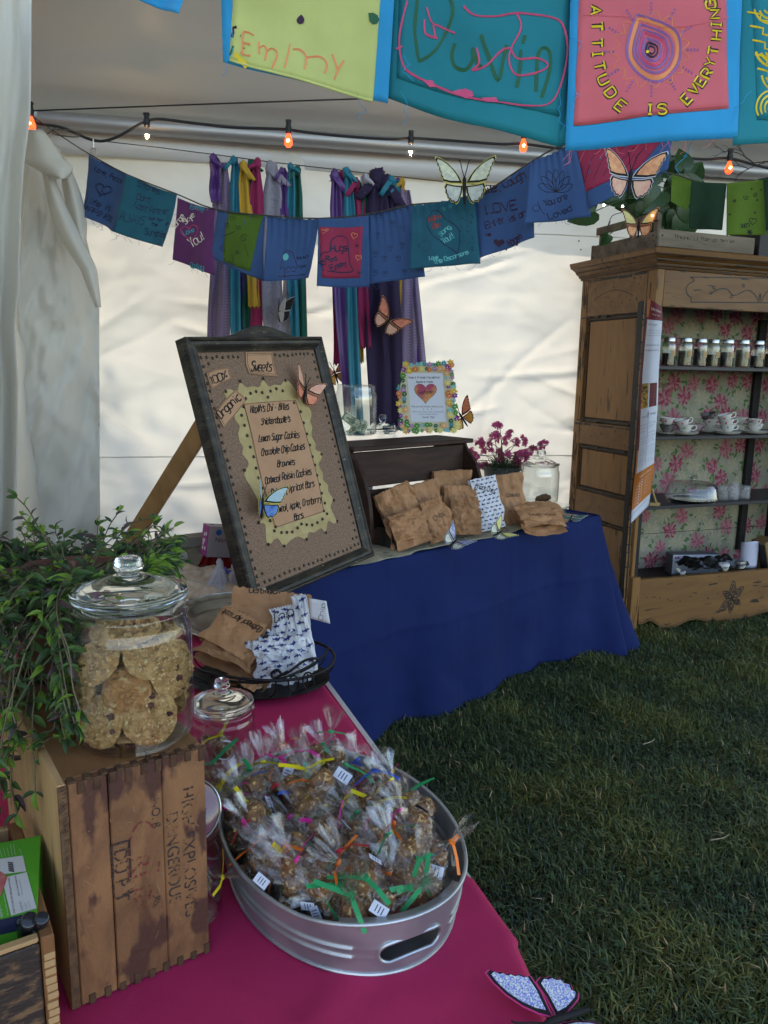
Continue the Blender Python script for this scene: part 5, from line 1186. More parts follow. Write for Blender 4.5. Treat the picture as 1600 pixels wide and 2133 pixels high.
zb = T + .02
GB = 'kraft bags standing in the dark tray'
paper_bag('tall kraft bag with raised top at the back middle of the tray', bagM(940, .27, zb, 25, -3), .23, .295, .05, 5, text=None, group=GB)
paper_bag('leaning kraft bag marked Snickerdoodle, second from the left in the tray', bagM(905, .21, zb, 34, -12, -11), .18, .265, .06, 6, text=('Snickerdoodle', .25, .50, .85, .58, .022), group=GB)
paper_bag('leftmost crumpled kraft bag leaning to the left in the tray', bagM(862, .175, zb, 20, -18, -22), .20, .27, .07, 7, group=GB, crump=1.6)
paper_bag('short kraft bag in front of the leftmost one', bagM(862, .07, zb, 28, -22, -12), .20, .165, .06, 8, group=GB, crump=1.8)
paper_bag('small kraft bag marked Chips in the front middle of the tray', bagM(920, .09, zb, 34, -16, -12), .16, .20, .06, 9, text=('Chips', .3, .5, .75, .55, .022), group=GB, crump=1.5)
paper_bag('crumpled kraft bag just left of the shark-print bag', bagM(968, .09, zb, 22, -14, 3), .17, .19, .06, 10, group=GB, crump=1.6)
paper_bag('kraft bag behind, between the tall bag and the front row', bagM(955, .18, zb, 20, -8, 2), .19, .23, .06, 15, group=GB, crump=1.4)
paper_bag('white shark-print bag marked Choco Chip standing at the right end of the tray', bagM(1024, .10, zb, 26, -12, -8), .17, .27, .05, 11, 'shark', text=('Choco Chip', .1, .84, .8, .66, .026), group=GB)
paper_bag('tall kraft bag at the right of the shark-print bag', bagM(1066, .17, T + .008, 20, -8, -6), .19, .27, .06, 12, text=("Cookies", .35, .55, .8, .52, .02), group=GB)
def flatbag(label, c, W, H, yaw, seed, pitch=-72, **k): return paper_bag(label, Matrix.Translation(c) @ RX(R(yaw), 4, 'Z') @ RX(R(pitch), 4, 'X'), W, H, .03, seed, crump=1.0, **k)
flatbag('upper of the two kraft bags lying flat at the right of the blue table', atz(1142, 1082, T + .05), .24, .20, 14, 21, text=('Lemon', .4, .3, .75, .3, .02), group='kraft bags lying flat')
flatbag('lower of the two kraft bags lying flat at the right of the blue table', atz(1140, 1104, T + .03), .24, .22, 14, 22, pitch=-66, text=('Lemon Apricot', .2, .4, .85, .42, .02), group='kraft bags lying flat')
butterfly('lilac grey butterfly resting on the front edge of the blue table', atz(945, 1143, T + .02) + Vector((0, -.005, .03)), .16, ang=-60, yaw=25, fold=30, tilt=-50, rim='white', fore=cl_, hind=cg)
butterfly('yellow green butterfly resting on the front edge of the blue table', atz(1038, 1123, T + .02) + Vector((0, -.005, .03)), .15, ang=-70, yaw=25, fold=30, tilt=-45, rim='cream', fore=clem, hind=cg)
butterfly('dark teal butterfly lying flat at the right end of the blue table', atz(1190, 1078, T + .02), .16, ang=-40, yaw=20, fold=8, tilt=-75, rim='white', fore=bcol('teal', (.02, .13, .14)), hind=bcol('teal2', (.03, .16, .14)))
# cookie jar at the back right
M_bcook = mat('brown_cookie', (.10, .05, .022), (.17, .09, .04), scale=30, rough=.9, bump=.8, bscale=60)
c = atz(1122, 1045, T + .006); rj = 40 / FPX * c.y
cj = thing('cookie_jar', 'lidded glass jar of dark lumpy cookies at the right end of the blue table', 'jar', c)
jar_body(cj, c, rj, rj * 1.95, nr=.86); jar_lid(cj, c + Vector((0, 0, rj * 1.97)), rj * .93, hk=rj * .35, dome=rj * .3)
r = random.Random(6); g0 = None
for k in range(13):
    a = r.uniform(0, 6.3); rad = rj * .5 * r.random() ** .5; z = .03 + .020 * k * .62
    M_ = Matrix.Translation(c + Vector((rad * math.cos(a), rad * math.sin(a), z))) @ RX(r.uniform(-.7, .7), 4, 'X') @ RX(r.uniform(-.7, .7), 4, 'Y')
    if g0 is None:
        g0 = thing('dark_cookie', 'dark brown cookie inside the lidded jar by the cabinet', 'cookie', M=M_, group='dark cookies in the back jar'); g = G(); g.blob((0, 0, 0), rj * .42, sub=2, amp=.25, fq=3, sc=(1, 1, .5)); part(g0, 'crumb', g, M_bcook, local=True)
    else: dup(g0, M_ @ RX(r.uniform(0, 6), 4, 'Z'))
c = atz(1155, 1068, T + .006); ds = thing('glass_dish', 'small clear glass dish tucked behind the flat kraft bags', 'dish', c)
g = G(); g.lathe([(.03, 0), (.06, .01), (.085, .045), (.088, .05), (.083, .047), (.055, .014), (0, .006)], 30, Matrix.Translation(c)); part(ds, 'glass', g, M_glassT)
# pink flowers
c = atz(1043, 1030, T + .006); pf = thing('potted_carnations', 'pot of pink carnations at the back of the blue table', 'potted plant', c)
rp = 40 / FPX * c.y; g = G(); g.lathe([(rp * .75, 0), (rp * .95, rp * 1.3), (rp * 1.03, rp * 1.32), (rp * 1.03, rp * 1.5), (rp * .95, rp * 1.5), (rp * .9, rp * 1.3), (0, rp * 1.28)], 28, Matrix.Translation(c)); part(pf, 'pot', g, mat('grey_pot', (.06, .065, .07), rough=.5))
M_pl = mat('carnation_leaf', (.03, .06, .03), (.05, .09, .04), scale=8, rough=.6, transl=.2); M_pp = mat('carnation_pink', (.42, .04, .16), (.55, .12, .26), scale=30, rough=.7, transl=.25)
g = G(); r = random.Random(9); tops = [(1040, 882, -.03), (1028, 905, 0), (1062, 900, .02), (1020, 920, -.05), (1045, 915, .05), (1075, 925, 0), (1088, 915, .04), (1012, 935, .03), (1000, 925, -.02), (1035, 940, .08), (1052, 945, -.02), (1040, 960, .06), (1090, 945, -.03), (1075, 950, .03), (985, 945, 0), (995, 960, .03), (1068, 962, .05), (1120, 930, .0), (1110, 938, .03), (1100, 950, -.03), (1012, 970, .06), (1130, 925, .02), (1084, 968, .06)]
fo = []
for (x, y, dy) in tops:
    p = aty(x, y, c.y + dy); b = c + Vector((r.uniform(-.4, .4) * rp, r.uniform(-.4, .4) * rp, rp * 1.3)); m = b.lerp(p, .5) + Vector(((p.x - c.x) * -.15, 0, .03)); g.tube(catm([b, m, p], 5), .0022, 5); fo.append(p)
for k in range(260):
    a = r.uniform(0, 6.3); e = r.uniform(.2, 1.2); b = c + Vector((rp * .7 * r.random() * math.cos(a), rp * .7 * math.sin(a), rp * 1.3)); L = r.uniform(.08, .17); d = Vector((math.cos(a) * math.cos(e), math.sin(a) * math.cos(e), math.sin(e)))
    m = b + d * L * .6; t_ = b + d * L + Vector((0, 0, -.03)); sd_ = d.cross(Vector((0, 0, 1))).normalized() * .003; g.add([b - sd_ * .5, b + sd_ * .5, m + sd_, m - sd_, t_], [(0, 1, 2, 3), (3, 2, 4)])
part(pf, 'foliage', g, M_pl, False)
g = G()
for k in range(26):
    a = k * 2.4; rr2 = .35 + .65 * (k / 26); w_ = .22; z = .5 * (1 - k / 26)
    P = [(0, 0, z * .5)] + [(rr2 * math.cos(a + t_), rr2 * math.sin(a + t_), z + .1 * math.sin(t_ * 30)) for t_ in (-w_, -w_ / 2, 0, w_ / 2, w_)]; g.add(P, [(0, 1, 2), (0, 2, 3), (0, 3, 4), (0, 4, 5)])
g.tube([(0, 0, -.7), (0, 0, 0)], [.15, .4], 8); bm_ = mesh_of('bloom', g, M_pp, False); Pi = BASE[pf.name].inverted()
for p in fo:
    for _ in range(4): inst(pf, 'bloom', bm_, Pi @ Matrix.Translation(p + Vector((r.gauss(0, .020), r.gauss(0, .02), r.gauss(0, .016)))) @ RX(r.uniform(-.9, .9) + .5, 4, 'X') @ RX(r.uniform(-.7, .7), 4, 'Y') @ Matrix.Scale(r.uniform(.020, .034), 4))

# ================================================================== CLUTTER LEFT OF THE BOARD
zt0 = T + .006
def obox(name, label, cat, c, ux, W, D, H, m, h0=0, **k):
    t = thing(name, label, cat, M=frame(c, ux, Vector((0, 0, 1)).cross(Vector(ux)))); g = G(); g.bbox((0, 0, H / 2 + h0), (W, D, H), b=.002); part(t, 'carton', g, m, local=True); return t
M_fabp = mat('marble_paper', (.45, .36, .24), (.30, .24, .15), scale=9, rough=.7, dist=2.0, col3=(.34, .07, .03), s3=7, t3=.64, bump=.2)
M_grey = mat('grey_board', (.20, .18, .15), rough=.7)
c = atz(405, 1165, zt0); t = obox('patterned_box', 'box covered in cream and rust marbled paper behind the menu board', 'box', c, (.75, .66, 0), .34, .2, .09, M_fabp)
c = atz(400, 1135, zt0 + .09) ; obox('grey_tray', 'small open grey cardboard tray on the marbled box', 'tray', c, (.8, .6, 0), .12, .08, .04, M_grey)
# glove box
M_gp = mat('glove_box_purple', (.33, .04, .22), rough=.45); M_gw = mat('glove_box_grey', (.36, .30, .30), rough=.5)
c = atz(434, 1160, zt0 + .075); gm = frame(c, (.85, .52, 0), (-.52, .85, 0)); gm = gm @ RX(R(8), 4, 'Y')
gb = thing('glove_box', 'purple and grey nitrile glove box standing beside the menu board frame', 'box', M=gm)
g = G(); g.bbox((.07, .03, .062), (.16, .07, .124), b=.001); part(gb, 'carton', g, M_gw, local=True)
g = G(); g.box((-.0118, .03, .062), (.002, .069, .122)); part(gb, 'end_panel', g, M_gp, local=True)
g = G(); r = random.Random(1)
for k in range(7): g.prism(circ(0, 0, .008, 10)[:-1], 0, .0006, Matrix(((0, 0, -1, -.0132), (1, 0, 0, .01 + .038 * r.random()), (0, 1, 0, .03 + .07 * r.random()), (0, 0, 0, 1))))
part(gb, 'dots', g, mat('white_print', (.7, .7, .7), rough=.5), False, local=True)
g = G(); hx = [(math.cos(a * math.pi / 3) * .013, math.sin(a * math.pi / 3) * .013) for a in range(6)]; g.prism(hx, 0, .0006, Matrix(((1, 0, 0, .03), (0, 0, -1, -.0056), (0, 1, 0, .1), (0, 0, 0, 1)))); g.prism(hx, 0, .0006, Matrix(((1, 0, 0, .012), (0, 1, 0, .03), (0, 0, 1, .1245), (0, 0, 0, 1)))); part(gb, 'badge', g, mat('badge_blue', (.02, .10, .32), rough=.5), False, local=True)
def fontpart(th, name, txt, m, M_, size, label=None):
    c_ = bpy.data.curves.new('t', 'FONT'); c_.body = txt; c_.size = size; c_.extrude = .0002; o = bpy.data.objects.new('t', c_); me = bpy.data.meshes.new_from_object(o)
    g = G(); g.add([M_ @ v.co for v in me.vertices], [tuple(f.vertices) for f in me.polygons]); bpy.data.objects.remove(o); bpy.data.curves.remove(c_); bpy.data.meshes.remove(me)
    return part(th, name, g, m, False, local=True, label=label)
fontpart(gb, 'lettering', 'Nitrile Glove', mat('print_maroon', (.10, .02, .03), rough=.6), Matrix(((1, 0, 0, .03), (0, 1, 0, .022), (0, 0, 1, .1246), (0, 0, 0, 1))), .024)
fontpart(gb, 'lettering', 'Nitrile', mat('print_maroon', (.10, .02, .03)), Matrix(((1, 0, 0, .018), (0, 0, -1, -.0058), (0, 1, 0, .062), (0, 0, 0, 1))), .026)
# red tulle, purple and white gloves, brown cloth
M_tulle = mat('red_tulle', (.42, .015, .02), (.25, .008, .012), scale=14, rough=.5, transl=.3)
c = atz(458, 1186, zt0 + .01)
def tul(u, v):
    a = (u - .5) * 2.2; w_ = .03 + .085 * v; return c + Vector((math.sin(a) * w_ + .01, .02 - .03 * math.cos(a) * v - .01 * math.sin(u * 40) * v, .17 * (1 - v) + .004 * math.sin(u * 33)))
g = G(); g.sheet(tul, 70, 16, .0008); single('red_tulle', g, M_tulle, 'bunched red tulle hanging beside the glove box', 'tulle', True)
c = atz(436, 1196, zt0 + .02); g = G(); g.blob(c, .07, sub=3, amp=.25, fq=2, seed=3, sc=(1, .7, .45)); single('brown_cloth', g, mat('brown_velvet', (.05, .015, .012), (.09, .03, .02), scale=14, rough=.7), 'crumpled dark maroon cloth under the glove box', 'cloth', True)
def glove(label, c, m, seed, s=1.0, yaw=0):
    t = thing('glove', label, 'glove', c, group='disposable gloves by the silver platter'); g = G(); r = random.Random(seed)
    g.blob(c + Vector((0, 0, .02 * s)), .042 * s, sub=2, amp=.3, fq=2, seed=seed, sc=(1.1, .8, .55)); part(t, 'palm', g, m, True)
    for k in range(4):
        a = R(yaw) + (-.6 + .4 * k); d = Vector((math.cos(a + 1.57) * .5, math.sin(a + 1.57) * .3 - .3, .75)).normalized(); L = s * (.07 + .012 * (k % 3)); b = c + Vector(((k - 1.5) * .02 * s, 0, .02 * s))
        g = G(); g.tube(smooth_line([b, b + d * L * .6 + Vector((.004, 0, 0)), b + d * L], 3), [.010 * s] * 4 + [.0105 * s] * 2 + [.005 * s], 8); part(t, 'finger', g, m, True)
M_gv = mat('nitrile_violet', (.11, .09, .42), rough=.5, transl=.2); M_glw = mat('latex_white', (.50, .46, .48), rough=.4, transl=.3)
g = G(); c = atz(474, 1212, zt0 + .03); g.blob(c, .055, sub=3, amp=.5, fq=2.6, seed=8, sc=(1.2, .8, .8)); single('crumpled_glove', g, M_gv, 'crumpled violet nitrile glove beside the menu board', 'glove', 30)
glove('white latex glove with raised fingers at the silver platter, left one', atz(452, 1244, zt0), M_glw, 2, 1.25, -10)
glove('white latex glove nearest the menu board frame', atz(494, 1244, zt0), M_glw, 4, 1.1, 10)
# crumpled patterned cloth / paper under the platter and a box with ivy-side jar
M_tanc = mat('tan_marble', (.40, .27, .18), (.52, .42, .33), scale=12, rough=.7, dist=2.5, bump=.5, bscale=20)
def cw1(u, v):
    p = atz(332 + 200 * u + 40 * v, 1180 + 75 * v + 20 * u, TM + .10 - .05 * v); p.z += .02 * fbm(u * 4, v * 4, 3) + .02; return p
g = G(); g.sheet(cw1, 40, 30, .0015); single('marbled_wrap', g, M_tanc, 'crumpled tan marbled wrapping paper behind the silver platter', 'paper', True)
g = G(); c = atz(345, 1190, zt0); M_ = frame(c, (.9, .4, 0), (-.4, .9, 0)); g.bbox((0, 0, .04), (.16, .12, .09), M_); single('white_carton', g, mat('carton_white', (.46, .42, .38), (.38, .34, .30), scale=5, rough=.7), 'plain pale carton half hidden by the ivy', 'carton')
# ================================================================== ARMOIRE
M_arm = mat('honey_pine', (.17, .078, .022), (.26, .125, .038), scale=2.2, rough=.5, st=(4, 4, .5), lo=.3, hi=.7, bump=.12, bscale=30, dist=1.2, col3=(.07, .032, .014), s3=6, t3=.60)
M_armh = mat('honey_pine_rail', (.21, .10, .030), (.125, .056, .018), scale=3, rough=.5, st=(.6, 4, 4), lo=.3, hi=.7, bump=.15, bscale=30, dist=.8, col3=(.025, .014, .01), s3=9, t3=.63)
M_blk = mat('black_paint', (.008, .008, .009), (.018, .016, .015), scale=14, rough=.5)
aa = .36
AX = Vector((math.cos(aa), math.sin(aa), 0)); AY = Vector((-math.sin(aa), math.cos(aa), 0))
AO = Vector((1.545, 4.63, 0)); AM = frame(AO, AX, AY); AI = AM.inverted()
def af(px, py, v=0.0):      # pixel on the front-parallel plane at depth v -> local x, z
    p = AI @ atp(px, py, AO + AY * v, AY); return p.x, p.z
def asd(px, py): p = AI @ atp(px, py, AO, AX); return p.y, p.z      # on the left side plane -> depth, z
def ash(px, py, z): p = AI @ atz(px, py, z); return p.x, p.y
DA = .72; WA = 1.62
ar = thing('armoire', 'antique honey pine armoire with black distressed edges, open front and floral paper lining', 'cabinet', M=AM)
zc = af(1360, 560)[1]          # underside of cornice
z_ap = af(1345, 1205)[1]; z_fr = af(1385, 640)[1]
def L(nm, g, m=None, sm=38, label=None): return part(ar, nm, g, m or M_arm, sm, local=True, label=label)
# left side: stiles, rails, recessed panels
def side_piece(nm, y0, y1, z0, z1, x=0.0, th=.028, m=None, b=.004): g = G(); g.bbox((x + th / 2, (y0 + y1) / 2, (z0 + z1) / 2), (th, abs(y1 - y0), z1 - z0), b=b, warp=.0015); return L(nm, g, m)
side_piece('stile', DA - .07, DA, .06, zc); side_piece('stile', 0.002, .06, .06, zc)
zr = [asd(1270, y)[1] for y in (648, 872, 905, 968, 1000)]      # mid-side rails as seen
zr = [1.985, 1.30, 1.13, .84, .67]
side_piece('rail', .062, DA - .072, zr[0], zc, m=M_armh); side_piece('rail', .062, DA - .072, zr[2] + .02, zr[1], m=M_armh)
side_piece('rail', .062, DA - .072, zr[4], zr[3], m=M_armh); side_piece('rail', .062, DA - .072, .06, .16, m=M_armh)
for (a, b) in ((zr[1], zr[0]), (zr[3], zr[2] + .02), (.16, zr[4])):
    side_piece('panel', .095, DA - .105, a + .03, b - .03, x=.010, th=.012)
    for (y0, y1, z0, z1) in ((.062, DA - .072, a, a + .03), (.062, DA - .072, b - .03, b), (.062, .095, a + .03, b - .03), (DA - .105, DA - .072, a + .03, b - .03)): side_piece('moulding', y0, y1, z0, z1, x=.014, th=.012, m=M_blk, b=.006)
    g = G()        # raised light bead inside the black recess
    o = [(.082, a + .016), (DA - .090, a + .016), (DA - .090, b - .016), (.082, b - .016)]
    g.tube([(.008, y, z) for y, z in o], .0035, 6, closed=True); L('bead', g, M_armh)
# black worn lines along rail edges
g = G(); r = random.Random(5)
for z in (zc - .012, zr[0] - .004, zr[1] + .012, zr[2] + .012, zr[3] + .012, zr[4] - .008, (zr[1] + zr[2]) / 2 + .07):
    y = .07
    while y < DA - .08:
        l = min(r.uniform(.03, .16), DA - .02 - y); h = r.uniform(.004, .016); g.box((-.0010, y + l / 2, z + r.uniform(-.003, .003)), (.0018, l, h)); y += l + r.uniform(.002, .03)
for k in range(120):
    y = r.choice((r.uniform(0.01, .06), r.uniform(DA - .07, DA - .01))); z = r.uniform(.1, zc - .05); g.box((-.0010, y, z), (.0018, r.uniform(.002, .006), r.uniform(.03, .16)))
g.add([(-.0012, .18 + .40 * i / 12 , zr[0] + .10 + .05 * math.sin(math.pi * i / 12) + (.0025 if k else -.0025)) for i in range(13) for k in (0, 1)], [(2 * i, 2 * i + 1, 2 * i + 3, 2 * i + 2) for i in range(12)])
L('wear_marks', g, M_blk, False)
# carcass: front stile, right side, back, floor, top
g = G(); g.bbox((.020, -.012, (z_fr + zc) / 2), (.055, .03, zc - z_fr + .0), b=.003); L('corner_post', g)
g = G(); g.bbox((.036, .012, (z_ap + z_fr) / 2), (.030, .02, z_fr - z_ap)); L('stile', g, M_blk)
g = G(); g.bbox((WA, DA / 2, zc / 2 + .03), (.03, DA, zc - .06)); L('side_panel', g, M_blk)
g = G(); g.bbox((WA / 2, DA - .01, (zc + .1) / 2 + .03), (WA, .02, zc - .1)); L('back_panel', g, M_blk)
BV = .50                                       # depth of the papered back
zsh = [af(1480, 764)[1], af(1480, 910)[1], af(1480, 1053)[1]]      # front edges of the shelves
g = G(); g.bbox((WA / 2 + .01, DA / 2, zc - .02), (WA - .04, DA - .03, .02)); L('inner_top', g, M_blk)
g = G(); g.bbox((WA / 2 + .01, DA / 2, z_ap - .10), (WA - .04, DA - .03, .02)); L('floor_board', g, M_blk)
M_shelf = mat('shelf_black', (.022, .024, .027), (.035, .036, .04), scale=5, rough=.4)
sd0 = .07
def zs(k): return zsh[k] - .011
for k in range(3): g = G(); g.bbox((WA / 2 + .015, (sd0 + BV) / 2, zsh[k] - .011), (WA - .05, BV - sd0 - .006, .022), b=.002); L('shelf', g, M_shelf)
g = G(); g.bbox((af(1566, 900, BV - .03)[0] + .01, BV - .02, (z_ap + z_fr) / 2 + .0), (.06, .03, z_fr - z_ap)); L('mullion', g, M_blk)
# wallpaper
M_wp = mat('wallpaper_ground', (.29, .27, .20), (.22, .21, .16), scale=5, rough=.8)
g = G(); g.bbox((WA / 2, BV + .004, (z_ap - .1 + zc) / 2), (WA - .04, .006, zc - z_ap + .08)); L('wallpaper', g, M_wp)
M_r = [mat('rose_pale', (.34, .15, .16), rough=.8), mat('rose_mid', (.28, .08, .105), rough=.8), mat('rose_deep', (.22, .03, .06), rough=.8), mat('cream_petal', (.32, .29, .21), rough=.8), mat('cream_shade', (.30, .27, .17), rough=.8), mat('print_leaf', (.07, .13, .04), rough=.8), mat('print_leaf_pale', (.20, .24, .12), rough=.8)]
g = G(); r = random.Random(21)
def wflower(cx, cz, R0, pal, off):
    for ring, (k, n) in enumerate(((1.0, 11), (.78, 9), (.55, 7), (.32, 5))):
        for i in range(n):
            a = 2 * math.pi * i / n + ring * .4 + r.uniform(-.15, .15); rr2 = R0 * k * r.uniform(.82, 1.1); w_ = 2.2 / n
            g.k = pal[(ring + (i % 2)) % len(pal)]
            P = [(cx, cz)] + [(cx + rr2 * q_ * math.cos(a + w_ * t_), cz + rr2 * q_ * math.sin(a + w_ * t_)) for t_, q_ in ((-1, .62), (-.7, .88), (-.2, 1.0), (.15, .94), (.3, 1.02), (.75, .86), (1, .6))]
            y = BV - .0005 - off - ring * .00035 - i * .00002; g.add([(min(max(x, .053), WA - .02), y, min(z, zc - .01)) for x, z in P], [tuple(range(len(P)))])
def wleaf(cx, cz, a, l, k):
    g.k = k; P = [(0, 0), (.3, .16), (.6, .2), (.85, .1), (1, 0), (.85, -.1), (.6, -.2), (.3, -.16)]
    g.add([(min(max(cx + l * (x * math.cos(a) - z * math.sin(a)), .053), WA - .02), BV - .0003 - r.uniform(0, .0002), cz + l * (x * math.sin(a) + z * math.cos(a))) for x, z in P], [tuple(range(8))])
z = z_ap - .05; row = 0
while z < zc:
    x = .06 + (row % 2) * .075
    while x < WA - .03:
        cx, cz = x + r.uniform(-.02, .02), z + r.uniform(-.02, .02)
        for _ in range(7): a = r.uniform(0, 6.3); wleaf(cx + .065 * math.cos(a), cz + .065 * math.sin(a), a + r.uniform(-.5, .5), r.uniform(.03, .055), r.choice((5, 5, 6)))
        if r.random() < .62: wflower(cx, cz, r.uniform(.058, .078), r.choice(((0, 1, 2), (0, 1), (1, 2, 0))), .0006)
        else: wflower(cx, cz, r.uniform(.06, .08), (3, 4), .0005)
        x += .165
    z += .115; row += 1
L('wallpaper_print', g, M_r, False)
g = G(); g.box((WA / 2, BV - .003, z_ap + .16), (WA - .06, .003, .003)); g.box((WA / 2, BV - .003, zsh[0] + .19), (WA - .06, .003, .004)); L('board_joint', g, M_blk, False)
# frieze with carved spray
fz0, fz1 = z_fr, zc; fx0 = .050
g = G(); g.bbox(((fx0 + WA) / 2, -.004, (fz0 + fz1) / 2), (WA - fx0, .034, fz1 - fz0), b=.004, warp=.001); fo_ = L('frieze', g, M_armh)
yF = -.0225
def carve(g, lines, wd, y=yF):
    for P in lines:
        for i in range(len(P) - 1):
            (x0, z0), (x1, z1) = P[i], P[i + 1]; d = math.hypot(x1 - x0, z1 - z0)
            if d < 1e-6: continue
            w_ = wd * (.7 + .5 * abs(noise.noise(Vector((x0 * 40, z0 * 40, 0))))); nx, nz = -(z1 - z0) / d * w_ / 2, (x1 - x0) / d * w_ / 2; e = .15
            g.add([(x0 + nx, y, z0 + nz), (x0 - nx, y, z0 - nz), (x1 - nx, y, z1 - nz), (x1 + nx, y, z1 + nz)], [(0, 1, 2, 3)])
def leafline(cx, cz, a, l, w_):
    o = [(cx + l * (x * math.cos(a) - z * math.sin(a)), cz + l * (x * math.sin(a) + z * math.cos(a))) for x, z in ((0, 0), (.3, w_), (.65, w_ * .9), (1, 0), (.65, -w_ * .9), (.3, -w_), (0, 0))]; return smooth_line(o, 4)
def zz5(x, y): return af(1160 + x / 3.636, 320 + y / 3.636, -.02)
g = G(); C_ = lambda l: [zz5(*p) for p in smooth_line(l, 4)]; K_ = lambda l: [zz5(*p) for p in l]
carve(g, [K_([(1010, 935), (1640, 945)]), K_([(1015, 1125), (1640, 1130)]), C_([(1010, 935), (1040, 960), (1000, 985), (978, 1025), (990, 1070), (1015, 1090), (1015, 1125)]),
          C_([(1165, 1060), (1230, 1025), (1290, 1030), (1340, 1075), (1400, 1050), (1450, 1035), (1500, 1070), (1530, 1125)]), C_([(1700, 1060), (1640, 1045), (1590, 1045), (1545, 1120)])], .0075)
for (x, y, a, l) in ((1195, 1025, 2.4, .018), (1175, 1050, -2.6, .016), (1420, 1010, 2.5, .018), (1330, 1080, -2.9, .018)):
    p = zz5(x, y); carve(g, [leafline(p[0], p[1], a, l * 1.3, .3)], .006)
p = zz5(1535, 1110); carve(g, [leafline(p[0], p[1], 1.57, .04, .2), leafline(p[0], p[1] + .006, 1.57, .024, .16)], .004)
r = random.Random(2)
for k in range(50):
    x = r.uniform(fx0 + .02, WA); z_ = r.choice((fz0 + .004, fz1 - .004, fz0 + .008)) + r.uniform(-.002, .002); carve(g, [[(x, z_), (x + r.uniform(.01, .06), z_ + r.uniform(-.002, .002))]], r.uniform(.002, .007))
part(fo_, 'carving', g, M_blk, False, local=True)
# cornice: stepped moulding round front and left side
ci = [(.0, .0), (.012, .0), (.018, .012), (.03, .016), (.032, .026), (.055, .040), (.058, .05), (.085, .066), (.10, .072), (.105, .094), (.098, .102), (-.02, .106)]
def cornice(pts, m): 
    g = G(); vs = []
    for i in range(len(pts)):
        for (o_, h_) in ci:
            (x, y), (dx, dy) = pts[i]; vs.append((x + dx * o_, y + dy * o_, zc + h_))
    n = len(ci); g.add(vs, [(i * n + k, i * n + k + 1, (i + 1) * n + k + 1, (i + 1) * n + k) for i in range(len(pts) - 1) for k in range(n - 1)]); return g
N1 = 24
L('cornice', cornice([((WA * (1 - i / N1), -.018), (0 if i < N1 else -1, -1)) for i in range(N1 + 1)], M_armh), M_armh, False, label='front run of the cornice')
L('cornice', cornice([((0, -.018 + (DA + .018) * i / N1), (-1, -1 if i == 0 else 0)) for i in range(N1 + 1)], M_armh), M_armh, False, label='side run of the cornice')
g = G(); g.box((WA / 2 - .04, DA / 2 - .04, zc + .098), (WA + .12, DA + .10, .012)); L('top_board', g, M_armh)
g = G(); r = random.Random(13)       # black waxed grooves of the cornice
for (o_, h_, t_) in ((.0165, .007, .004), (.0315, .021, .005), (.0568, .045, .005), (.091, .0690, .004)):
    x = -o_
    while x < WA:
        l = r.uniform(.04, .25); g.box((x + l / 2, -.018 - o_ - .0012, zc + h_), (l, .003, t_ * r.uniform(.6, 1.4))); x += l + r.uniform(.0, .02)
    y = -.018 - o_
    while y < DA - .02:
        l = min(r.uniform(.04, .25), DA - .01 - y); g.box((-o_ - .0012, y + l / 2, zc + h_), (.003, l, t_ * r.uniform(.6, 1.4))); y += l + r.uniform(0, .02)
L('wear_marks', g, M_blk, False)
# apron with scalloped bottom and carved flower
def z4(x, y): return af(1340 + x / 6.154, 1100 + y / 6.154, -.02)
xl = af(1325, 1250, -.02)[0]
sc_ = [z4(*p) for p in smooth_line([(-60, 1230), (0, 1225), (60, 1195), (120, 1200), (200, 1255), (280, 1282), (380, 1275), (480, 1235), (600, 1180), (700, 1172), (790, 1195), (860, 1232)], 3)] + [z4(885, 1165)] + [z4(*p) for p in smooth_line([(900, 1175), (960, 1225), (1060, 1248), (1160, 1232), (1260, 1170), (1310, 1125)], 3)] + [z4(1350, 1158)] + [z4(*p) for p in smooth_line([(1370, 1150), (1460, 1105), (1560, 1082), (1640, 1075), (1800, 1120), (1950, 1180)], 3)]
tp_ = [z4(1950, 485), z4(1590, 530), z4(1000, 580), z4(400, 632), z4(0, 660), z4(-60, 668)]
AM2 = Matrix(((1, 0, 0, 0), (0, 0, 1, 0), (0, 1, 0, 0), (0, 0, 0, 1)))
AM2 = Matrix(((1, 0, 0, 0), (0, 0, -1, 0), (0, 1, 0, 0), (0, 0, 0, 1)))
g = G(); g.prism(sc_ + tp_, -.014, .020, AM2); ap_ = L('apron', g, M_armh, 30)
g = G(); yF = -.0206
carve(g, [[(x, z + .008) for x, z in sc_]], .005, -.0206); carve(g, [[(x, z + .018) for x, z in sc_]], .002, -.0206)
c0 = z4(1140, 895); sc1 = .040
for (a, l) in ((92, 245), (38, 235), (-35, 190), (-93, 225), (-142, 255), (150, 205)):
    l = l / 6.154 / FPX * 4.7; a = R(a); carve(g, [leafline(c0[0], c0[1], a, l, .2)], .0088, -.0206); b_ = (c0[0] + l * .3 * math.cos(a), c0[1] + l * .3 * math.sin(a)); carve(g, [leafline(b_[0], b_[1], a, l * .5, .16)], .011, -.0208)
for k in range(60):
    x = r.uniform(sc_[0][0], WA); s_ = min(sc_, key=lambda q: abs(q[0] - x)); z_ = s_[1] + r.choice((.02, .02, .17, .18, .165)) + r.uniform(-.01, .012); carve(g, [[(x, z_), (x + r.uniform(.005, .03), z_ + r.uniform(-.003, .003))]], r.uniform(.002, .006), -.0207)
part(ap_, 'carving', g, M_blk, False, local=True)
g = G(); g.blob((z4(320, 915)[0], -.019, z4(320, 915)[1]), .006, sub=1, amp=.2, sc=(1, .3, 1.2)); g.blob((z4(830, 900)[0], -.019, z4(830, 900)[1]), .007, sub=1, amp=.2, sc=(1, .3, 1.3)); part(ap_, 'knot', g, M_blk, local=True)
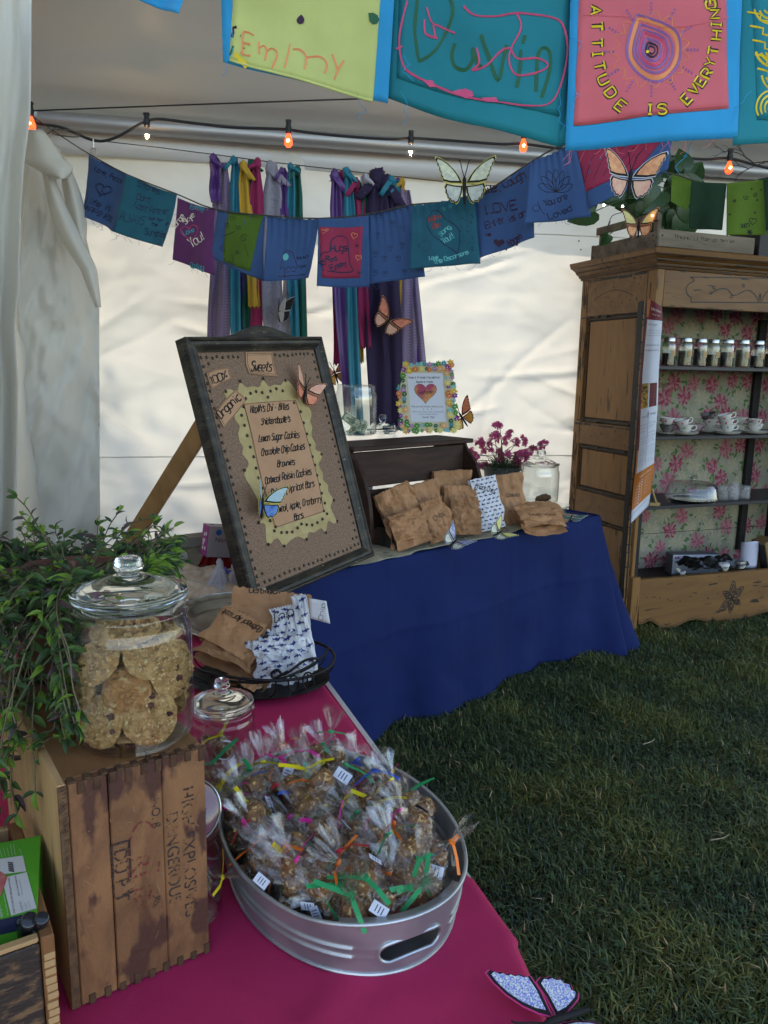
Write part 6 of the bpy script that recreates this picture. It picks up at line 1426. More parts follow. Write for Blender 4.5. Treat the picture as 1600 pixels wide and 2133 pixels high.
g = G(); g.bbox((.02, .0, z_ap / 2 + .03), (.06, .06, z_ap - .02)); L('leg', g); g = G(); g.bbox((WA - .02, .0, z_ap / 2 + .03), (.06, .06, z_ap - .02)); L('leg', g)
# folded back door leaf: a thick black-and-pine edge standing just in front of the side
def dl(px, py): return atp(px, py, AO + AY * -.02 , AY)
pT = dl(1342, 627); pB = dl(1297, 1276)
DD = AY.copy()
dm = frame(pB, (pT - pB), AY)
g = G(); Ld = (pT - pB).length; g.bbox((Ld / 2, .012, 0), (Ld, .05, .030), dm, b=.003)
dr_ = thing('cabinet_door', 'narrow edge of the armoire door folded back along its left side', 'door', pB)
part(dr_, 'stile', g, M_blk)
g = G(); x = .01
r = random.Random(4)
while x < Ld - .02: l = r.uniform(.02, .09); g.box((x + l / 2, -.0145, .010 + r.uniform(-.002, .001)), (l, .003, r.uniform(.004, .010)), dm); g.box((x + l / 2, -.0145, -.011), (l, .003, r.uniform(.002, .006)), dm); x += l + r.uniform(.001, .012)
part(dr_, 'worn_edge', g, M_arm)
# ------------------------------------------------------------------ poster hanging from the door edge
def Y_(dy): return dl(1345, 700).y + dy
PL = [(1349, 618, -.06), (1346, 660, -.06), (1342, 700, -.06), (1335, 780, -.06), (1331, 860, -.06), (1329, 920, -.06), (1325, 970, -.07), (1320, 1010, -.08), (1316, 1060, -.10), (1314, 1090, -.12)]
PRr = [(1379, 640, -.10), (1380, 664, -.10), (1377, 700, -.10), (1372, 780, -.10), (1370, 850, -.10), (1366, 905, -.10), (1363, 950, -.09), (1362, 980, -.07), (1356, 1022, -.02), (1351, 1054, .0)]
def posf(u, v):
    i = v * 9; k = min(int(i), 8); t = i - k; a = [PL[k][j] + (PL[k + 1][j] - PL[k][j]) * t for j in range(3)]; b = [PRr[k][j] + (PRr[k + 1][j] - PRr[k][j]) * t for j in range(3)]
    x = a[0] + (b[0] - a[0]) * u; y = a[1] + (b[1] - a[1]) * u; 
    return aty(x, y, Y_(a[2] + (b[2] - a[2]) * u - .03 * math.sin(math.pi * u)))
po = thing('info_poster', 'long curling organic food poster with maroon and orange bands taped to the door edge', 'poster', aty(1340, 1000, Y_(-.08)))
M_pp1 = mat('poster_paper', (.50, .52, .58), rough=.5)
g = G(); g.sheet(posf, 12, 60, .0006); part(po, 'sheet', g, M_pp1, True)
class SP(Surf): pass
SPp = Surf(None, posf)
def band(name, poly, m, off=.0012):
    def fn(u, v):
        (a, b, c, d) = poly; x = (1 - u) * (1 - v) * a[0] + u * (1 - v) * b[0] + u * v * c[0] + (1 - u) * v * d[0]; y = (1 - u) * (1 - v) * a[1] + u * (1 - v) * b[1] + u * v * c[1] + (1 - u) * v * d[1]; return SPp.P(x, y, off)
    g = G(); g.sheet(fn, 8, 14); return part(po, name, g, m, True)
M_mar = mat('poster_maroon', (.13, .012, .02), rough=.5); M_org = mat('poster_orange', (.42, .13, .02), rough=.5)
band('maroon_band', [(0, 0), (1, 0), (1, .125), (0, .125)], M_mar); band('maroon_band', [(0, .125), (.10, .125), (.10, .60), (0, .60)], M_mar)
band('orange_band', [(.02, .005), (.24, .005), (.16, .11), (.06, .11)], M_org, .0018)
band('orange_band', [(0, .72), (1, .72), (1, .905), (0, .905)], M_org); band('orange_band', [(0, .60), (.08, .60), (.08, .72), (0, .72)], M_org)
band('photo', [(.08, .36), (.47, .36), (.47, .435), (.08, .435)], mat('photo_food', (.03, .02, .01), (.42, .26, .06), scale=60, rough=.5, lo=.4, hi=.6)); band('photo', [(.53, .36), (.92, .36), (.92, .435), (.53, .435)], mat('photo_food2', (.16, .01, .015), (.03, .01, .01), scale=60, rough=.5))
SQ = Surf(None, None); SQ.px = lambda x, y, off=0.0: SPp.P(x / 100, y / 1000, .002)
g = G(); gw_ = G()
printed(gw_, SQ, 'GOING ORGANIC', (30, 62), (92, 62), 17); printed(gw_, SQ, 'Why go organic?', (38, 92), (88, 92), 8)
printed(g, SQ, 'What is organic?', (18, 158), (72, 158), 12)
for k, y in enumerate((190, 205, 220, 250, 265)): printed(g, SQ, 'organically grown food is good for you', (16, y), (92, y), 5)
ink(g, SQ, [[(52, 445), (52, 700)]], .0014); ink(g, SQ, [[(50, 450), (50, 475)]], .005)
printed(g, SQ, 'ORGANIC', (18, 470), (44, 470), 8); printed(g, SQ, 'NON ORGANIC', (62, 465), (92, 465), 8)
for k in range(15):
    y = 500 + 13 * k
    if k % 4 != 3: printed(g, SQ, 'grown without sprays', (14, y), (48 - 8 * (k % 3 == 2), y), 4)
    if k % 5 != 2: printed(g, SQ, 'grown with sprays', (58, y - 2), (94 - 10 * (k % 4 == 1), y - 2), 4)
printed(gw_, SQ, 'THE BENEFITS OF ORGANIC', (28, 762), (86, 752), 10)
for k in range(7): printed(gw_, SQ, 'better for the soil', (14, 800 + 14 * k), (46, 796 + 14 * k), 5); printed(gw_, SQ, 'better for you', (56, 785 + 14 * k), (88, 780 + 14 * k), 5)
ink(g, SQ, [[(15, 940), (85, 925)]], .0016)
part(po, 'lettering', g, mat('print_grey', (.08, .08, .10), rough=.6), False); part(po, 'lettering', gw_, mat('print_pale', (.65, .6, .55), rough=.6), False)

# ------------------------------------------------------------------ things on the shelves
def on_shelf(px, py, k): z = zsh[k] + .0005; return atz(px, py, z)
def sh_at(px, k, d, zq=None):    # x from pixel, at depth d behind the front on shelf k
    p = AI @ atp(px, 800, AO + AY * d, AY); q_ = AM @ Vector((p.x, d, zsh[k] + .0005)); 
    # correct x for the pixel at the shelf height
    for _ in range(3):
        v = q_ - CAM; xx = 800 + FPX * v.dot(rgt) / v.dot(fwd); q_ = q_ + AX * ((px - xx) / FPX * v.dot(fwd))
    return q_
M_tea = mat('dried_contents', (.025, .022, .014), (.08, .07, .03), scale=60, rough=.9); M_lab = mat('kraft_label', (.42, .28, .14), rough=.8)
def mason(px, k, d, r, h, label, fillc=0):
    c = sh_at(px, k, d); t = thing('mason_jar', label, 'jar', c, group='glass jars with tin lids on the top shelf')
    g = G(); P = [(r * .85, 0), (r, .008), (r, h * .72), (r * .97, h * .79), (r * .78, h * .86), (r * .76, h * .9)]; I = [(a - .002, b + (.004 if i == 0 else 0)) for i, (a, b) in enumerate(P)][::-1]
    g.lathe(P + I, 24, Matrix.Translation(c)); part(t, 'glass', g, M_glassT)
    g = G(); g.lathe([(r * .80, h * .86), (r * .84, h * .87), (r * .84, h * .985), (r * .80, h), (0, h)], 24, Matrix.Translation(c)); part(t, 'lid', g, M_metal_lid)
    g = G(); g.lathe([(r * .86, .006), (r * .9, .02), (r * .9, h * (.45 + .1 * (fillc % 3))), (0, h * (.46 + .1 * (fillc % 3)))], 16, Matrix.Translation(c)); part(t, 'contents', g, M_tea if fillc % 2 else mat('dark_contents', (.012, .011, .012), (.04, .03, .03), scale=50, rough=.8))
    a0 = -math.pi / 2 + .15; g = G(); n = 6
    P = [(c + Vector(((r + .001) * math.cos(a0 - .1 + .16 * i), (r + .001) * math.sin(a0 - .1 + .16 * i), z_))) for z_ in (h * .34, h * .55) for i in range(n)]; g.add(P, [(i, i + 1, n + i + 1, n + i) for i in range(n - 1)]); part(t, 'label', g, M_lab)
    return t
mj = ['leftmost jar on the top shelf, half hidden by the poster', 'second jar from the poster on the top shelf, full of olive herbs', 'third jar from the poster on the top shelf', 'fourth jar from the poster on the top shelf', 'fifth jar from the poster on the top shelf, filled dark', 'sixth jar from the poster on the top shelf', 'seventh jar from the poster on the top shelf, nearest the black upright', 'jar cut by the right edge of the photograph on the top shelf']
for i, (px, d) in enumerate(((1391, .15), (1425, .12), (1456, .14), (1483, .17), (1512, .13), (1544, .11), (1575, .13), (1604, .12))): mason(px, 0, d, .042, .172, mj[i], i)
M_chi = mat('china', (.62, .60, .55), rough=.15, spec=.6, coat=.5); M_dec = mat('china_rose', (.40, .05, .08), rough=.2); M_dec2 = mat('china_teal', (.05, .25, .28), rough=.2); M_dec3 = mat('china_leaf', (.08, .16, .06), rough=.2); M_dark = mat('china_dark_glaze', (.06, .06, .06), (.2, .18, .16), scale=20, rough=.2)
def china_cup(c, label, tx=0, ty_=0, yaw=0, m=None, dec=None, s=1.0):
    M_ = Matrix.Translation(c) @ RX(yaw, 4, 'Z') @ RX(tx, 4, 'X') @ RX(ty_, 4, 'Y') @ Matrix.Scale(s, 4)
    t = thing('teacup', label, 'teacup', M=M_, group='china cups on the middle shelf'); g = G()
    P = [(.018, 0), (.022, .002), (.020, .006), (.032, .018), (.041, .036), (.046, .052), (.048, .056)]; g.lathe(P + [(a - .0022, b) for a, b in P[::-1]][:-2] + [(0, .009)], 26); part(t, 'bowl', g, m or M_chi, 50, local=True)
    g = G(); g.tube(smooth_line([(.044, 0, .048), (.064, 0, .050), (.069, 0, .036), (.058, 0, .022), (.038, 0, .020)], 4), .0028, 8); part(t, 'handle', g, m or M_chi, local=True)
    if dec:
        g = G()
        for k in range(5):
            a = k * 1.26 + .4; rr2 = .0425; p = Vector((rr2 * math.cos(a), rr2 * math.sin(a), .036)); g.blob(p, .0065, sub=1, amp=.2, seed=k, sc=(1, 1, .8)); g.blob(p + Vector((.004, .004, .008)), .004, sub=1, amp=.2, seed=k)
        part(t, 'painted_flower', g, dec, local=True)
    return t
def saucers(c, n, label, r=.072):
    for k in range(n):
        cc = c + Vector((.004 * math.sin(k * 2), .004 * math.cos(k * 3), .0065 * k)); t = thing('saucer', ('%s, %s' % (label, ('lowest', 'second', 'third', 'fourth', 'fifth', 'topmost')[min(k, 5)])) if n > 1 else label, 'saucer', cc, group='china saucers on the middle shelf')
        g = G(); P = [(.0, .003), (.022, .003), (.045, .007), (r * .97, .015), (r, .017), (r * .97, .0135), (.045, .004), (.028, .0), (0, .0)]; g.lathe(P, 30, Matrix.Translation(cc)); part(t, 'plate', g, M_chi, 50)
    return c + Vector((0, 0, .0065 * (n - 1) + .006))
c = sh_at(1427, 1, .13); t_ = saucers(c, 2, 'saucer under the two nested cups nearest the poster', .080); china_cup(t_, 'white floral teacup standing under the tilted one nearest the poster', yaw=.0, dec=M_dec3)
china_cup(t_ + Vector((-.012, 0, .034)), 'floral teacup tilted inside the front left cup', ty_=-.28, yaw=.15, dec=M_dec)
c = sh_at(1388, 1, .20); saucers(c, 1, 'saucer half hidden behind the poster on the cup shelf'); china_cup(c + Vector((0, 0, .01)), 'grey patterned cup half hidden behind the poster', m=M_dark); china_cup(c + Vector((.0, 0, .052)), 'white cup with red rose stacked half behind the poster', dec=M_dec)
c = sh_at(1448, 1, .27); china_cup(c + Vector((0, 0, .004)), 'pinkish glass cup behind the front left cups', m=mat('pink_glaze', (.35, .24, .26), rough=.15)); 
c = sh_at(1478, 1, .27); t_ = saucers(c, 6, 'saucer in the tall stack at the middle of the cup shelf', .078); china_cup(t_, 'cup with orange flowers on top of the tall saucer stack', dec=M_dec); china_cup(t_ + Vector((-.005, 0, .036)), 'dark lined cup tilted on top of the middle stack', ty_=-.35, yaw=.2, m=M_dark, dec=M_dec)
c = sh_at(1515, 1, .12); t_ = saucers(c, 2, 'saucer under the three stacked cups right of the middle', .080); china_cup(t_, 'lowest of three stacked cups, painted turquoise and red', dec=M_dec2, yaw=.1); china_cup(t_ + Vector((-.004, 0, .032)), 'middle of three stacked cups, painted red flowers', dec=M_dec, ty_=-.12); china_cup(t_ + Vector((-.012, 0, .066)), 'topmost tilted cup of the three stacked ones', dec=M_dec, ty_=-.30)
c = sh_at(1537, 1, .24); china_cup(c, 'pearly cup behind the three stacked cups, lower', m=mat('pearl_glaze', (.45, .43, .36), rough=.15)); china_cup(c + Vector((0, 0, .05)), 'pearly cup behind the three stacked cups, upper', m=mat('pearl_glaze', (.45, .43, .36)))
c = sh_at(1572, 1, .13); t_ = saucers(c, 2, 'saucer under the square-handled cup at the right', .082); china_cup(t_, 'cup with front-facing handle at the right end of the cup shelf', yaw=-1.5, s=1.05); china_cup(t_ + Vector((.0, 0, .040)), 'small upper cup at the right end of the cup shelf', yaw=-1.9, s=.85, dec=M_dec)
# cake dome, plate and glasses
c = sh_at(1440, 2, .17); t = thing('cake_dome', 'glass cake dome with knob on a dark plate on the bottom shelf', 'cake dome', c)
g = G(); g.lathe([(0, .004), (.06, .004), (.135, .014), (.138, .018), (.13, .014), (.06, 0), (0, 0)], 40, Matrix.Translation(c)); part(t, 'plate', g, mat('dark_plate', (.03, .03, .03), rough=.2))
r0 = 54 / FPX * c.y; g = G(); P = [(r0, .012), (r0 * 1.02, .02), (r0 * .98, .05), (r0 * .93, .095), (r0 * .84, .118), (r0 * .6, .130), (r0 * .2, .135), (r0 * .1, .140), (r0 * .09, .150), (r0 * .16, .156), (r0 * .18, .168), (r0 * .1, .174), (.0005, .175)]
g.lathe(smooth_line(P, 2) + [(max(a - .003, .0004), b - .002) for a, b in P[::-1]][3:], 44, Matrix.Translation(c), cap0=False); part(t, 'dome', g, thin_glass('dome_glass', fac=1.5, rough=.03))
M_cutg = thin_glass('cut_glass', fac=2.6, rough=.08, bump=1.0, bscale=150, haze=.08, hcol=(.7, .7, .72))
for i, (px, d, nm) in enumerate(((1482, .25, 'rear left'), (1506, .17, 'front left'), (1528, .15, 'middle'), (1551, .16, 'right'), (1530, .28, 'rear right'))):
    c = sh_at(px, 2, d); t = thing('jelly_glass', '%s of the small cut glass tumblers on the bottom shelf' % nm, 'glass', c, group='cut glass tumblers'); g = G(); r0 = .034
    g.lathe([(r0 * .9, 0), (r0, .006), (r0, .065), (r0 * .96, .07), (r0 * .96, .088), (r0 * .9, .088), (r0 * .9, .07), (r0 * .92, .01), (0, .008)], 24, Matrix.Translation(c)); part(t, 'glass', g, M_cutg)
# gilt frame corner by the poster
c = sh_at(1362, 2, .08); g = G(); g.bbox((0, 0, .0), (.012, .012, .12), Matrix.Translation(c + Vector((.0, 0, .055))) @ RX(R(-22), 4, 'Y')); g.bbox((0, 0, .012), (.07, .03, .024), Matrix.Translation(c)); single('gilt_frame', g, mat('gilt', (.30, .20, .08), rough=.4, metal=.3), 'small gilt picture frame corner behind the curling poster', 'picture frame')
# bottom compartment clutter
zf = z_ap - .088
def fl_at(px, d, up=0.0):
    p = AI @ atp(px, 1180, AO + AY * d, AY); q_ = AM @ Vector((p.x, d, zf + up)); v = q_ - CAM; xx = 800 + FPX * v.dot(rgt) / v.dot(fwd); return q_ + AX * ((px - xx) / FPX * v.dot(fwd))
c = fl_at(1440, .30); Mb = frame(c, AX * .97 - AY * .25, AY); t = thing('printed_box', 'flat white box with coloured motifs lying in the armoire base', 'box', M=Mb); g = G(); g.bbox((0, 0, .07), (.34, .10, .14), b=.001); part(t, 'carton', g, mat('box_grey', (.10, .10, .11), rough=.6), local=True)
g = G(); g.box((0, -.0515, .075), (.335, .002, .13)); part(t, 'front_panel', g, mat('box_white', (.42, .44, .50), rough=.5), local=True)
g = G(); r = random.Random(6)
for i in range(16): g.blob((-.15 + .02 * i, -.053, .10 + r.uniform(-.02, .03)), .009, sub=1, amp=.3, seed=i, sc=(1, .15, 1))
part(t, 'motifs', g, mat('motif', (.30, .05, .12), (.05, .12, .35), scale=20, rough=.5), local=True)
c = fl_at(1480, .14); g = G()
def blkb(u, v): return c + AX * ((u - .5) * .46) + AY * ((v - .5) * .20) + Vector((0, 0, .10 + .04 * fbm(u * 3, v * 3, 5) + .05 * math.sin(math.pi * u) * math.sin(math.pi * v)))
g.sheet(blkb, 40, 24, .002); single('black_bin_bag', g, mat('bin_bag', (.006, .006, .007), rough=.3, spec=.5), 'crumpled black plastic bag in the armoire base', 'bag', 30)
for (px, d, lb, lidm) in ((1416, .06, 'small open jar at the front left of the armoire base', None), (1505, .06, 'small jar with white lid in the armoire base', mat('white_lid', (.55, .56, .56), rough=.4)), (1540, .07, 'small jar with glass lid in the armoire base', M_metal_lid)):
    c = fl_at(px, d, .02); t = thing('small_jar', lb, 'jar', c); g = G(); g.lathe([(.03, 0), (.036, .01), (.036, .08), (.032, .086), (.030, .08), (.030, .01), (0, .008)], 22, Matrix.Translation(c)); part(t, 'glass', g, M_glassT)
    if lidm: g = G(); g.lathe([(.037, .086), (.038, .09), (.037, .104), (.03, .107), (0, .107)], 22, Matrix.Translation(c)); part(t, 'lid', g, lidm)
c = fl_at(1556, .14); M_wp2 = mat('paper_lilac_white', (.48, .49, .60), rough=.6)
g = G(); g.sheet(lambda u, v: c + AX * (.062 * math.sin((u - .5) * 4.4) + .0) + AY * (-.05 * math.cos((u - .5) * 4.4)) * (1) + Vector((0, 0, .06 + .19 * v - .05 * abs(u - .45) * v)), 24, 8, .0006); single('rolled_paper', g, M_wp2, 'loosely rolled white sheet of paper standing in the armoire base', 'paper', True)
c = fl_at(1600, .10); Mb = frame(c + Vector((0, 0, .01)), AX, AY) @ RX(R(-18), 4, 'Y'); t = thing('wooden_case', 'upright wooden slide case leaning at the right end of the armoire base', 'box', M=Mb); g = G(); g.bbox((0, 0, .13), (.09, .12, .26), b=.002); part(t, 'case', g, mat('case_wood', (.20, .12, .05), rough=.5), local=True)
g = G(); g.box((-.01, -.0615, .17), (.03, .002, .04)); g.box((-.047, -.02, .13), (.003, .06, .22)); part(t, 'label', g, M_blk, False, local=True)

# ------------------------------------------------------------------ planter crate on top of the armoire
ZP = zc + .105
M_pal = mat('weathered_pallet', (.16, .12, .085), (.09, .065, .045), scale=4, rough=.85, st=(.6, 4, 4), bump=.3, bscale=30, col3=(.03, .02, .015), s3=16, t3=.66)
M_pal2 = mat('pallet_grey', (.22, .18, .13), (.14, .11, .08), scale=4, rough=.85, st=(.6, 4, 4), bump=.3, bscale=30, col3=(.05, .04, .03), s3=16, t3=.66)
pq = AM @ Vector((.0, -.04, ZP)); pl_ = thing('planter_crate', 'weathered slatted pallet-wood planter box on top of the armoire', 'planter', M=AM @ Matrix.Translation((0, 0, ZP)))
def slat(nm, x0, x1, y0, y1, z0, z1, m): g = G(); g.bbox(((x0 + x1) / 2, (y0 + y1) / 2, (z0 + z1) / 2), (x1 - x0, y1 - y0, z1 - z0), b=.003, warp=.003, seed=x0 * 7); part(pl_, nm, g, m, local=True)
x0, x1, y0, y1 = -.045, .66, -.06, .56
slat('plank', x0, x1, y0, y0 + .02, .01, .105, M_pal2); slat('plank', x0, x0 + .02, y0 + .022, y1, .0, .095, M_pal); slat('plank', x0 - .0, x0 + .02, y0 + .022, y1 - .02, .155, .20, M_pal)
slat('plank', x0, x1, y1, y1 + .02, .01, .10, M_pal); slat('plank', x1 - .02, x1, y0 + .022, y1 - .002, .01, .10, M_pal); slat('base_board', x0 + .022, x1 - .022, y0 + .022, y1 - .004, 0, .012, M_pal)
for (x, y) in ((x0 + .022, y0 + .045), (x0 + .022, y1 - .06), (x0 + .022, .2)): slat('post', x, x + .03, y, y + .035, .012, .20, M_pal)
g = G(); S = plane_surf(AM @ Vector((0, y0 - .001, ZP)), AY)
ink(g, S, letters('Thank U for a smile', (1404, 497), (1530, 506), 7, wob=.1), .0026, .001); part(pl_, 'lettering', g, M_blk, False)
g = G(); 
for (px, py) in ((1206, 502), (1210, 520), (1262, 506), (1358, 478), (1361, 490), (1361, 502), (1380, 490)): g.blob(atp(px, py, AM @ Vector((x0, 0, 0)), AX) if px < 1340 else S.px(px, py), .005, sub=1, amp=0)
part(pl_, 'nail_heads', g, M_blk)
slat2 = (AM @ Vector((.62, -.02, ZP)))
g = G(); g.bbox((0, 0, .10), (.30, .25, .20), frame(AM @ Vector((.90, .12, ZP)), AX, AY)); single('black_box', g, M_blk, 'plain black box at the right end of the armoire top', 'box')
# clay pot + pothos
c = AM @ Vector((.22, .10, ZP + .02)); pp = thing('pothos', 'dark green heart-leaved pothos in a weathered clay pot in the planter', 'potted plant', c)
g = G(); g.lathe([(.055, 0), (.072, .13), (.08, .13), (.082, .16), (.075, .162), (.07, .14), (0, .135)], 28, Matrix.Translation(c)); part(pp, 'pot', g, mat('old_clay', (.16, .09, .06), (.22, .17, .13), scale=14, rough=.9, bump=.4))
M_pt = mat('pothos_leaf', (.012, .045, .012), (.025, .075, .018), scale=10, rough=.35, transl=.2, spec=.5)
def heartleaf():
    g = G(); o = [(0, 0), (.18, -.12), (.38, -.08), (.50, .12), (.48, .38), (.34, .66), (.14, .90), (0, 1.05)]
    rows = [(x, y) for x, y in o]; V = []; 
    for (x, y) in rows: V += [(x, y, .10 * x * 2 - .25 * y * y), (0, max(y, .02), -.25 * y * y)]; 
    n = len(rows)
    g.add(V, [(2 * i, 2 * i + 2, 2 * i + 3, 2 * i + 1) for i in range(n - 1)]); V2 = [(-x, y, z) for x, y, z in V]; g.add(V2, [(2 * i + 1, 2 * i + 3, 2 * i + 2, 2 * i) for i in range(n - 1)]); return mesh_of('leaf', g, M_pt, True)
hl = heartleaf(); Pi = BASE[pp.name].inverted(); r = random.Random(17)
lv = [(1240, 440, 190, .16), (1262, 402, 200, .11), (1372, 345, 80, .13), (1390, 372, 50, .14), (1360, 385, 120, .15), (1345, 400, 170, .14), (1402, 395, 20, .15), (1425, 352, 100, .12), (1440, 372, 60, .12), (1418, 405, -30, .15), (1432, 425, -60, .14), (1330, 420, 200, .13), (1350, 440, 220, .13), (1378, 450, 250, .13), (1388, 480, 265, .15), (1300, 415, 190, .11), (1392, 425, 300, .13), (1408, 440, 280, .14), (1430, 450, 265, .16), (1268, 490, 240, .07), (1360, 360, 140, .12), (1405, 365, 80, .13), (1378, 400, 230, .14), (1345, 425, 270, .14), (1422, 385, 10, .12), (1366, 415, 260, .16), (1385, 410, 310, .14), (1410, 380, 240, .12), (1372, 500, 268, .10)]
vg = G()
for (x, y, a, s) in lv:
    p = aty(x, y, c.y + r.uniform(-.14, .06)); M_ = frame(p, (math.cos(R(a - 90)), r.uniform(-.4, .4), math.sin(R(a - 90))), (math.cos(R(a)), r.uniform(-.3, .3), math.sin(R(a)))); inst(pp, 'leaf', hl, Pi @ M_ @ Matrix.Scale(s, 4))
    vg.tube(catm([c + Vector((0, 0, .15)), (c + Vector((0, 0, .26))).lerp(p, .5) + Vector((0, 0, .06)), p], 4), .003, 5)
part(pp, 'stems', vg, mat('stem_green', (.05, .10, .03), rough=.5))
# fairy lights + thin vine, bare twig on the right
g = G(); g.tube(catm([aty(*q) for q in ((1272, 460, 4.3), (1264, 480, 4.3), (1275, 450, 4.3), (1300, 440, 4.3), (1298, 420, 4.25), (1310, 470, 4.2), (1360, 450, 4.2))], 4), .0022, 5)
ft = thing('fairy_lights', 'thin fairy light wire with tiny lit bulbs in the pothos', 'fairy lights', aty(1300, 440, 4.3)); part(ft, 'wire', g, M_cord)
for (x, y, Y, cc) in ((1258, 427, 4.25, (1, .98, .9)), (1297, 430, 4.2, (.8, .75, 1)), (1359, 449, 4.05, (1, .25, .1))):
    g = G(); g.blob(aty(x, y, Y), .006, sub=1, amp=0); part(ft, 'bulb', g, mat('fairy_%d' % x, cc, emit=6))
g = G(); r = random.Random(3)
def tw_(p, d, l, k):
    if k == 0 or l < .02: return
    q_ = p + d * l; g.tube([p, p.lerp(q_, .5) + Vector((0, 0, .006)), q_], [.0018 * k * .5, .0016 * k * .5, .001 * k * .5], 4)
    for s in (-1, 1): tw_(p.lerp(q_, r.uniform(.4, 1)), (d + Vector((r.uniform(-.3, .1), 0, s * r.uniform(.2, .7)))).normalized(), l * .75, k - 1)
tw_(aty(1625, 338, 4.6), Vector((-1, 0, -.05)), .16, 5); single('bare_twig', g, mat('twig_dark', (.03, .022, .018), rough=.9), 'bare dark twig reaching in from the right above the green bunting', 'twig')
# ================================================================== FOREGROUND: CRATE
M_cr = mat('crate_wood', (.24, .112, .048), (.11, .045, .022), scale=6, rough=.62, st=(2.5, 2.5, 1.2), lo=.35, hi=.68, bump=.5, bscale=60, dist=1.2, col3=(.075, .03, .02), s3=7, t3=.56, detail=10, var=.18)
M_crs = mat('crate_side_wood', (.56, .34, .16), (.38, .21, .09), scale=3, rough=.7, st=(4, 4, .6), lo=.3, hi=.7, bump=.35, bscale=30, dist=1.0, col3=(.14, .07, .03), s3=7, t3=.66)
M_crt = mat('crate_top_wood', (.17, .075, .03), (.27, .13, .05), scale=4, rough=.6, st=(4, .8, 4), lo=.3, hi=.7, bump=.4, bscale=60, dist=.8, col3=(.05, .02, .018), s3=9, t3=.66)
M_dk = mat('joint_dark', (.05, .022, .012), (.10, .05, .025), scale=30, rough=.8)
ZC = 1.092
CO = atz(150, 2105, TM + .004); cR = atz(438, 2008, TM + .004); CU = Vector((math.cos(R(35)), math.sin(R(35)), 0)); CV = Vector((-CU.y, CU.x, 0)); CW = .196; CH = ZC - TM - .004; CD = .46
CM = frame(CO, CU, CV)
cr = thing('wooden_crate', 'old finger-jointed wooden explosives crate standing on end under the cookie jar', 'crate', M=CM)
def CL(nm, g, m, sm=38, par=None): return part(par or cr, nm, g, m, sm, local=True)
xs = [0.012, .012 + (CW - .012) * .27, .012 + (CW - .012) * .66, CW]
for i in range(3):
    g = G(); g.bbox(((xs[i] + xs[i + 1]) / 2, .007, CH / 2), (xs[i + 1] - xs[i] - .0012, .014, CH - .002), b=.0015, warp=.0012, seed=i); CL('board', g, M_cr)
nf = 18; wf = (CW - .012) / nf
g = G(); g2 = G(); r = random.Random(3)
for i in range(nf):
    x = .012 + wf * (i + .5); h = .017 + r.uniform(-.003, .004)
    if i % 2: g.bbox((x, -.0005, CH - h / 2 + .0006), (wf * .86, .004, h), b=.0008, warp=.0008, seed=i); g2.bbox((x, -.0005, h / 2 * .8 - .001), (wf * .86, .004, h * .8), b=.0008, warp=.0008, seed=i)
    else: g.bbox((x, .006, CH + .0006), (wf * .86, .014, .0035), b=.0008, warp=.0008, seed=i)
CL('finger_joint', g, M_dk); CL('finger_joint', g2, M_dk)
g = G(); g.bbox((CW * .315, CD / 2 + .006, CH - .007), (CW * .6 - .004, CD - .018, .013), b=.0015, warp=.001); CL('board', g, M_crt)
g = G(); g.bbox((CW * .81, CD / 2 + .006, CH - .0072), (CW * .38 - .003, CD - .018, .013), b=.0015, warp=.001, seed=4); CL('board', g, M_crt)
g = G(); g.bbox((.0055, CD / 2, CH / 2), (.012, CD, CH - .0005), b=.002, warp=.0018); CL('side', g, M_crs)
g = G(); g.bbox((CW - .0055, CD / 2 + .008, CH / 2 - .007), (.010, CD - .02, CH - .016), b=.002); CL('side', g, M_cr)
g = G(); g.bbox((CW / 2, CD - .007, CH / 2 - .007), (CW - .026, .013, CH - .016)); CL('back', g, M_cr)
g = G()
g.bbox((.0055, .0004, CH / 2), (.0118, .004, CH - .003), b=.001, warp=.0012)
for k in range(60): z = .01 + k * .0053 + r.uniform(-.002, .002); g.tube([(-.0008, .001, z), (.0045, -.0019, z + .003), (r.uniform(.006, .011), -.0016, z + r.uniform(.003, .007))], .0006, 3)
CL('splintered_edge', g, mat('end_grain', (.16, .085, .04), (.07, .035, .02), scale=90, rough=.9))
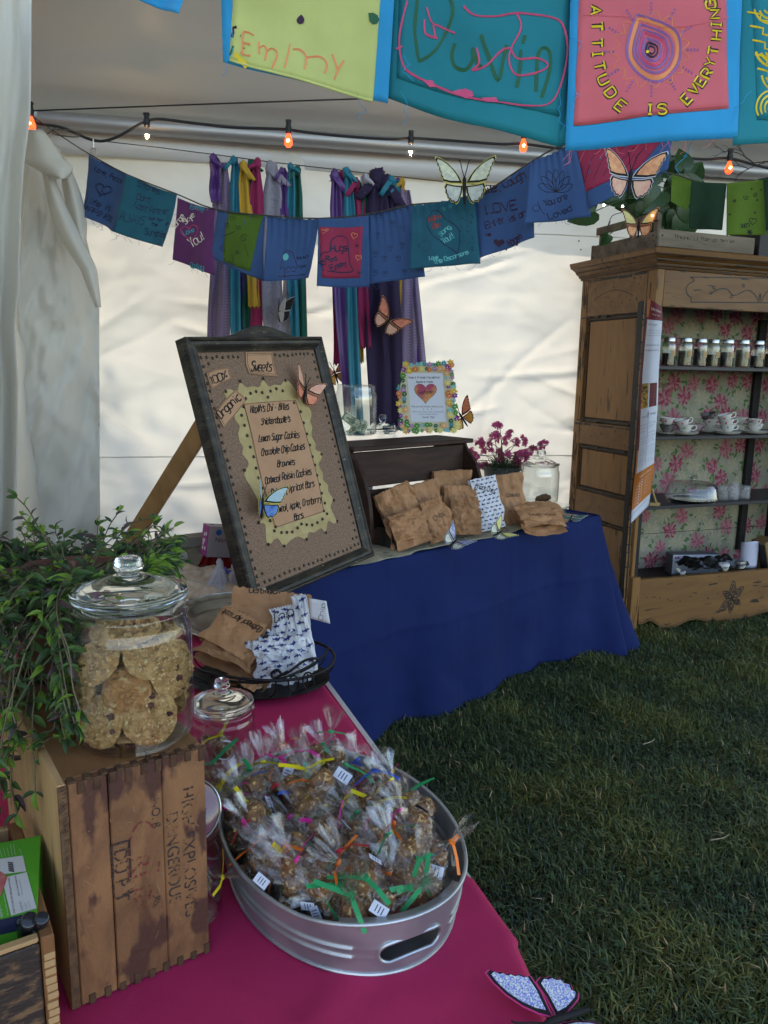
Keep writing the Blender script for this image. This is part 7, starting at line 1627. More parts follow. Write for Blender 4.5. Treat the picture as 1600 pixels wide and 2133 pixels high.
# stencils: run down the face, turned 90 degrees
def stencil(txt, px, pz, size, m, yy=-.0012, sx=1.0, spc=1.0):
    M_ = Matrix(((0, 1, 0, px), (0, 0, -1, yy), (-1, 0, 0, pz), (0, 0, 0, 1)))
    c_ = bpy.data.curves.new('t', 'FONT'); c_.body = txt; c_.size = size; c_.space_character = spc; o = bpy.data.objects.new('t', c_); me = bpy.data.meshes.new_from_object(o)
    g = G(); M2 = Matrix(((0, 1, 0, px), (0, 0, 1, yy), (-1, 0, 0, pz), (0, 0, 0, 1)))
    g.add([M2 @ Vector((v.co.x * sx, v.co.y, 0)) for v in me.vertices], [tuple(f.vertices) for f in me.polygons]); bpy.data.objects.remove(o); bpy.data.curves.remove(c_); bpy.data.meshes.remove(me)
    return CL('lettering', g, m, False)
def worn(name, c, amt):
    m = bpy.data.materials.new(name); m.use_nodes = True; N = m.node_tree.nodes; Lk = m.node_tree.links; b = N['Principled BSDF']; b.inputs['Base Color'].default_value = (*c, 1); b.inputs['Roughness'].default_value = .8
    tc = N.new('ShaderNodeTexCoord'); t = N.new('ShaderNodeTexNoise'); t.inputs['Scale'].default_value = 320; t.inputs['Detail'].default_value = 3; Lk.new(tc.outputs['Object'], t.inputs['Vector'])
    t2 = N.new('ShaderNodeTexNoise'); t2.inputs['Scale'].default_value = 30; Lk.new(tc.outputs['Object'], t2.inputs['Vector'])
    ad = N.new('ShaderNodeMath'); ad.operation = 'ADD'; Lk.new(t.outputs[0], ad.inputs[0]); Lk.new(t2.outputs[0], ad.inputs[1])
    r_ = N.new('ShaderNodeMath'); r_.operation = 'GREATER_THAN'; r_.inputs[1].default_value = amt; Lk.new(ad.outputs[0], r_.inputs[0]); Lk.new(r_.outputs[0], b.inputs['Alpha']); return m
M_sten = worn('stencil_black', (.03, .018, .015), .99); M_stred = worn('stencil_red', (.16, .02, .018), 1.03)
stencil('HIGH EXPLOSIVES', CW * .815, CH * .84, .026, M_sten, sx=.98); stencil('DANGEROUS', CW * .70, CH * .745, .025, M_sten, sx=.95)
stencil('NO. 8', CW * .60, CH * .83, .017, M_sten); stencil('LBS.', CW * .585, CH * .40, .015, M_sten)
stencil('RED', CW * .45, CH * .60, .036, M_stred, sx=1.2); stencil('DU P T', CW * .33, CH * .655, .026, M_sten, sx=1.0)
g = G(); bx0, bx1, bz0, bz1 = CW * .315, CW * .435, CH * .44, CH * .68
for (a, b) in (((bx0, bz0), (bx1, bz0)), ((bx1, bz0), (bx1, bz1)), ((bx1, bz1), (bx0, bz1)), ((bx0, bz1), (bx0, bz0))):
    d = Vector((b[0] - a[0], b[1] - a[1])).normalized() * .0016; n_ = Vector((-d.y, d.x)); g.add([(a[0] - d.x + n_.x, -.0013, a[1] - d.y + n_.y), (a[0] - d.x - n_.x, -.0013, a[1] - d.y - n_.y), (b[0] + d.x - n_.x, -.0013, b[1] + d.y - n_.y), (b[0] + d.x + n_.x, -.0013, b[1] + d.y + n_.y)], [(0, 1, 2, 3)])
CL('lettering', g, M_sten, False)
g = G(); P = circ(CW * .53, CH * .57, .022, 30, 2.6); P = [Vector((x, -.0013, z)) for x, z in P]
for a, b in zip(P, P[1:]): d = (b - a).normalized().cross(Vector((0, 1, 0))) * .0012; g.add([a - d, a + d, b + d, b - d], [(0, 1, 2, 3)])
CL('lettering', g, M_stred, False)
g = G(); r = random.Random(11)       # pale scratches
for k in range(46):
    x = r.uniform(.02, CW - .01); z = r.uniform(.02, CH - .02); a = r.uniform(0, 3.1); l = r.uniform(.003, .014); w_ = .0004
    g.add([(x, -.0014, z), (x + w_ * 2, -.0014, z + w_), (x + l * math.cos(a) + w_, -.0014, z + l * math.sin(a)), (x + l * math.cos(a), -.0014, z + l * math.sin(a))], [(0, 1, 2, 3)])
CL('scratches', g, mat('scratch', (.34, .20, .10), rough=.8), False)

# ------------------------------------------------------------------ big cookie jar on the crate
JC = atz(283, 1528, ZC + .002); JR = .083
bj = thing('cookie_jar', 'large clear glass jar full of oatmeal cookies standing on the crate', 'jar', JC)
jar_body(bj, JC, JR, .196, nr=.87, thick=.0035, mt=thin_glass('jar_glass_big', (.975, .985, .98), fac=1.35, rough=.02)); jar_lid(bj, JC + Vector((0, 0, .206)), JR * .91, hk=.026, dome=.020)
M_ck = mat('oatmeal_cookie', (.54, .33, .14), (.30, .15, .05), scale=95, rough=.85, bump=1.0, bscale=160, lo=.35, hi=.65, col3=(.62, .44, .22), s3=170, t3=.58)
M_ck2 = mat('sugar_cookie', (.46, .23, .085), (.34, .15, .055), scale=20, rough=.85, bump=.8, bscale=160, col3=(.52, .34, .16), s3=90, t3=.6)
M_rsn = mat('raisin', (.035, .008, .008), (.08, .015, .015), scale=40, rough=.45)
def cookie(label, c, rr2, M_rot, seed, m=M_ck, raisins=6, sub=3):
    M_ = Matrix.Translation(c) @ M_rot; t = thing('cookie', label, 'cookie', M=M_, group='cookies inside the large jar'); g = G(); r = random.Random(seed)
    n, mm = 56, 15; vs = []; fs = []
    for sgn in (1, -1):
        for j in range(mm + 1):
            for i in range(n):
                a = 2 * math.pi * i / n; q_ = j / mm; ed = 1 + .07 * noise.fractal(Vector((math.cos(a) * 1.6, math.sin(a) * 1.6, seed)), 1, 2, 3)
                rad = rr2 * q_ * ed; h = .009 * (1 - q_ ** 3.5) * (1 + .0) + (.013 * (abs(noise.fractal(Vector((rad * math.cos(a) * 85, rad * math.sin(a) * 85, seed + sgn)), .6, 2, 3)) - .2) if q_ < .97 else 0)
                vs.append((rad * math.cos(a), rad * math.sin(a), sgn * h))
    for s in (0, 1):
        o = s * (mm + 1) * n
        for j in range(mm):
            for i in range(n):
                l = (i + 1) % n; f = (o + j * n + i, o + (j + 1) * n + i, o + (j + 1) * n + l, o + j * n + l); fs.append(f if s == 0 else f[::-1])
    g.add(vs, fs); part(t, 'crumb', g, m, True, local=True)
    for k in range(raisins):
        a = r.uniform(0, 6.3); q_ = rr2 * r.uniform(.1, .8); g = G(); g.blob((q_ * math.cos(a), q_ * math.sin(a), .0075), r.uniform(.003, .006), sub=1, amp=.6, seed=k, sc=(1.2, 1, .7)); part(t, 'raisin', g, M_rsn, local=True)
    return t
def face(yaw, pitch, roll=0): return RX(R(yaw), 4, 'Z') @ RX(R(90 - pitch), 4, 'X') @ RX(R(roll), 4, 'Z')
ck = [('round ginger sugar cookie in the middle front of the large jar', (.006, -.046, .085), .034, face(0, 20), 1, M_ck2, 0), ('oatmeal cookie at the lower left front of the large jar', (-.030, -.052, .042), .036, face(-20, 15), 2, M_ck, 2), ('raisin oatmeal cookie at the lower right front of the large jar', (.036, -.046, .048), .038, face(25, 12), 3, M_ck, 4),
      ('pale oatmeal cookie at the left side of the large jar', (-.060, -.018, .085), .040, face(-62, 8), 4, M_ck, 1), ('oatmeal cookie at the upper left of the large jar', (-.035, -.035, .125), .036, face(-30, 35), 5, M_ck, 1), ('raisin oatmeal cookie standing at the right side of the large jar', (.060, -.012, .105), .042, face(62, 5), 6, M_ck, 4),
      ('sugar cookie behind the middle one in the large jar', (.034, -.022, .095), .034, face(30, 25), 7, M_ck2, 0), ('oatmeal cookie lying flat on top in the large jar', (-.008, .0, .158), .050, RX(.15, 4, 'X'), 8, M_ck, 3), ('second flat oatmeal cookie near the top of the large jar', (.012, .008, .142), .052, RX(-.2, 4, 'Y'), 9, M_ck, 2),
      ('oatmeal cookie at the back of the large jar', (.0, .045, .08), .045, face(0, -10), 10, M_ck, 0), ('oatmeal cookie at the back left of the large jar', (-.045, .035, .07), .042, face(-130, 5), 11, M_ck, 0), ('oatmeal cookie at the back right of the large jar', (.045, .035, .06), .042, face(130, 5), 12, M_ck, 0), ('cookie lying on the bottom of the large jar', (0, 0, .018), .055, RX(.1, 4, 'X'), 13, M_ck, 1), ('second cookie from the bottom of the large jar', (.004, .004, .040), .048, RX(-.15, 4, 'X'), 14, M_ck, 1), ('cookie in the very middle of the large jar', (0, .01, .08), .045, RX(.5, 4, 'Y'), 15, M_ck, 1), ('oatmeal cookie in the upper right of the large jar', (.034, -.03, .132), .036, face(35, 40), 16, M_ck, 1)]
for (lb, p, rr2, mr2, sd_, m, nr_) in ck: cookie(lb, JC + Vector(p), rr2, mr2, sd_, m, nr_)

# ------------------------------------------------------------------ terracotta pot and trailing plant
M_terra = mat('terracotta', (.17, .065, .042), (.10, .042, .03), scale=8, rough=.85, bump=.2, bscale=60, col3=(.32, .18, .11), s3=12, t3=.62)
PC = atz(158, 1412, ZC + .002); iv = thing('trailing_plant', 'bushy trailing wandering-jew plant spilling from a terracotta pot on the crate', 'potted plant', PC)
g = G(); g.lathe([(.085, 0), (.092, .002), (.094, .022), (.086, .024), (.075, .012), (0, .010)], 40, Matrix.Translation(PC)); part(iv, 'saucer', g, M_terra)
g = G(); g.lathe([(.066, .010), (.088, .135), (.098, .137), (.102, .142), (.104, .185), (.100, .190), (.094, .188), (.09, .16), (0, .155)], 40, Matrix.Translation(PC)); part(iv, 'pot', g, M_terra)
lcol = [mat('leaf_bright', (.15, .27, .03), (.20, .34, .05), scale=20, rough=.45, transl=.4), mat('leaf_mid', (.055, .115, .032), (.08, .155, .04), scale=20, rough=.45, transl=.35), mat('leaf_dark', (.028, .06, .024), (.045, .085, .03), scale=20, rough=.45, transl=.3), mat('leaf_purple', (.10, .06, .065), (.06, .05, .04), scale=20, rough=.5, transl=.25)]
def vleaf(m, k):
    g = G(); o = [(0, 0), (.12, .12), (.17, .32), (.15, .55), (.09, .8), (0, 1.0)]; V = []
    for (x, y) in o: z = .18 * math.sin(y * 2.4) - k * y * y; V += [(x, y, z + x * .55), (0, y, z)]
    n = len(o); g.add(V, [(2 * i, 2 * i + 2, 2 * i + 3, 2 * i + 1) for i in range(n - 1)]); g.add([(-x, y, z) for x, y, z in V], [(2 * i + 1, 2 * i + 3, 2 * i + 2, 2 * i) for i in range(n - 1)]); return g
lg = [[vleaf(m, k) for k in (.15, .4)] for m in lcol]; lm_ = [[mesh_of('leaf', g_, lcol[i], True) for g_ in gs] for i, gs in enumerate(lg)]
r = random.Random(23); Pi = BASE[iv.name].inverted(); stems = G(); leaves = []
def stem(p, d, n, step, grav, lf=1.0, sz=.03):
    pts = [p.copy()]; d = d.normalized()
    for i in range(n):
        d = (d + Vector((r.gauss(0, .16), r.gauss(0, .16), r.gauss(0, .10) - grav))).normalized(); p = p + d * step
        q = p - PC                                   # keep stems off the crate and the jar
        if p.z < ZC + .012 and (CM.inverted() @ p).x > -.004 and 0 < (CM.inverted() @ p).y < CD and (CM.inverted() @ p).x < CW: p.z = ZC + .012; d.z = abs(d.z) * .2
        jx = Vector((p.x - JC.x, p.y - JC.y, 0))
        if jx.length < JR + .012 and p.z < ZC + .23: p += jx.normalized() * (JR + .012 - jx.length)
        if q.z < .19 and Vector((q.x, q.y, 0)).length < .11 and q.z > 0: p += Vector((q.x, q.y, 0)).normalized() * (.11 - Vector((q.x, q.y, 0)).length)
        if p.x > PC.x + .15: break
        pts.append(p.copy())
        if r.random() < lf:
            s = sz * r.uniform(.6, 1.25) * (1 - .3 * i / n); sd_ = d.cross(Vector((r.gauss(0, .5), r.gauss(0, .5), 1))).normalized() * (1 if i % 2 else -1)
            leaves.append((p.copy(), (sd_ + d * r.uniform(.2, .8) + Vector((0, -.1, r.uniform(-.45, .25)))).normalized(), s, i / n))
    leaves.append((pts[-1], d, sz * .9, 1.0)); leaves.append((pts[-1], (d + Vector((r.gauss(0, .6), r.gauss(0, .6), .2))).normalized(), sz * .8, 1.0))
    if len(pts) > 2: stems.tube(smooth_line([tuple(q_) for q_ in pts], 2), [.0014] * ((len(pts) - 1) * 2 // 2 * 2 // 1 + 0) if False else .0011, 4)
soil = PC + Vector((0, 0, .175))
for k in range(230):      # mound
    a = r.uniform(0, 6.3); q = .085 * r.random() ** .5; p = soil + Vector((q * math.cos(a), q * math.sin(a), 0)); stem(p, Vector((math.cos(a) * 1.2, math.sin(a) * .9, r.uniform(.4, 1.1))), r.randint(4, 8), .019, .12, .95, .021)
for k in range(70):      # reaching right
    p = soil + Vector((.04 * r.random(), r.uniform(-.05, .05), 0)); stem(p, Vector((1, r.uniform(-.3, .7), r.uniform(.25, .7))), r.randint(2, 5), .021, .10, .95, .024)
for k in range(210):      # trailing left and front
    a = r.uniform(2.5, 5.3); p = soil + Vector((.09 * math.cos(a), .09 * math.sin(a), .01)); stem(p, Vector((math.cos(a) * .8 - .2, math.sin(a) * .7, r.uniform(-.3, .6))), r.randint(8, 17), .021, .17, .95, .025)
for k in range(80):      # left spread toward frame edge
    p = soil + Vector((-.08, r.uniform(-.06, .06), .0)); stem(p, Vector((-1, r.uniform(-.4, .3), r.uniform(.3, .9))), r.randint(6, 12), .022, .11, .95, .026)
for (x, y) in ((120, 1395), (70, 1440), (30, 1500), (95, 1490)): p = aty(x, y, PC.y - .1); stem(p, Vector((-.1, -.3, -.6)), 6, .02, .1, 1, .028)
part(iv, 'stems', stems, mat('stem_brown', (.14, .12, .06), (.09, .06, .04), scale=30, rough=.6))
leaves.sort(key=lambda l: (l[0] - CAM).length - .35 * l[2] / .03 * .1)
rest = [G() for _ in lcol]; vis = 0
for (p, d, s, e) in leaves:
    ci_ = 0 if (e > .85 and r.random() < .5) or r.random() < .08 else r.choice((1, 1, 2, 2, 2, 3) if r.random() < .75 else (1, 2)); up_ = Vector((r.gauss(0, .6), -.7 + r.gauss(0, .5), .8)).normalized()
    x_ = d.cross(up_)
    if x_.length < 1e-4: continue
    M_ = frame(p, x_, d) @ Matrix.Scale(s * 1.25, 4); k = r.randint(0, 1)
    if vis < 300: inst(iv, 'leaf', lm_[ci_][k], Pi @ M_); vis += 1
    else: rest[ci_].add(lg[ci_][k].v, lg[ci_][k].f, M_)
g = G()
for i, q_ in enumerate(rest): g.k = i; g.add(q_.v, q_.f)
part(iv, 'foliage', g, lcol, True, kind='stuff')

# ------------------------------------------------------------------ small wooden box, paper bag carton and pens at the lower left
M_bx = mat('box_worn_black', (.035, .025, .02), (.16, .09, .045), scale=16, rough=.6, st=(2, 2, 5), lo=.50, hi=.62, bump=.5, bscale=40, detail=8)
M_bxp = mat('box_pine', (.45, .28, .125), (.36, .20, .09), scale=5, rough=.65, st=(1, 1, 1), bump=.3, bscale=50); M_bxr = mat('box_rust_edge', (.24, .105, .04), (.17, .07, .025), scale=12, rough=.7, bump=.4)
ZB = .95
bR = atz(97, 1942, ZB); bRb = atz(32, 1716, ZB); BD = (bRb - bR); bl_ = BD.length; BV_ = BD.normalized(); BU = Vector((BV_.y, -BV_.x, 0)); BM2 = frame(Vector((bR.x, bR.y, TM + .004)), BU, BV_)     # x to the right
sb = thing('wooden_box', 'small worn dark wooden box with pine rim holding bags and pens at the lower left', 'box', M=BM2); BH = ZB - TM - .004; BW = .26
def SBp(nm, c, d, m, **k): g = G(); g.bbox(c, d, b=k.get('b', .002), warp=k.get('warp', .0015)); return part(sb, nm, g, m, local=True)
SBp('side', (.0, bl_ / 2, BH / 2), (.015, bl_ + .016, BH - .001), M_bxr); SBp('front', (-BW / 2 - .009, .0, BH / 2 - .004), (BW, .013, BH - .008), M_bx); SBp('rim', (-BW / 2 - .009, .0, BH - .003), (BW - .001, .0135, .006), M_bxp)
SBp('side', (-BW - .012, bl_ / 2, BH / 2), (.013, bl_ + .014, BH), M_bxr); SBp('back', (-BW / 2 - .009, bl_ + .001, BH / 2), (BW, .012, BH - .002), M_bxp); SBp('base', (-BW / 2 - .009, bl_ / 2, .006), (BW - .004, bl_ - .014, .010), M_bx)
g = G(); r = random.Random(8)
for k in range(14): z = .01 + k * (BH - .03) / 14; g.bbox((.0005, -.0085, z + .005), (.0125, .003, .0085), b=.001, warp=.0015, seed=k)
part(sb, 'finger_joint', g, M_bxp, local=True)
M_gr = mat('carton_green', (.07, .32, .025), (.09, .37, .03), scale=3, rough=.4); M_gr2 = mat('carton_green_dark', (.015, .15, .02), rough=.4); M_cw = mat('carton_white_print', (.58, .56, .54), rough=.45); M_nv = mat('carton_navy', (.015, .018, .045), rough=.45)
# carton lying in the box, its top slightly proud: corners from the photograph at rim height
def bz(px, py, z): return atz(px, py, z)
ct = [bz(40, 1750, .957), bz(76, 1900, .957), bz(-150, 1950, .957), bz(-150, 1797, .957)]
CTM = frame(ct[1], (ct[1] - ct[2]), (ct[0] - ct[1])); cx_ = .20; cy3 = (ct[0] - ct[1]).length
pb = thing('bag_carton', 'green and white carton of paper snack bags lying in the small box', 'carton', M=CTM)
g = G(); g.bbox((-cx_ / 2, cy3 / 2, -.04), (cx_, cy3, .08), b=.0008); part(pb, 'carton', g, M_gr, local=True)
g = G(); g.box((-cx_ / 2, -.0006, -.009), (cx_ - .002, .0008, .020)); part(pb, 'navy_band', g, M_nv, local=True)
CTI = CTM.inverted()
SC2 = plane_surf(CTM @ Vector((0, 0, 0)), CTM.to_3x3() @ Vector((0, 0, 1)))
def zb5(x, y): return (x / 4.924, 1700 + y / 4.924)
g = G(); patch(g, SC2, [zb5(-200, 470), zb5(235, 408), zb5(270, 570), zb5(-200, 630)], 4, 4, .0006, 0); patch(g, SC2, [zb5(20, 640), zb5(275, 578), zb5(375, 950), zb5(115, 1025)], 4, 4, .0006, 0); part(pb, 'white_panel', g, M_cw, False)
g = G(); fill(g, SC2, [zb5(*p) for p in ((-60, 560), (10, 572), (50, 600), (78, 635), (50, 720), (10, 820), (-60, 820))], .0009); part(pb, 'tomato_print', g, mat('tomato', (.42, .03, .03), (.55, .25, .22), scale=60, rough=.4), False)
g = G()
def pt(txt, a, b, h): printed(g, SC2, txt, zb5(*a), zb5(*b), h / 4.924, .0011)
pt('HOW TO USE OUR 100% plastic-free bags', (160, 1000), (95, 640), 22); pt('DO NOT BAG', (240, 972), (212, 880), 16); pt('Recycle or Home Compost after', (205, 822), (160, 615), 18); pt('100% unbleached and green trees', (235, 810), (203, 660), 9); pt('hot foods', (280, 955), (262, 900), 12); pt('no microwave', (312, 945), (292, 880), 10)
for k in range(9):
    x = 82; y = 480 + k * 11; ink(g, SC2, [[zb5(80 + k * 1.2 + (k % 3), y), zb5(135 + k * 1.5, y + 8)]], .0007 if k % 2 else .0016, .0011)
part(pb, 'lettering', g, mat('print_dark', (.04, .03, .03), rough=.6), False)
g = G()
pt('PAPER SNACK', (40, 1040), (-20, 830), 34); pt('50 recyclable unbleached', (90, 1022), (42, 800), 14)
for k, (x0, y0, x1, y1) in enumerate(((30, 440, 5, 350), (62, 430, 42, 330), (98, 418, 78, 330), (130, 415, 112, 295), (160, 405, 145, 290), (225, 395, 205, 340))): pt('environment', (x0, y0), (x1, y1), 12)
part(pb, 'lettering', g, M_cw, False)
fontpart(pb, 'lettering', 'CLABLE  PAPER BAGS', M_cw, Matrix(((-1, 0, 0, -.045), (0, 0, -1, -.0014), (0, -1, 0, -.003), (0, 0, 0, 1))) @ Matrix.Scale(1, 4), .010)
def pen(label, a, b, r0, capm, bodym, capfrac):
    a = Vector(a); b = Vector(b); t = thing('marker_pen', label, 'marker', a, group='markers in the small box'); m = a.lerp(b, 1 - capfrac)
    g = G(); g.tube([a, m], r0 * .92, 16); part(t, 'barrel', g, bodym, 50); g = G(); g.tube([m, m.lerp(b, .9), b - (b - m) * .03, b], [r0, r0, r0 * .9, r0 * .7], 16); part(t, 'cap', g, capm, 50)
M_pk = mat('pen_black', (.012, .012, .015), rough=.25, coat=.5); M_pw = mat('pen_white', (.62, .64, .70), rough=.3)
pen('white marker with black cap leaning in the corner of the small box', atz(76, 1960, .90), atz(88, 1912, .968), .0085, M_pk, M_pw, .32)
pen('shiny black marker lying beside the white one', atz(42, 1960, .90), atz(62, 1916, .965), .0105, M_pk, M_pk, .4)
pen('second black marker under the shiny one', atz(20, 1958, .885), atz(50, 1915, .952), .009, M_pk, M_pk, .4)

# ------------------------------------------------------------------ galvanised tub with bagged granola bites
M_galv = mat('galvanised_steel', (.50, .52, .54), (.36, .38, .41), scale=14, rough=.40, metal=.75, lo=.4, hi=.6, bump=.08, bscale=40, detail=1)
TC = Vector((-.070, 1.204, TM + .004)); ta, tbb, tth = .273, .191, -1.10; THh = .086
tub = thing('galvanised_tub', 'oval galvanised steel tub with ribbed sides and cut-out handle, full of bagged treats', 'tub', M=Matrix.Translation(TC) @ RX(tth, 4, 'Z'))
def ov(a, k, z, ridge=0.0): return Vector(((ta * k + ridge) * math.cos(a), (tbb * k + ridge) * math.sin(a), z))
def prof(v):     # scale and outward ridge by height
    k = .935 + .065 * v; rd = 0
    for c0 in (.40, .58): rd += .0040 * math.exp(-((v - c0) / .045) ** 2)
    return k, rd
NA, NV = 360, 64
def hole(a, v):       # stadium cut-out on the near end (a ~ 0), in metres along the wall
    a = (a + math.pi) % (2 * math.pi) - math.pi - .02; s = a * .165; z = v * THh; x = max(abs(s) - .030, 0); return math.hypot(x, z - .042) < .0165
def raise_(a):
    a = (a + math.pi) % (2 * math.pi) - math.pi; return .014 * max(0, math.cos(a * 1.9)) ** 1.2 if abs(a) < .82 else 0
g = G(); vs = []; fs = []
for lay, dk in ((0, 0), (1, -.0022)):
    for j in range(NV + 1):
        for i in range(NA):
            a = 2 * math.pi * i / NA; v = j / NV; k, rd = prof(v); hz = v * (THh + raise_(a) * (v ** 3)); far = abs(abs(((a + math.pi) % (2 * math.pi)) - math.pi)) < .45
            if far: rd *= .15
            vs.append(ov(a, k, hz, rd + dk))
for lay in (0, 1):
    o = lay * (NV + 1) * NA
    for j in range(NV):
        for i in range(NA):
            l = (i + 1) % NA; am = 2 * math.pi * (i + .5) / NA; vm = (j + .5) / NV
            if hole(am, vm) or hole(am + math.pi, vm): continue
            f = (o + j * NA + i, o + j * NA + l, o + (j + 1) * NA + l, o + (j + 1) * NA + i); fs.append(f if lay == 0 else f[::-1])
g.add(vs, fs); part(tub, 'wall', g, M_galv, True, local=True)
g = G(); g.tube([ov(2 * math.pi * i / 120, 1.006, THh + raise_(2 * math.pi * i / 120) + .001) for i in range(120)], .0036, 10, closed=True); part(tub, 'rim', g, M_galv, local=True)
g = G(); g.tube([ov(2 * math.pi * i / 120, .937, .003) for i in range(120)], .0032, 8, closed=True); part(tub, 'foot_ring', g, M_galv, local=True)
g = G(); o = [ov(2 * math.pi * i / 80, .933, .004) for i in range(80)]; g.add(o, [tuple(range(80))]); part(tub, 'base', g, M_galv, local=True)
for e in (0, math.pi):
    g = G(); P = []
    for i in range(40):
        q_ = 2 * math.pi * i / 40; s = .0168 * math.cos(q_) + (.030 if math.cos(q_) > 0 else -.030); z = .042 + .0168 * math.sin(q_); a = s / .165 + .02 + e; v = z / THh; k, rd = prof(v); P.append(ov(a, k, v * (THh + raise_(a) * v ** 3), 0.001))
    g.tube(P, .0030, 8, closed=True); part(tub, 'handle_ring', g, M_galv, local=True)
    g = G(); P = []
    for i in range(24):
        for (zz, rr2) in ((THh + .002, .004), (THh + .002, -.012), (THh - .012, -.016)): a = (i / 23 - .5) * 1.1 + e; P.append(ov(a, 1.0, zz + raise_(a), rr2))
    g.add(P, [(3 * i + k, 3 * i + k + 1, 3 * i + k + 4, 3 * i + k + 3) for i in range(23) for k in (0, 1)]); part(tub, 'handle_roll', g, M_galv, True, local=True)

M_gran = mat('granola', (.26, .13, .05), (.12, .05, .02), scale=60, rough=.75, bump=1.0, bscale=140, lo=.38, hi=.62, col3=(.55, .34, .15), s3=110, t3=.58)
M_cello = thin_glass('cellophane', (1, 1, 1), fac=1.1, rough=.05, haze=.008, hcol=(.75, .73, .70))
M_tag = mat('tag_card', (.58, .60, .68), rough=.5); M_tagk = mat('tag_edge', (.03, .03, .07), rough=.5)
ties = {n: mat('tie_' + n, c_, rough=.45) for n, c_ in (('yellow', (.68, .55, .02)), ('pink', (.68, .02, .26)), ('orange', (.80, .17, .015)), ('green', (.01, .26, .09)), ('blue', (.02, .08, .42)), ('red', (.50, .01, .03)))}
def gran_mesh(seed):
    g = G(); g.blob((0, 0, 0), .0245, sub=2, amp=.18, fq=2.5, seed=seed, sc=(1.05, 1, .85)); r = random.Random(seed)
    for k in range(44):      # oat flakes and seeds pressed into the ball
        t_ = math.acos(r.uniform(-1, 1)); p = r.uniform(0, 6.3); d = Vector((math.sin(t_) * math.cos(p) * 1.05, math.sin(t_) * math.sin(p), math.cos(t_) * .85)); a = d.orthogonal().normalized(); b = d.cross(a).normalized(); q_ = r.uniform(0, 3); a, b = a * math.cos(q_) + b * math.sin(q_), b * math.cos(q_) - a * math.sin(q_)
        c_ = d * .0248 * r.uniform(.98, 1.1); a *= .0042; b *= .0028; n_ = d.normalized() * .0012; g.add([c_ - a, c_ - b * .9 + n_, c_ + a, c_ + b * .9 + n_], [(0, 1, 2, 3)])
    return mesh_of('granola_ball', g, M_gran, False)
grm = [gran_mesh(s) for s in (1, 2, 3)]
def cello_mesh(seed):
    """bag body z 0..0.07, neck at 0.085, flared crumpled top to 0.165"""
    r = random.Random(seed); g = G(); n = 40; prf = [(.004, -.002), (.022, .000), (.031, .012), (.035, .028), (.033, .045), (.025, .060), (.013, .073), (.0050, .083), (.0042, .087), (.007, .094), (.011, .104), (.015, .115), (.019, .126), (.022, .137)]
    vs = []; fs = []
    for j, (R0, z) in enumerate(prf):
        for i in range(n):
            a = 2 * math.pi * i / n; fl_ = max(0, j - 8) / 5
            q_ = noise.noise(Vector((math.cos(a) * 2.2 + seed * 3, math.sin(a) * 2.2, z * 30))); sp = math.sin(a * 13 + seed + z * 9) * (.10 + .38 * fl_) * (1 if j != 7 else 2)
            k = 1 + .22 * q_ + sp * (.7 if j < 7 else 1) + r.uniform(-.05, .05) * (1 if j not in (7, 8) else .3)
            fx = 1 + .0 * fl_; fy = 1 - .55 * fl_
            vs.append((R0 * k * math.cos(a) * fx * (1.12 if j < 6 else 1), R0 * k * math.sin(a) * fy, z + .006 * q_ + (.010 * r.uniform(-1, 1) if j == len(prf) - 1 else 0)))
    for j in range(len(prf) - 1):
        for i in range(n):
            l = (i + 1) % n; A = (j * n + i, j * n + l, (j + 1) * n + l); Bq = (j * n + i, (j + 1) * n + l, (j + 1) * n + i); fs += [A, Bq]
    g.add(vs, fs)
    for k in range(5):        # loose inner folds of film in the flare
        a = r.uniform(0, 6.3); a2 = a + r.uniform(-.6, .6); L_ = r.uniform(.035, .055); d1 = Vector((math.cos(a) * .30, math.sin(a) * .16, .95)); d2 = Vector((math.cos(a2) * .42, math.sin(a2) * .2, .9)); b_ = Vector((0, 0, .088))
        P = [b_, b_ + d1 * L_ * .5 + Vector((.004, 0, 0)), b_ + d1 * L_, b_ + d2 * L_, b_ + d2 * L_ * .5 - Vector((.004, .004, 0))]; g.add(P, [(0, 1, 4), (1, 2, 3), (1, 3, 4)])
    return mesh_of('cellophane', g, M_cello, 50)
cem = [cello_mesh(s) for s in range(1, 7)]
def tie_mesh(seed, m):
    r = random.Random(seed); g = G(); g.lathe([(.0062, .082), (.0068, .0845), (.0062, .087)], 12)
    for sgn in (1, -1):
        a = r.uniform(0, 6.3); d = Vector((math.cos(a), math.sin(a), r.uniform(-.6, .3))); L_ = r.uniform(.035, .065); p = Vector((.005 * math.cos(a), .005 * math.sin(a), .0845)); sd_ = d.cross(Vector((.2, .1, 1))).normalized() * .0042; q1 = p + d * L_ * .5 + Vector((0, 0, .004)); q2 = p + d * L_ + Vector((0, 0, -.004 * sgn))
        g.add([p - sd_, p + sd_, q1 + sd_, q1 - sd_, q2 + sd_, q2 - sd_], [(0, 1, 2, 3), (3, 2, 4, 5)])
    return mesh_of('twist_tie', g, m, False)
tgm_g = G(); tgm_g.k = 1; tgm_g.prism([(-.009, -.0135), (.009, -.0135), (.009, .0135), (-.009, .0135)], 0, .0005); tgm_g.k = 0; tgm_g.prism([(-.0082, -.0127), (.0082, -.0127), (.0082, .0127), (-.0082, .0127)], .0005, .0008); tgm_g.k = 1
for k in range(3): tgm_g.prism([(-.005, -.006 + k * .005), (.005, -.006 + k * .005), (.005, -.0045 + k * .005), (-.005, -.0045 + k * .005)], .0008, .0009)
tgm = mesh_of('name_tag', tgm_g, [M_tag, M_tagk], False)
bagc = 0
tie_all = {}
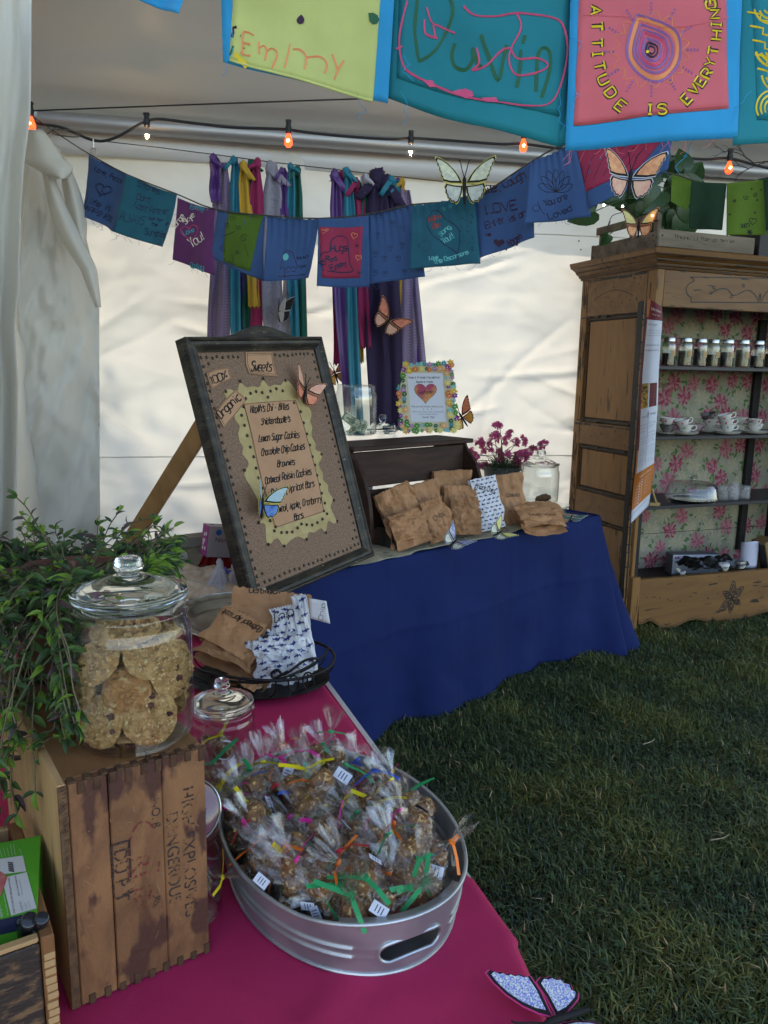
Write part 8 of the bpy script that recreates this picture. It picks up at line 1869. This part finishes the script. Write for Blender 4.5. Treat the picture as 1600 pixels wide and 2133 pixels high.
def treat(M_, col, label, seed, tag_=True, name='treat_bag', group='cellophane bags of granola bites'):
    t = thing(name, label, 'treat bag', M=M_, group=group); r = random.Random(seed)
    inst(t, 'granola_ball', grm[seed % 3], Matrix.Translation((.015, .002, .026)) @ RX(r.uniform(0, 3), 4, 'Z')); inst(t, 'granola_ball', grm[(seed + 1) % 3], Matrix.Translation((-.015, -.003, .034)) @ RX(r.uniform(0, 3), 4, 'X'))
    inst(t, 'cellophane', cem[seed % 6], Matrix.Identity(4))
    kk = (col, seed % 4)
    if kk not in tie_all: tie_all[kk] = tie_mesh(seed % 4 + 10, ties[col])
    inst(t, 'twist_tie', tie_all[kk], Matrix.Identity(4))
    if tag_: inst(t, 'name_tag', tgm, Matrix.Translation((.0, -.037 - .002, .035)) @ RX(R(90), 4, 'X') @ RX(r.uniform(-.8, .8), 4, 'Z'))
    return t
# each bag: pixel of its tie, height above the table, tie colour, direction of the flare in the picture (degrees), place words
BG = [(690, 1521, .20, 'green', 65, 'standing upright at the far end of the tub, neck tallest'), (722, 1590, .165, 'green', 40, 'at the far rim of the tub with its fan leaning right'), (782, 1602, .16, 'blue', 88, 'upright at the right far rim of the tub'), (626, 1560, .17, 'pink', 110, 'with puffed upright film at the far left end'), (585, 1575, .16, 'pink', 120, 'behind the red-tied one at the far left'),
      (617, 1592, .15, 'yellow', 115, 'just in front of the puffed far-end one'), (512, 1672, .15, 'yellow', 105, 'at the left rim with a yellow bow over the glass jar'), (480, 1610, .15, 'yellow', 100, 'behind the yellow bow at the left rim'), (560, 1625, .14, 'orange', 150, 'left of the black tag near the far end'), (590, 1635, .145, 'red', 130, 'in the upper left of the pile'),
      (612, 1655, .14, 'blue', 120, 'left of the middle in the upper part of the pile'), (618, 1678, .14, 'yellow', 115, 'with a curled tie in the upper middle of the pile'), (528, 1652, .13, 'pink', 100, 'behind the left yellow bow'), (676, 1678, .135, 'yellow', 110, 'with a long yellow tie in the upper middle'), (722, 1648, .13, 'pink', 130, 'below the white label near the far rim'),
      (712, 1676, .13, 'yellow', 150, 'in the upper right middle with a straight tie'), (788, 1670, .13, 'yellow', 100, 'with a bright tie near the right rim'), (602, 1700, .13, 'pink', 140, 'left of centre with a drooping tie'), (660, 1715, .13, 'pink', 120, 'in the centre of the pile'), (764, 1708, .13, 'pink', 140, 'right of centre, film pointing up left'),
      (702, 1722, .13, 'pink', 135, 'in the centre with a long straight tie'), (826, 1700, .12, 'pink', 150, 'against the right rim of the tub'), (562, 1742, .12, 'pink', 130, 'in the left of the pile'), (505, 1746, .125, 'pink', 110, 'by the left rim beside the orange tie'), (490, 1808, .12, 'orange', 100, 'at the left rim with an upright orange tie'),
      (553, 1762, .12, 'pink', 160, 'with a forked tie in the left middle'), (810, 1772, .125, 'orange', 140, 'with the widest orange ribbon right of centre'), (866, 1738, .12, 'orange', 160, 'with a long orange tie at the right rim'), (700, 1790, .12, 'orange', 100, 'in the lower middle with a hanging tie'), (782, 1800, .12, 'orange', 60, 'right of the lower middle'),
      (570, 1826, .12, 'orange', 120, 'with a folded tie near the left front rim'), (612, 1808, .115, 'green', 130, 'left of the lower middle'), (692, 1855, .12, 'green', 70, 'with a long crossing tie at the front middle'), (586, 1886, .115, 'green', 130, 'at the left front rim, film sideways'), (675, 1925, .11, 'green', 160, 'at the front rim in the middle'),
      (866, 1815, .12, 'green', 100, 'at the right of the pile'), (772, 1860, .115, 'green', 110, 'behind the front rim, right of the middle'), (830, 1870, .11, 'green', 80, 'beside the handle at the right front'), (905, 1800, .11, 'orange', 120, 'tight against the right rim, low'), (915, 1860, .105, 'green', 140, 'in the right front corner near the handle'),
      (740, 1905, .10, 'green', 100, 'at the front rim left of the handle'), (540, 1700, .12, 'green', 110, 'low in the left of the pile'), (640, 1760, .11, 'green', 125, 'low in the middle of the pile'), (745, 1750, .11, 'yellow', 120, 'low right of the middle'), (650, 1640, .12, 'green', 100, 'low in the far middle'), (850, 1660, .11, 'green', 120, 'low at the right far rim'),
      (520, 1600, .17, 'green', 100, 'heaped highest at the back left by the small jar'), (548, 1585, .165, 'yellow', 95, 'heaped at the back left beside the highest one'), (640, 1600, .17, 'yellow', 110, 'heaped in the middle of the far end'), (500, 1655, .16, 'pink', 95, 'heaped over the left rim behind the yellow bow'), (655, 1625, .16, 'orange', 100, 'heaped in the far middle, half hidden'), (742, 1690, .145, 'green', 120, 'heaped right of the centre'), (590, 1780, .14, 'yellow', 120, 'heaped left of the centre'), (660, 1820, .135, 'pink', 110, 'heaped over the front middle'), (755, 1830, .13, 'orange', 120, 'heaped over the front right'), (820, 1740, .14, 'yellow', 130, 'heaped near the right rim'), (540, 1790, .135, 'red', 120, 'heaped over the left front'), (635, 1850, .10, 'pink', 130, 'low near the front left'), (530, 1860, .10, 'orange', 130, 'low at the front left rim')]
TBI = BASE[tub.name].inverted()
for i, (x, y, h, col, ang, pl__) in enumerate(BG):
    h = h * .82 + .012; r = random.Random(i * 7 + 1); tie = atz(x, y, TM + h); q_ = TBI @ tie; kk = math.hypot(q_.x / ta, q_.y / tbb)
    kc = .88 if h > .125 else .80
    if kk > kc and i > 3: q_.x *= kc / kk; q_.y *= kc / kk; tie = BASE[tub.name] @ q_
    a = R(ang); up_b = i < 6; steep = .9 if up_b else r.uniform(.15, .42)
    d = Vector((math.cos(a) * (1 - steep * .6), (math.sin(a)) * (1 - steep) * .9 - .1, steep)).normalized() if not up_b else Vector((math.cos(a) * .5, .1, math.sin(a) + .3)).normalized()
    base = tie - d * .075
    if base.z < TM + .030: base.z = TM + .030; d = (tie - base).normalized()
    qb = TBI @ base; kb = math.hypot(qb.x / ta, qb.y / tbb)
    if kb > .74: s_ = .74 / kb; nb = BASE[tub.name] @ Vector((qb.x * s_, qb.y * s_, qb.z)); base = nb; d = (tie - base).normalized()
    M_ = frame(base, d.orthogonal() if False else d.cross(Vector((.3, 1, .2))), Vector((0, 0, 0)) + d.cross(d.cross(Vector((.3, 1, .2))))) if False else Matrix.Translation(base) @ d.to_track_quat('Z', 'Y').to_matrix().to_4x4() @ RX(r.uniform(0, 6.3), 4, 'Z') @ Matrix.Scale(.86, 4)
    treat(M_, col, '%s-tied cellophane treat bag %s' % (col, pl__), i, tag_=(i % 3 == 0))
sec = ('near end', 'near right', 'right side', 'far right', 'far end', 'far left', 'left side', 'near left'); kk2 = 0; used = set()
for ring, nn, hz in ((.78, 14, .045), (.50, 9, .05), (.2, 3, .055), (.66, 11, .082), (.30, 6, .09)):
    for j in range(nn):
        r = random.Random(j * 5 + int(ring * 100)); a = 2 * math.pi * (j + .5 * (hz > .07)) / nn; p = BASE[tub.name] @ Vector((ta * ring * math.cos(a), tbb * ring * math.sin(a), 0)); p.z = TM + hz
        sn = sec[int(a / 6.284 * 8) % 8]; rn_ = 'next to the wall' if ring > .6 else 'half way in' if ring > .25 else 'at the centre'; ln = 'under' if hz < .06 else 'inside'; col = r.choice([c_ for c_ in ('green', 'orange', 'pink', 'yellow', 'blue', 'red') if (c_, ln, sn, rn_) not in used]); used.add((col, ln, sn, rn_)); b_ = r.uniform(1.6, 2.9); d = Vector((math.cos(b_) * .8, math.sin(b_) * .5, .35)).normalized(); d = Vector((d.x * (1 - .6 * (ring > .6)), d.y * (1 - .6 * (ring > .6)), .30 + .2 * (ring > .6))).normalized()
        treat(Matrix.Translation(p) @ d.to_track_quat('Z', 'Y').to_matrix().to_4x4() @ RX(r.uniform(0, 6.3), 4, 'Z') @ Matrix.Scale(.84, 4), col, '%s-tied treat bag %s the heap at the %s, %s' % (col, ln, sn, rn_), 100 + kk2, False); kk2 += 1
# big visible name tags
for (x, y, h, a, sc_) in ((714, 1616, .15, -28, 1.2), (905, 1815, .11, -10, 1.1), (915, 1780, .11, 10, .9), (598, 1612, .14, 75, 1.1), (790, 1895, .11, -25, 1.0), (545, 1835, .11, -30, .9)):
    p = atz(x, y, TM + h); o = bpy.data.objects.new('name_tag', tgm); COL.objects.link(o); o.matrix_world = Matrix.Translation(p) @ RX(R(-8), 4, 'Z') @ RX(R(52), 4, 'X') @ RX(R(a + 90), 4, 'Z') @ Matrix.Scale(sc_, 4)
    tag(o, 'white name tag %s' % {714: 'lying on the film at the far rim of the tub', 905: 'nearest the right rim by the green tie', 915: 'squeezed against the right rim', 598: 'standing on edge near the far left of the pile', 790: 'by the front rim beside the handle', 545: 'at the left front rim'}[x], 'tag', 'white name tags on the treat bags')

# glass jars behind and beside the tub
M_ring = mat('silver_ring', (.5, .5, .5), rough=.3, metal=1)
c = atz(466, 1585, TM + .004); sj = thing('cookie_jar', 'lidded glass jar of bagged treats with a round silver label, left of the tub', 'jar', c); r2 = .070
jar_body(sj, c, r2, .125, nr=.88); jar_lid(sj, c + Vector((0, 0, .132)), r2 * .92, hk=.030, dome=.018)
g = G(); P = [c + Vector(((r2 + .002) * math.cos(a), (r2 + .002) * math.sin(a), .062 + .021 * math.sin(q_))) for q_ in [2 * math.pi * k / 30 for k in range(30)] for a in (-math.pi / 2 + .25 + .30 * math.cos(q_),)]; g.tube(P, .0018, 6, closed=True); part(sj, 'ring_label', g, M_ring)
treat(Matrix.Translation(c + Vector((0, -.01, .012))) @ RX(.3, 4, 'X') @ Matrix.Scale(.8, 4), 'yellow', 'yellow-tied treat bag inside the small lidded jar', 60, False, group='treat bags inside the glass jars')
treat(Matrix.Translation(c + Vector((-.02, .02, .012))) @ RX(-.3, 4, 'Y') @ Matrix.Scale(.75, 4), 'red', 'red-tied treat bag inside the small lidded jar', 61, False, group='treat bags inside the glass jars')
c = atz(428, 1868, TM + .004); c = Vector((-.292, 1.085, TM + .004)); bj2 = thing('bail_jar', 'upright glass jar of treats with tilted open glass lid squeezed between crate and tub', 'jar', c); r3 = .046
jar_body(bj2, c, r3, .15, nr=.9); g = G(); Ml = Matrix.Translation(c + Vector((.0, -.01, .185))) @ RX(R(62), 4, 'X') @ RX(R(20), 4, 'Y'); g.lathe([(r3 * .95, 0), (r3, .004), (r3 * .98, .012), (r3 * .8, .016), (r3 * .3, .018), (0, .018)], 36, Ml); part(bj2, 'lid', g, M_glass)
g = G(); g.tube([Ml @ Vector((r3 * 1.04 * math.cos(a * .2), r3 * 1.04 * math.sin(a * .2), .006)) for a in range(32)], .0016, 6, closed=True); part(bj2, 'wire_bail', g, M_ring)
for k in range(3): treat(Matrix.Translation(c + Vector((.0, -.004, .008 + .042 * k))) @ RX(R(70) * (k % 2), 4, 'Y') @ RX(1.2 * k, 4, 'Z') @ Matrix.Scale(.62, 4), ('pink', 'yellow', 'green')[k], 'treat bag inside the jar beside the crate, %s' % ('at the bottom', 'in the middle', 'at the top')[k], 63 + k, False, group='treat bags inside the glass jars')
for (x, y, h, col, a) in ((440, 1590, .12, 'green', 95), (455, 1640, .13, 'yellow', 120), (430, 1650, .10, 'green', 100), (470, 1680, .10, 'pink', 110)):
    d = Vector((-.2, -.3, .9)).normalized(); treat(Matrix.Translation(atz(x, y, TM + h) - d * .085) @ d.to_track_quat('Z', 'Y').to_matrix().to_4x4(), col, '%s-tied treat bag piled between the crate and the tub at height of %s' % (col, {1590: 'the jar base', 1640: 'the tub rim', 1650: 'the crate top', 1680: 'the bail jar'}[y]), x, False)

# ------------------------------------------------------------------ wire basket with paper bags, silver platter, small glass
M_wire = mat('black_iron', (.012, .012, .013), rough=.45, metal=.3)
c = atz(541, 1424, TM + .004); wb = thing('wire_basket', 'black wire basket with scrolled rim full of labelled treat bags', 'basket', c); rw, rwy = .205, .15
g = G(); g.lathe([(.0, .004), (.14, .004), (.19, .02), (.193, .02), (.14, 0), (0, 0)], 48, Matrix.Translation(c) @ Matrix.Diagonal((1, .76, 1, 1))); part(wb, 'base', g, M_wire)
g = G(); g.tube([c + Vector((rw * math.cos(a), rwy * math.sin(a), .075 + .008 * math.sin(2 * a))) for a in [2 * math.pi * k / 60 for k in range(60)]], .0042, 8, closed=True); part(wb, 'rim', g, M_wire)
for k in range(14):
    a = 2 * math.pi * k / 14 + .1; g = G(); g.tube(smooth_line([c + Vector((.14 * math.cos(a), .105 * math.sin(a), .006)), c + Vector((rw * .95 * math.cos(a), rwy * .95 * math.sin(a), .035)), c + Vector((rw * math.cos(a), rwy * math.sin(a), .075))], 4), .0022, 6); part(wb, 'wire', g, M_wire)
def scroll(pts, r_=.0036): g = G(); g.tube(smooth_line([atp(x, y, c + Vector((0, -rwy * .8 + dy, 0)), Vector((0, 1, 0))) for x, y, dy in pts], 5), r_, 8); part(wb, 'scroll', g, M_wire)
scroll([(470, 1418, 0), (540, 1422, -.01), (590, 1412, -.01), (640, 1390, .02), (672, 1368, .06), (683, 1350, .09)]); scroll([(600, 1398, -.01), (572, 1412, -.012), (566, 1402, -.012), (578, 1395, -.012), (590, 1405, -.01), (608, 1395, 0), (635, 1376, .02), (660, 1372, .04), (655, 1384, .04), (625, 1400, .02)])
for (x, y, r_) in ((612, 1425, 11), (642, 1418, 11)): scroll([(x + r_ * math.cos(a * .7), y + r_ * 1.6 * math.sin(a * .7), 0) for a in range(10)], .0022)
zb2 = TM + .03; GBK = 'treat bags in the black wire basket'
def kb_(label, off, yaw, tilt, roll, W, H, D, seed, kind='kraft', text=None, crump=.8): return paper_bag(label, Matrix.Translation(c + Vector(off)) @ RX(R(yaw), 4, 'Z') @ RX(R(tilt), 4, 'X') @ RX(R(roll), 4, 'Y'), W, H, D, seed, kind, text=text, group=GBK, crump=crump)
kb_('big plain kraft bag standing at the back of the wire basket', (.0, .06, .035), 8, -24, 8, .235, .205, .04, 31, text=('Oatmeal', .2, .93, .6, .97, .016), crump=.5)
kb_('folded tan kraft bag marked Oatmeal Apricot at the left of the basket', (-.105, .0, .095), -12, -52, 22, .16, .12, .03, 32, text=('Oatmeal Apricot', .97, .88, .08, .86, .018), crump=.4)
kb_('wide kraft bag lying on the left rim of the basket', (-.10, -.03, .065), -12, -62, 16, .19, .11, .035, 33)
kb_('lowest kraft bag sticking out under the others by the jar lid', (-.05, -.075, .012), -14, -75, 14, .12, .09, .03, 37)
kb_('shark-print bag marked Chip standing in the middle right of the basket', (.095, .01, .03), -6, -20, -16, .080, .185, .03, 34, 'shark', ('Chip', .1, .78, .9, .84, .026))
fb = kb_('narrow shark-print bag with a tall folded flag of paper at the right of the basket', (.135, .03, .03), 10, -10, -8, .045, .21, .03, 35, 'shark')
Sfl = plane_surf(c + Vector((0, .0, 0)), (-.3, -1, .15)); fq = [(644, 1246), (680, 1252), (688, 1299), (646, 1288)]; g = G(); patch(g, Sfl, fq, 6, 6, .0, .0008); part(fb, 'paper_flag', g, M_shp, True)
g = G(); ink(g, Sfl, letters('Chip', (672, 1292), (678, 1256), 9), .0014, .0012); part(fb, 'lettering', g, M_ink, False)
kb_('shark-print bag marked Choc Chip lying across the front of the basket', (.0, -.02, .085), -18, -58, 12, .12, .085, .03, 36, 'shark', ('Choc Chip', .95, .8, .2, .8, .02))
kb_('crumpled shark-print bag filling the right front of the basket', (.075, -.05, .03), 12, -42, -6, .15, .12, .05, 38, 'shark', None, 1.6)
# silver platter
M_silver = mat('tarnished_silver', (.55, .52, .47), (.32, .29, .25), scale=7, rough=.25, metal=.95, bump=.1, bscale=30)
c = atz(482, 1296, TM + .03); sp_ = thing('silver_platter', 'oval tarnished silver platter with gadrooned rim behind the paper bags', 'platter', c)
g = G(); P = [(0, .004), (.115, .004), (.13, .010), (.150, .022), (.158, .024), (.178, .028), (.186, .034), (.190, .030), (.186, .024), (.16, .018), (.13, .004), (.115, 0), (0, 0)]
g.lathe(P, 96, Matrix.Translation(c) @ RX(R(14), 4, 'X') @ Matrix.Diagonal((1.0, .74, 1, 1)), wob=lambda a, z, i: 1 + (.012 * math.sin(a * 22) if i in (5, 6, 7, 8) else 0)); part(sp_, 'dish', g, M_silver, 50)
g = G(); cc_ = c + Vector((.055, .0, .03)); g.sheet(lambda u, v: cc_ + Vector(((u - .5) * .15, (v - .5) * .09, .012 + .012 * fbm(u * 5, v * 5, 3) + .012 * math.sin(3.14 * u))), 24, 16, .001); single('doily', g, mat('doily_cream', (.58, .48, .38), rough=.8), 'crumpled cream napkin lying in the silver platter', 'napkin', True)
c = atz(325, 1262, TM + .12); c = Vector((c.x, c.y, TM + .004)); p_ = atz(330, 1248, TM + .16); gl_ = thing('glass_tumbler', 'plain glass tumbler peeking out behind the big jar lid', 'glass', Vector((p_.x, p_.y, TM + .004)))
g = G(); g.lathe([(.034, 0), (.04, .01), (.042, .17), (.040, .173), (.038, .17), (.036, .012), (0, .01)], 28, Matrix.Translation(Vector((p_.x, p_.y, TM + .004)))); part(gl_, 'glass', g, M_glassT)
# ------------------------------------------------------------------ glitter butterfly at the near corner
p = atz(1105, 2092, TM + .03)
bt = butterfly('glittery blue and white butterfly with magenta rim on the near cloth corner', None, .165, rim='clearp', fore=cgl, hind=cgl, M=frame(atz(1160, 2128, TM + .02), (-.35, .9, .12), (-.9, -.35, 0)), fold=10)
# ------------------------------------------------------------------ tent person-free background: nothing else
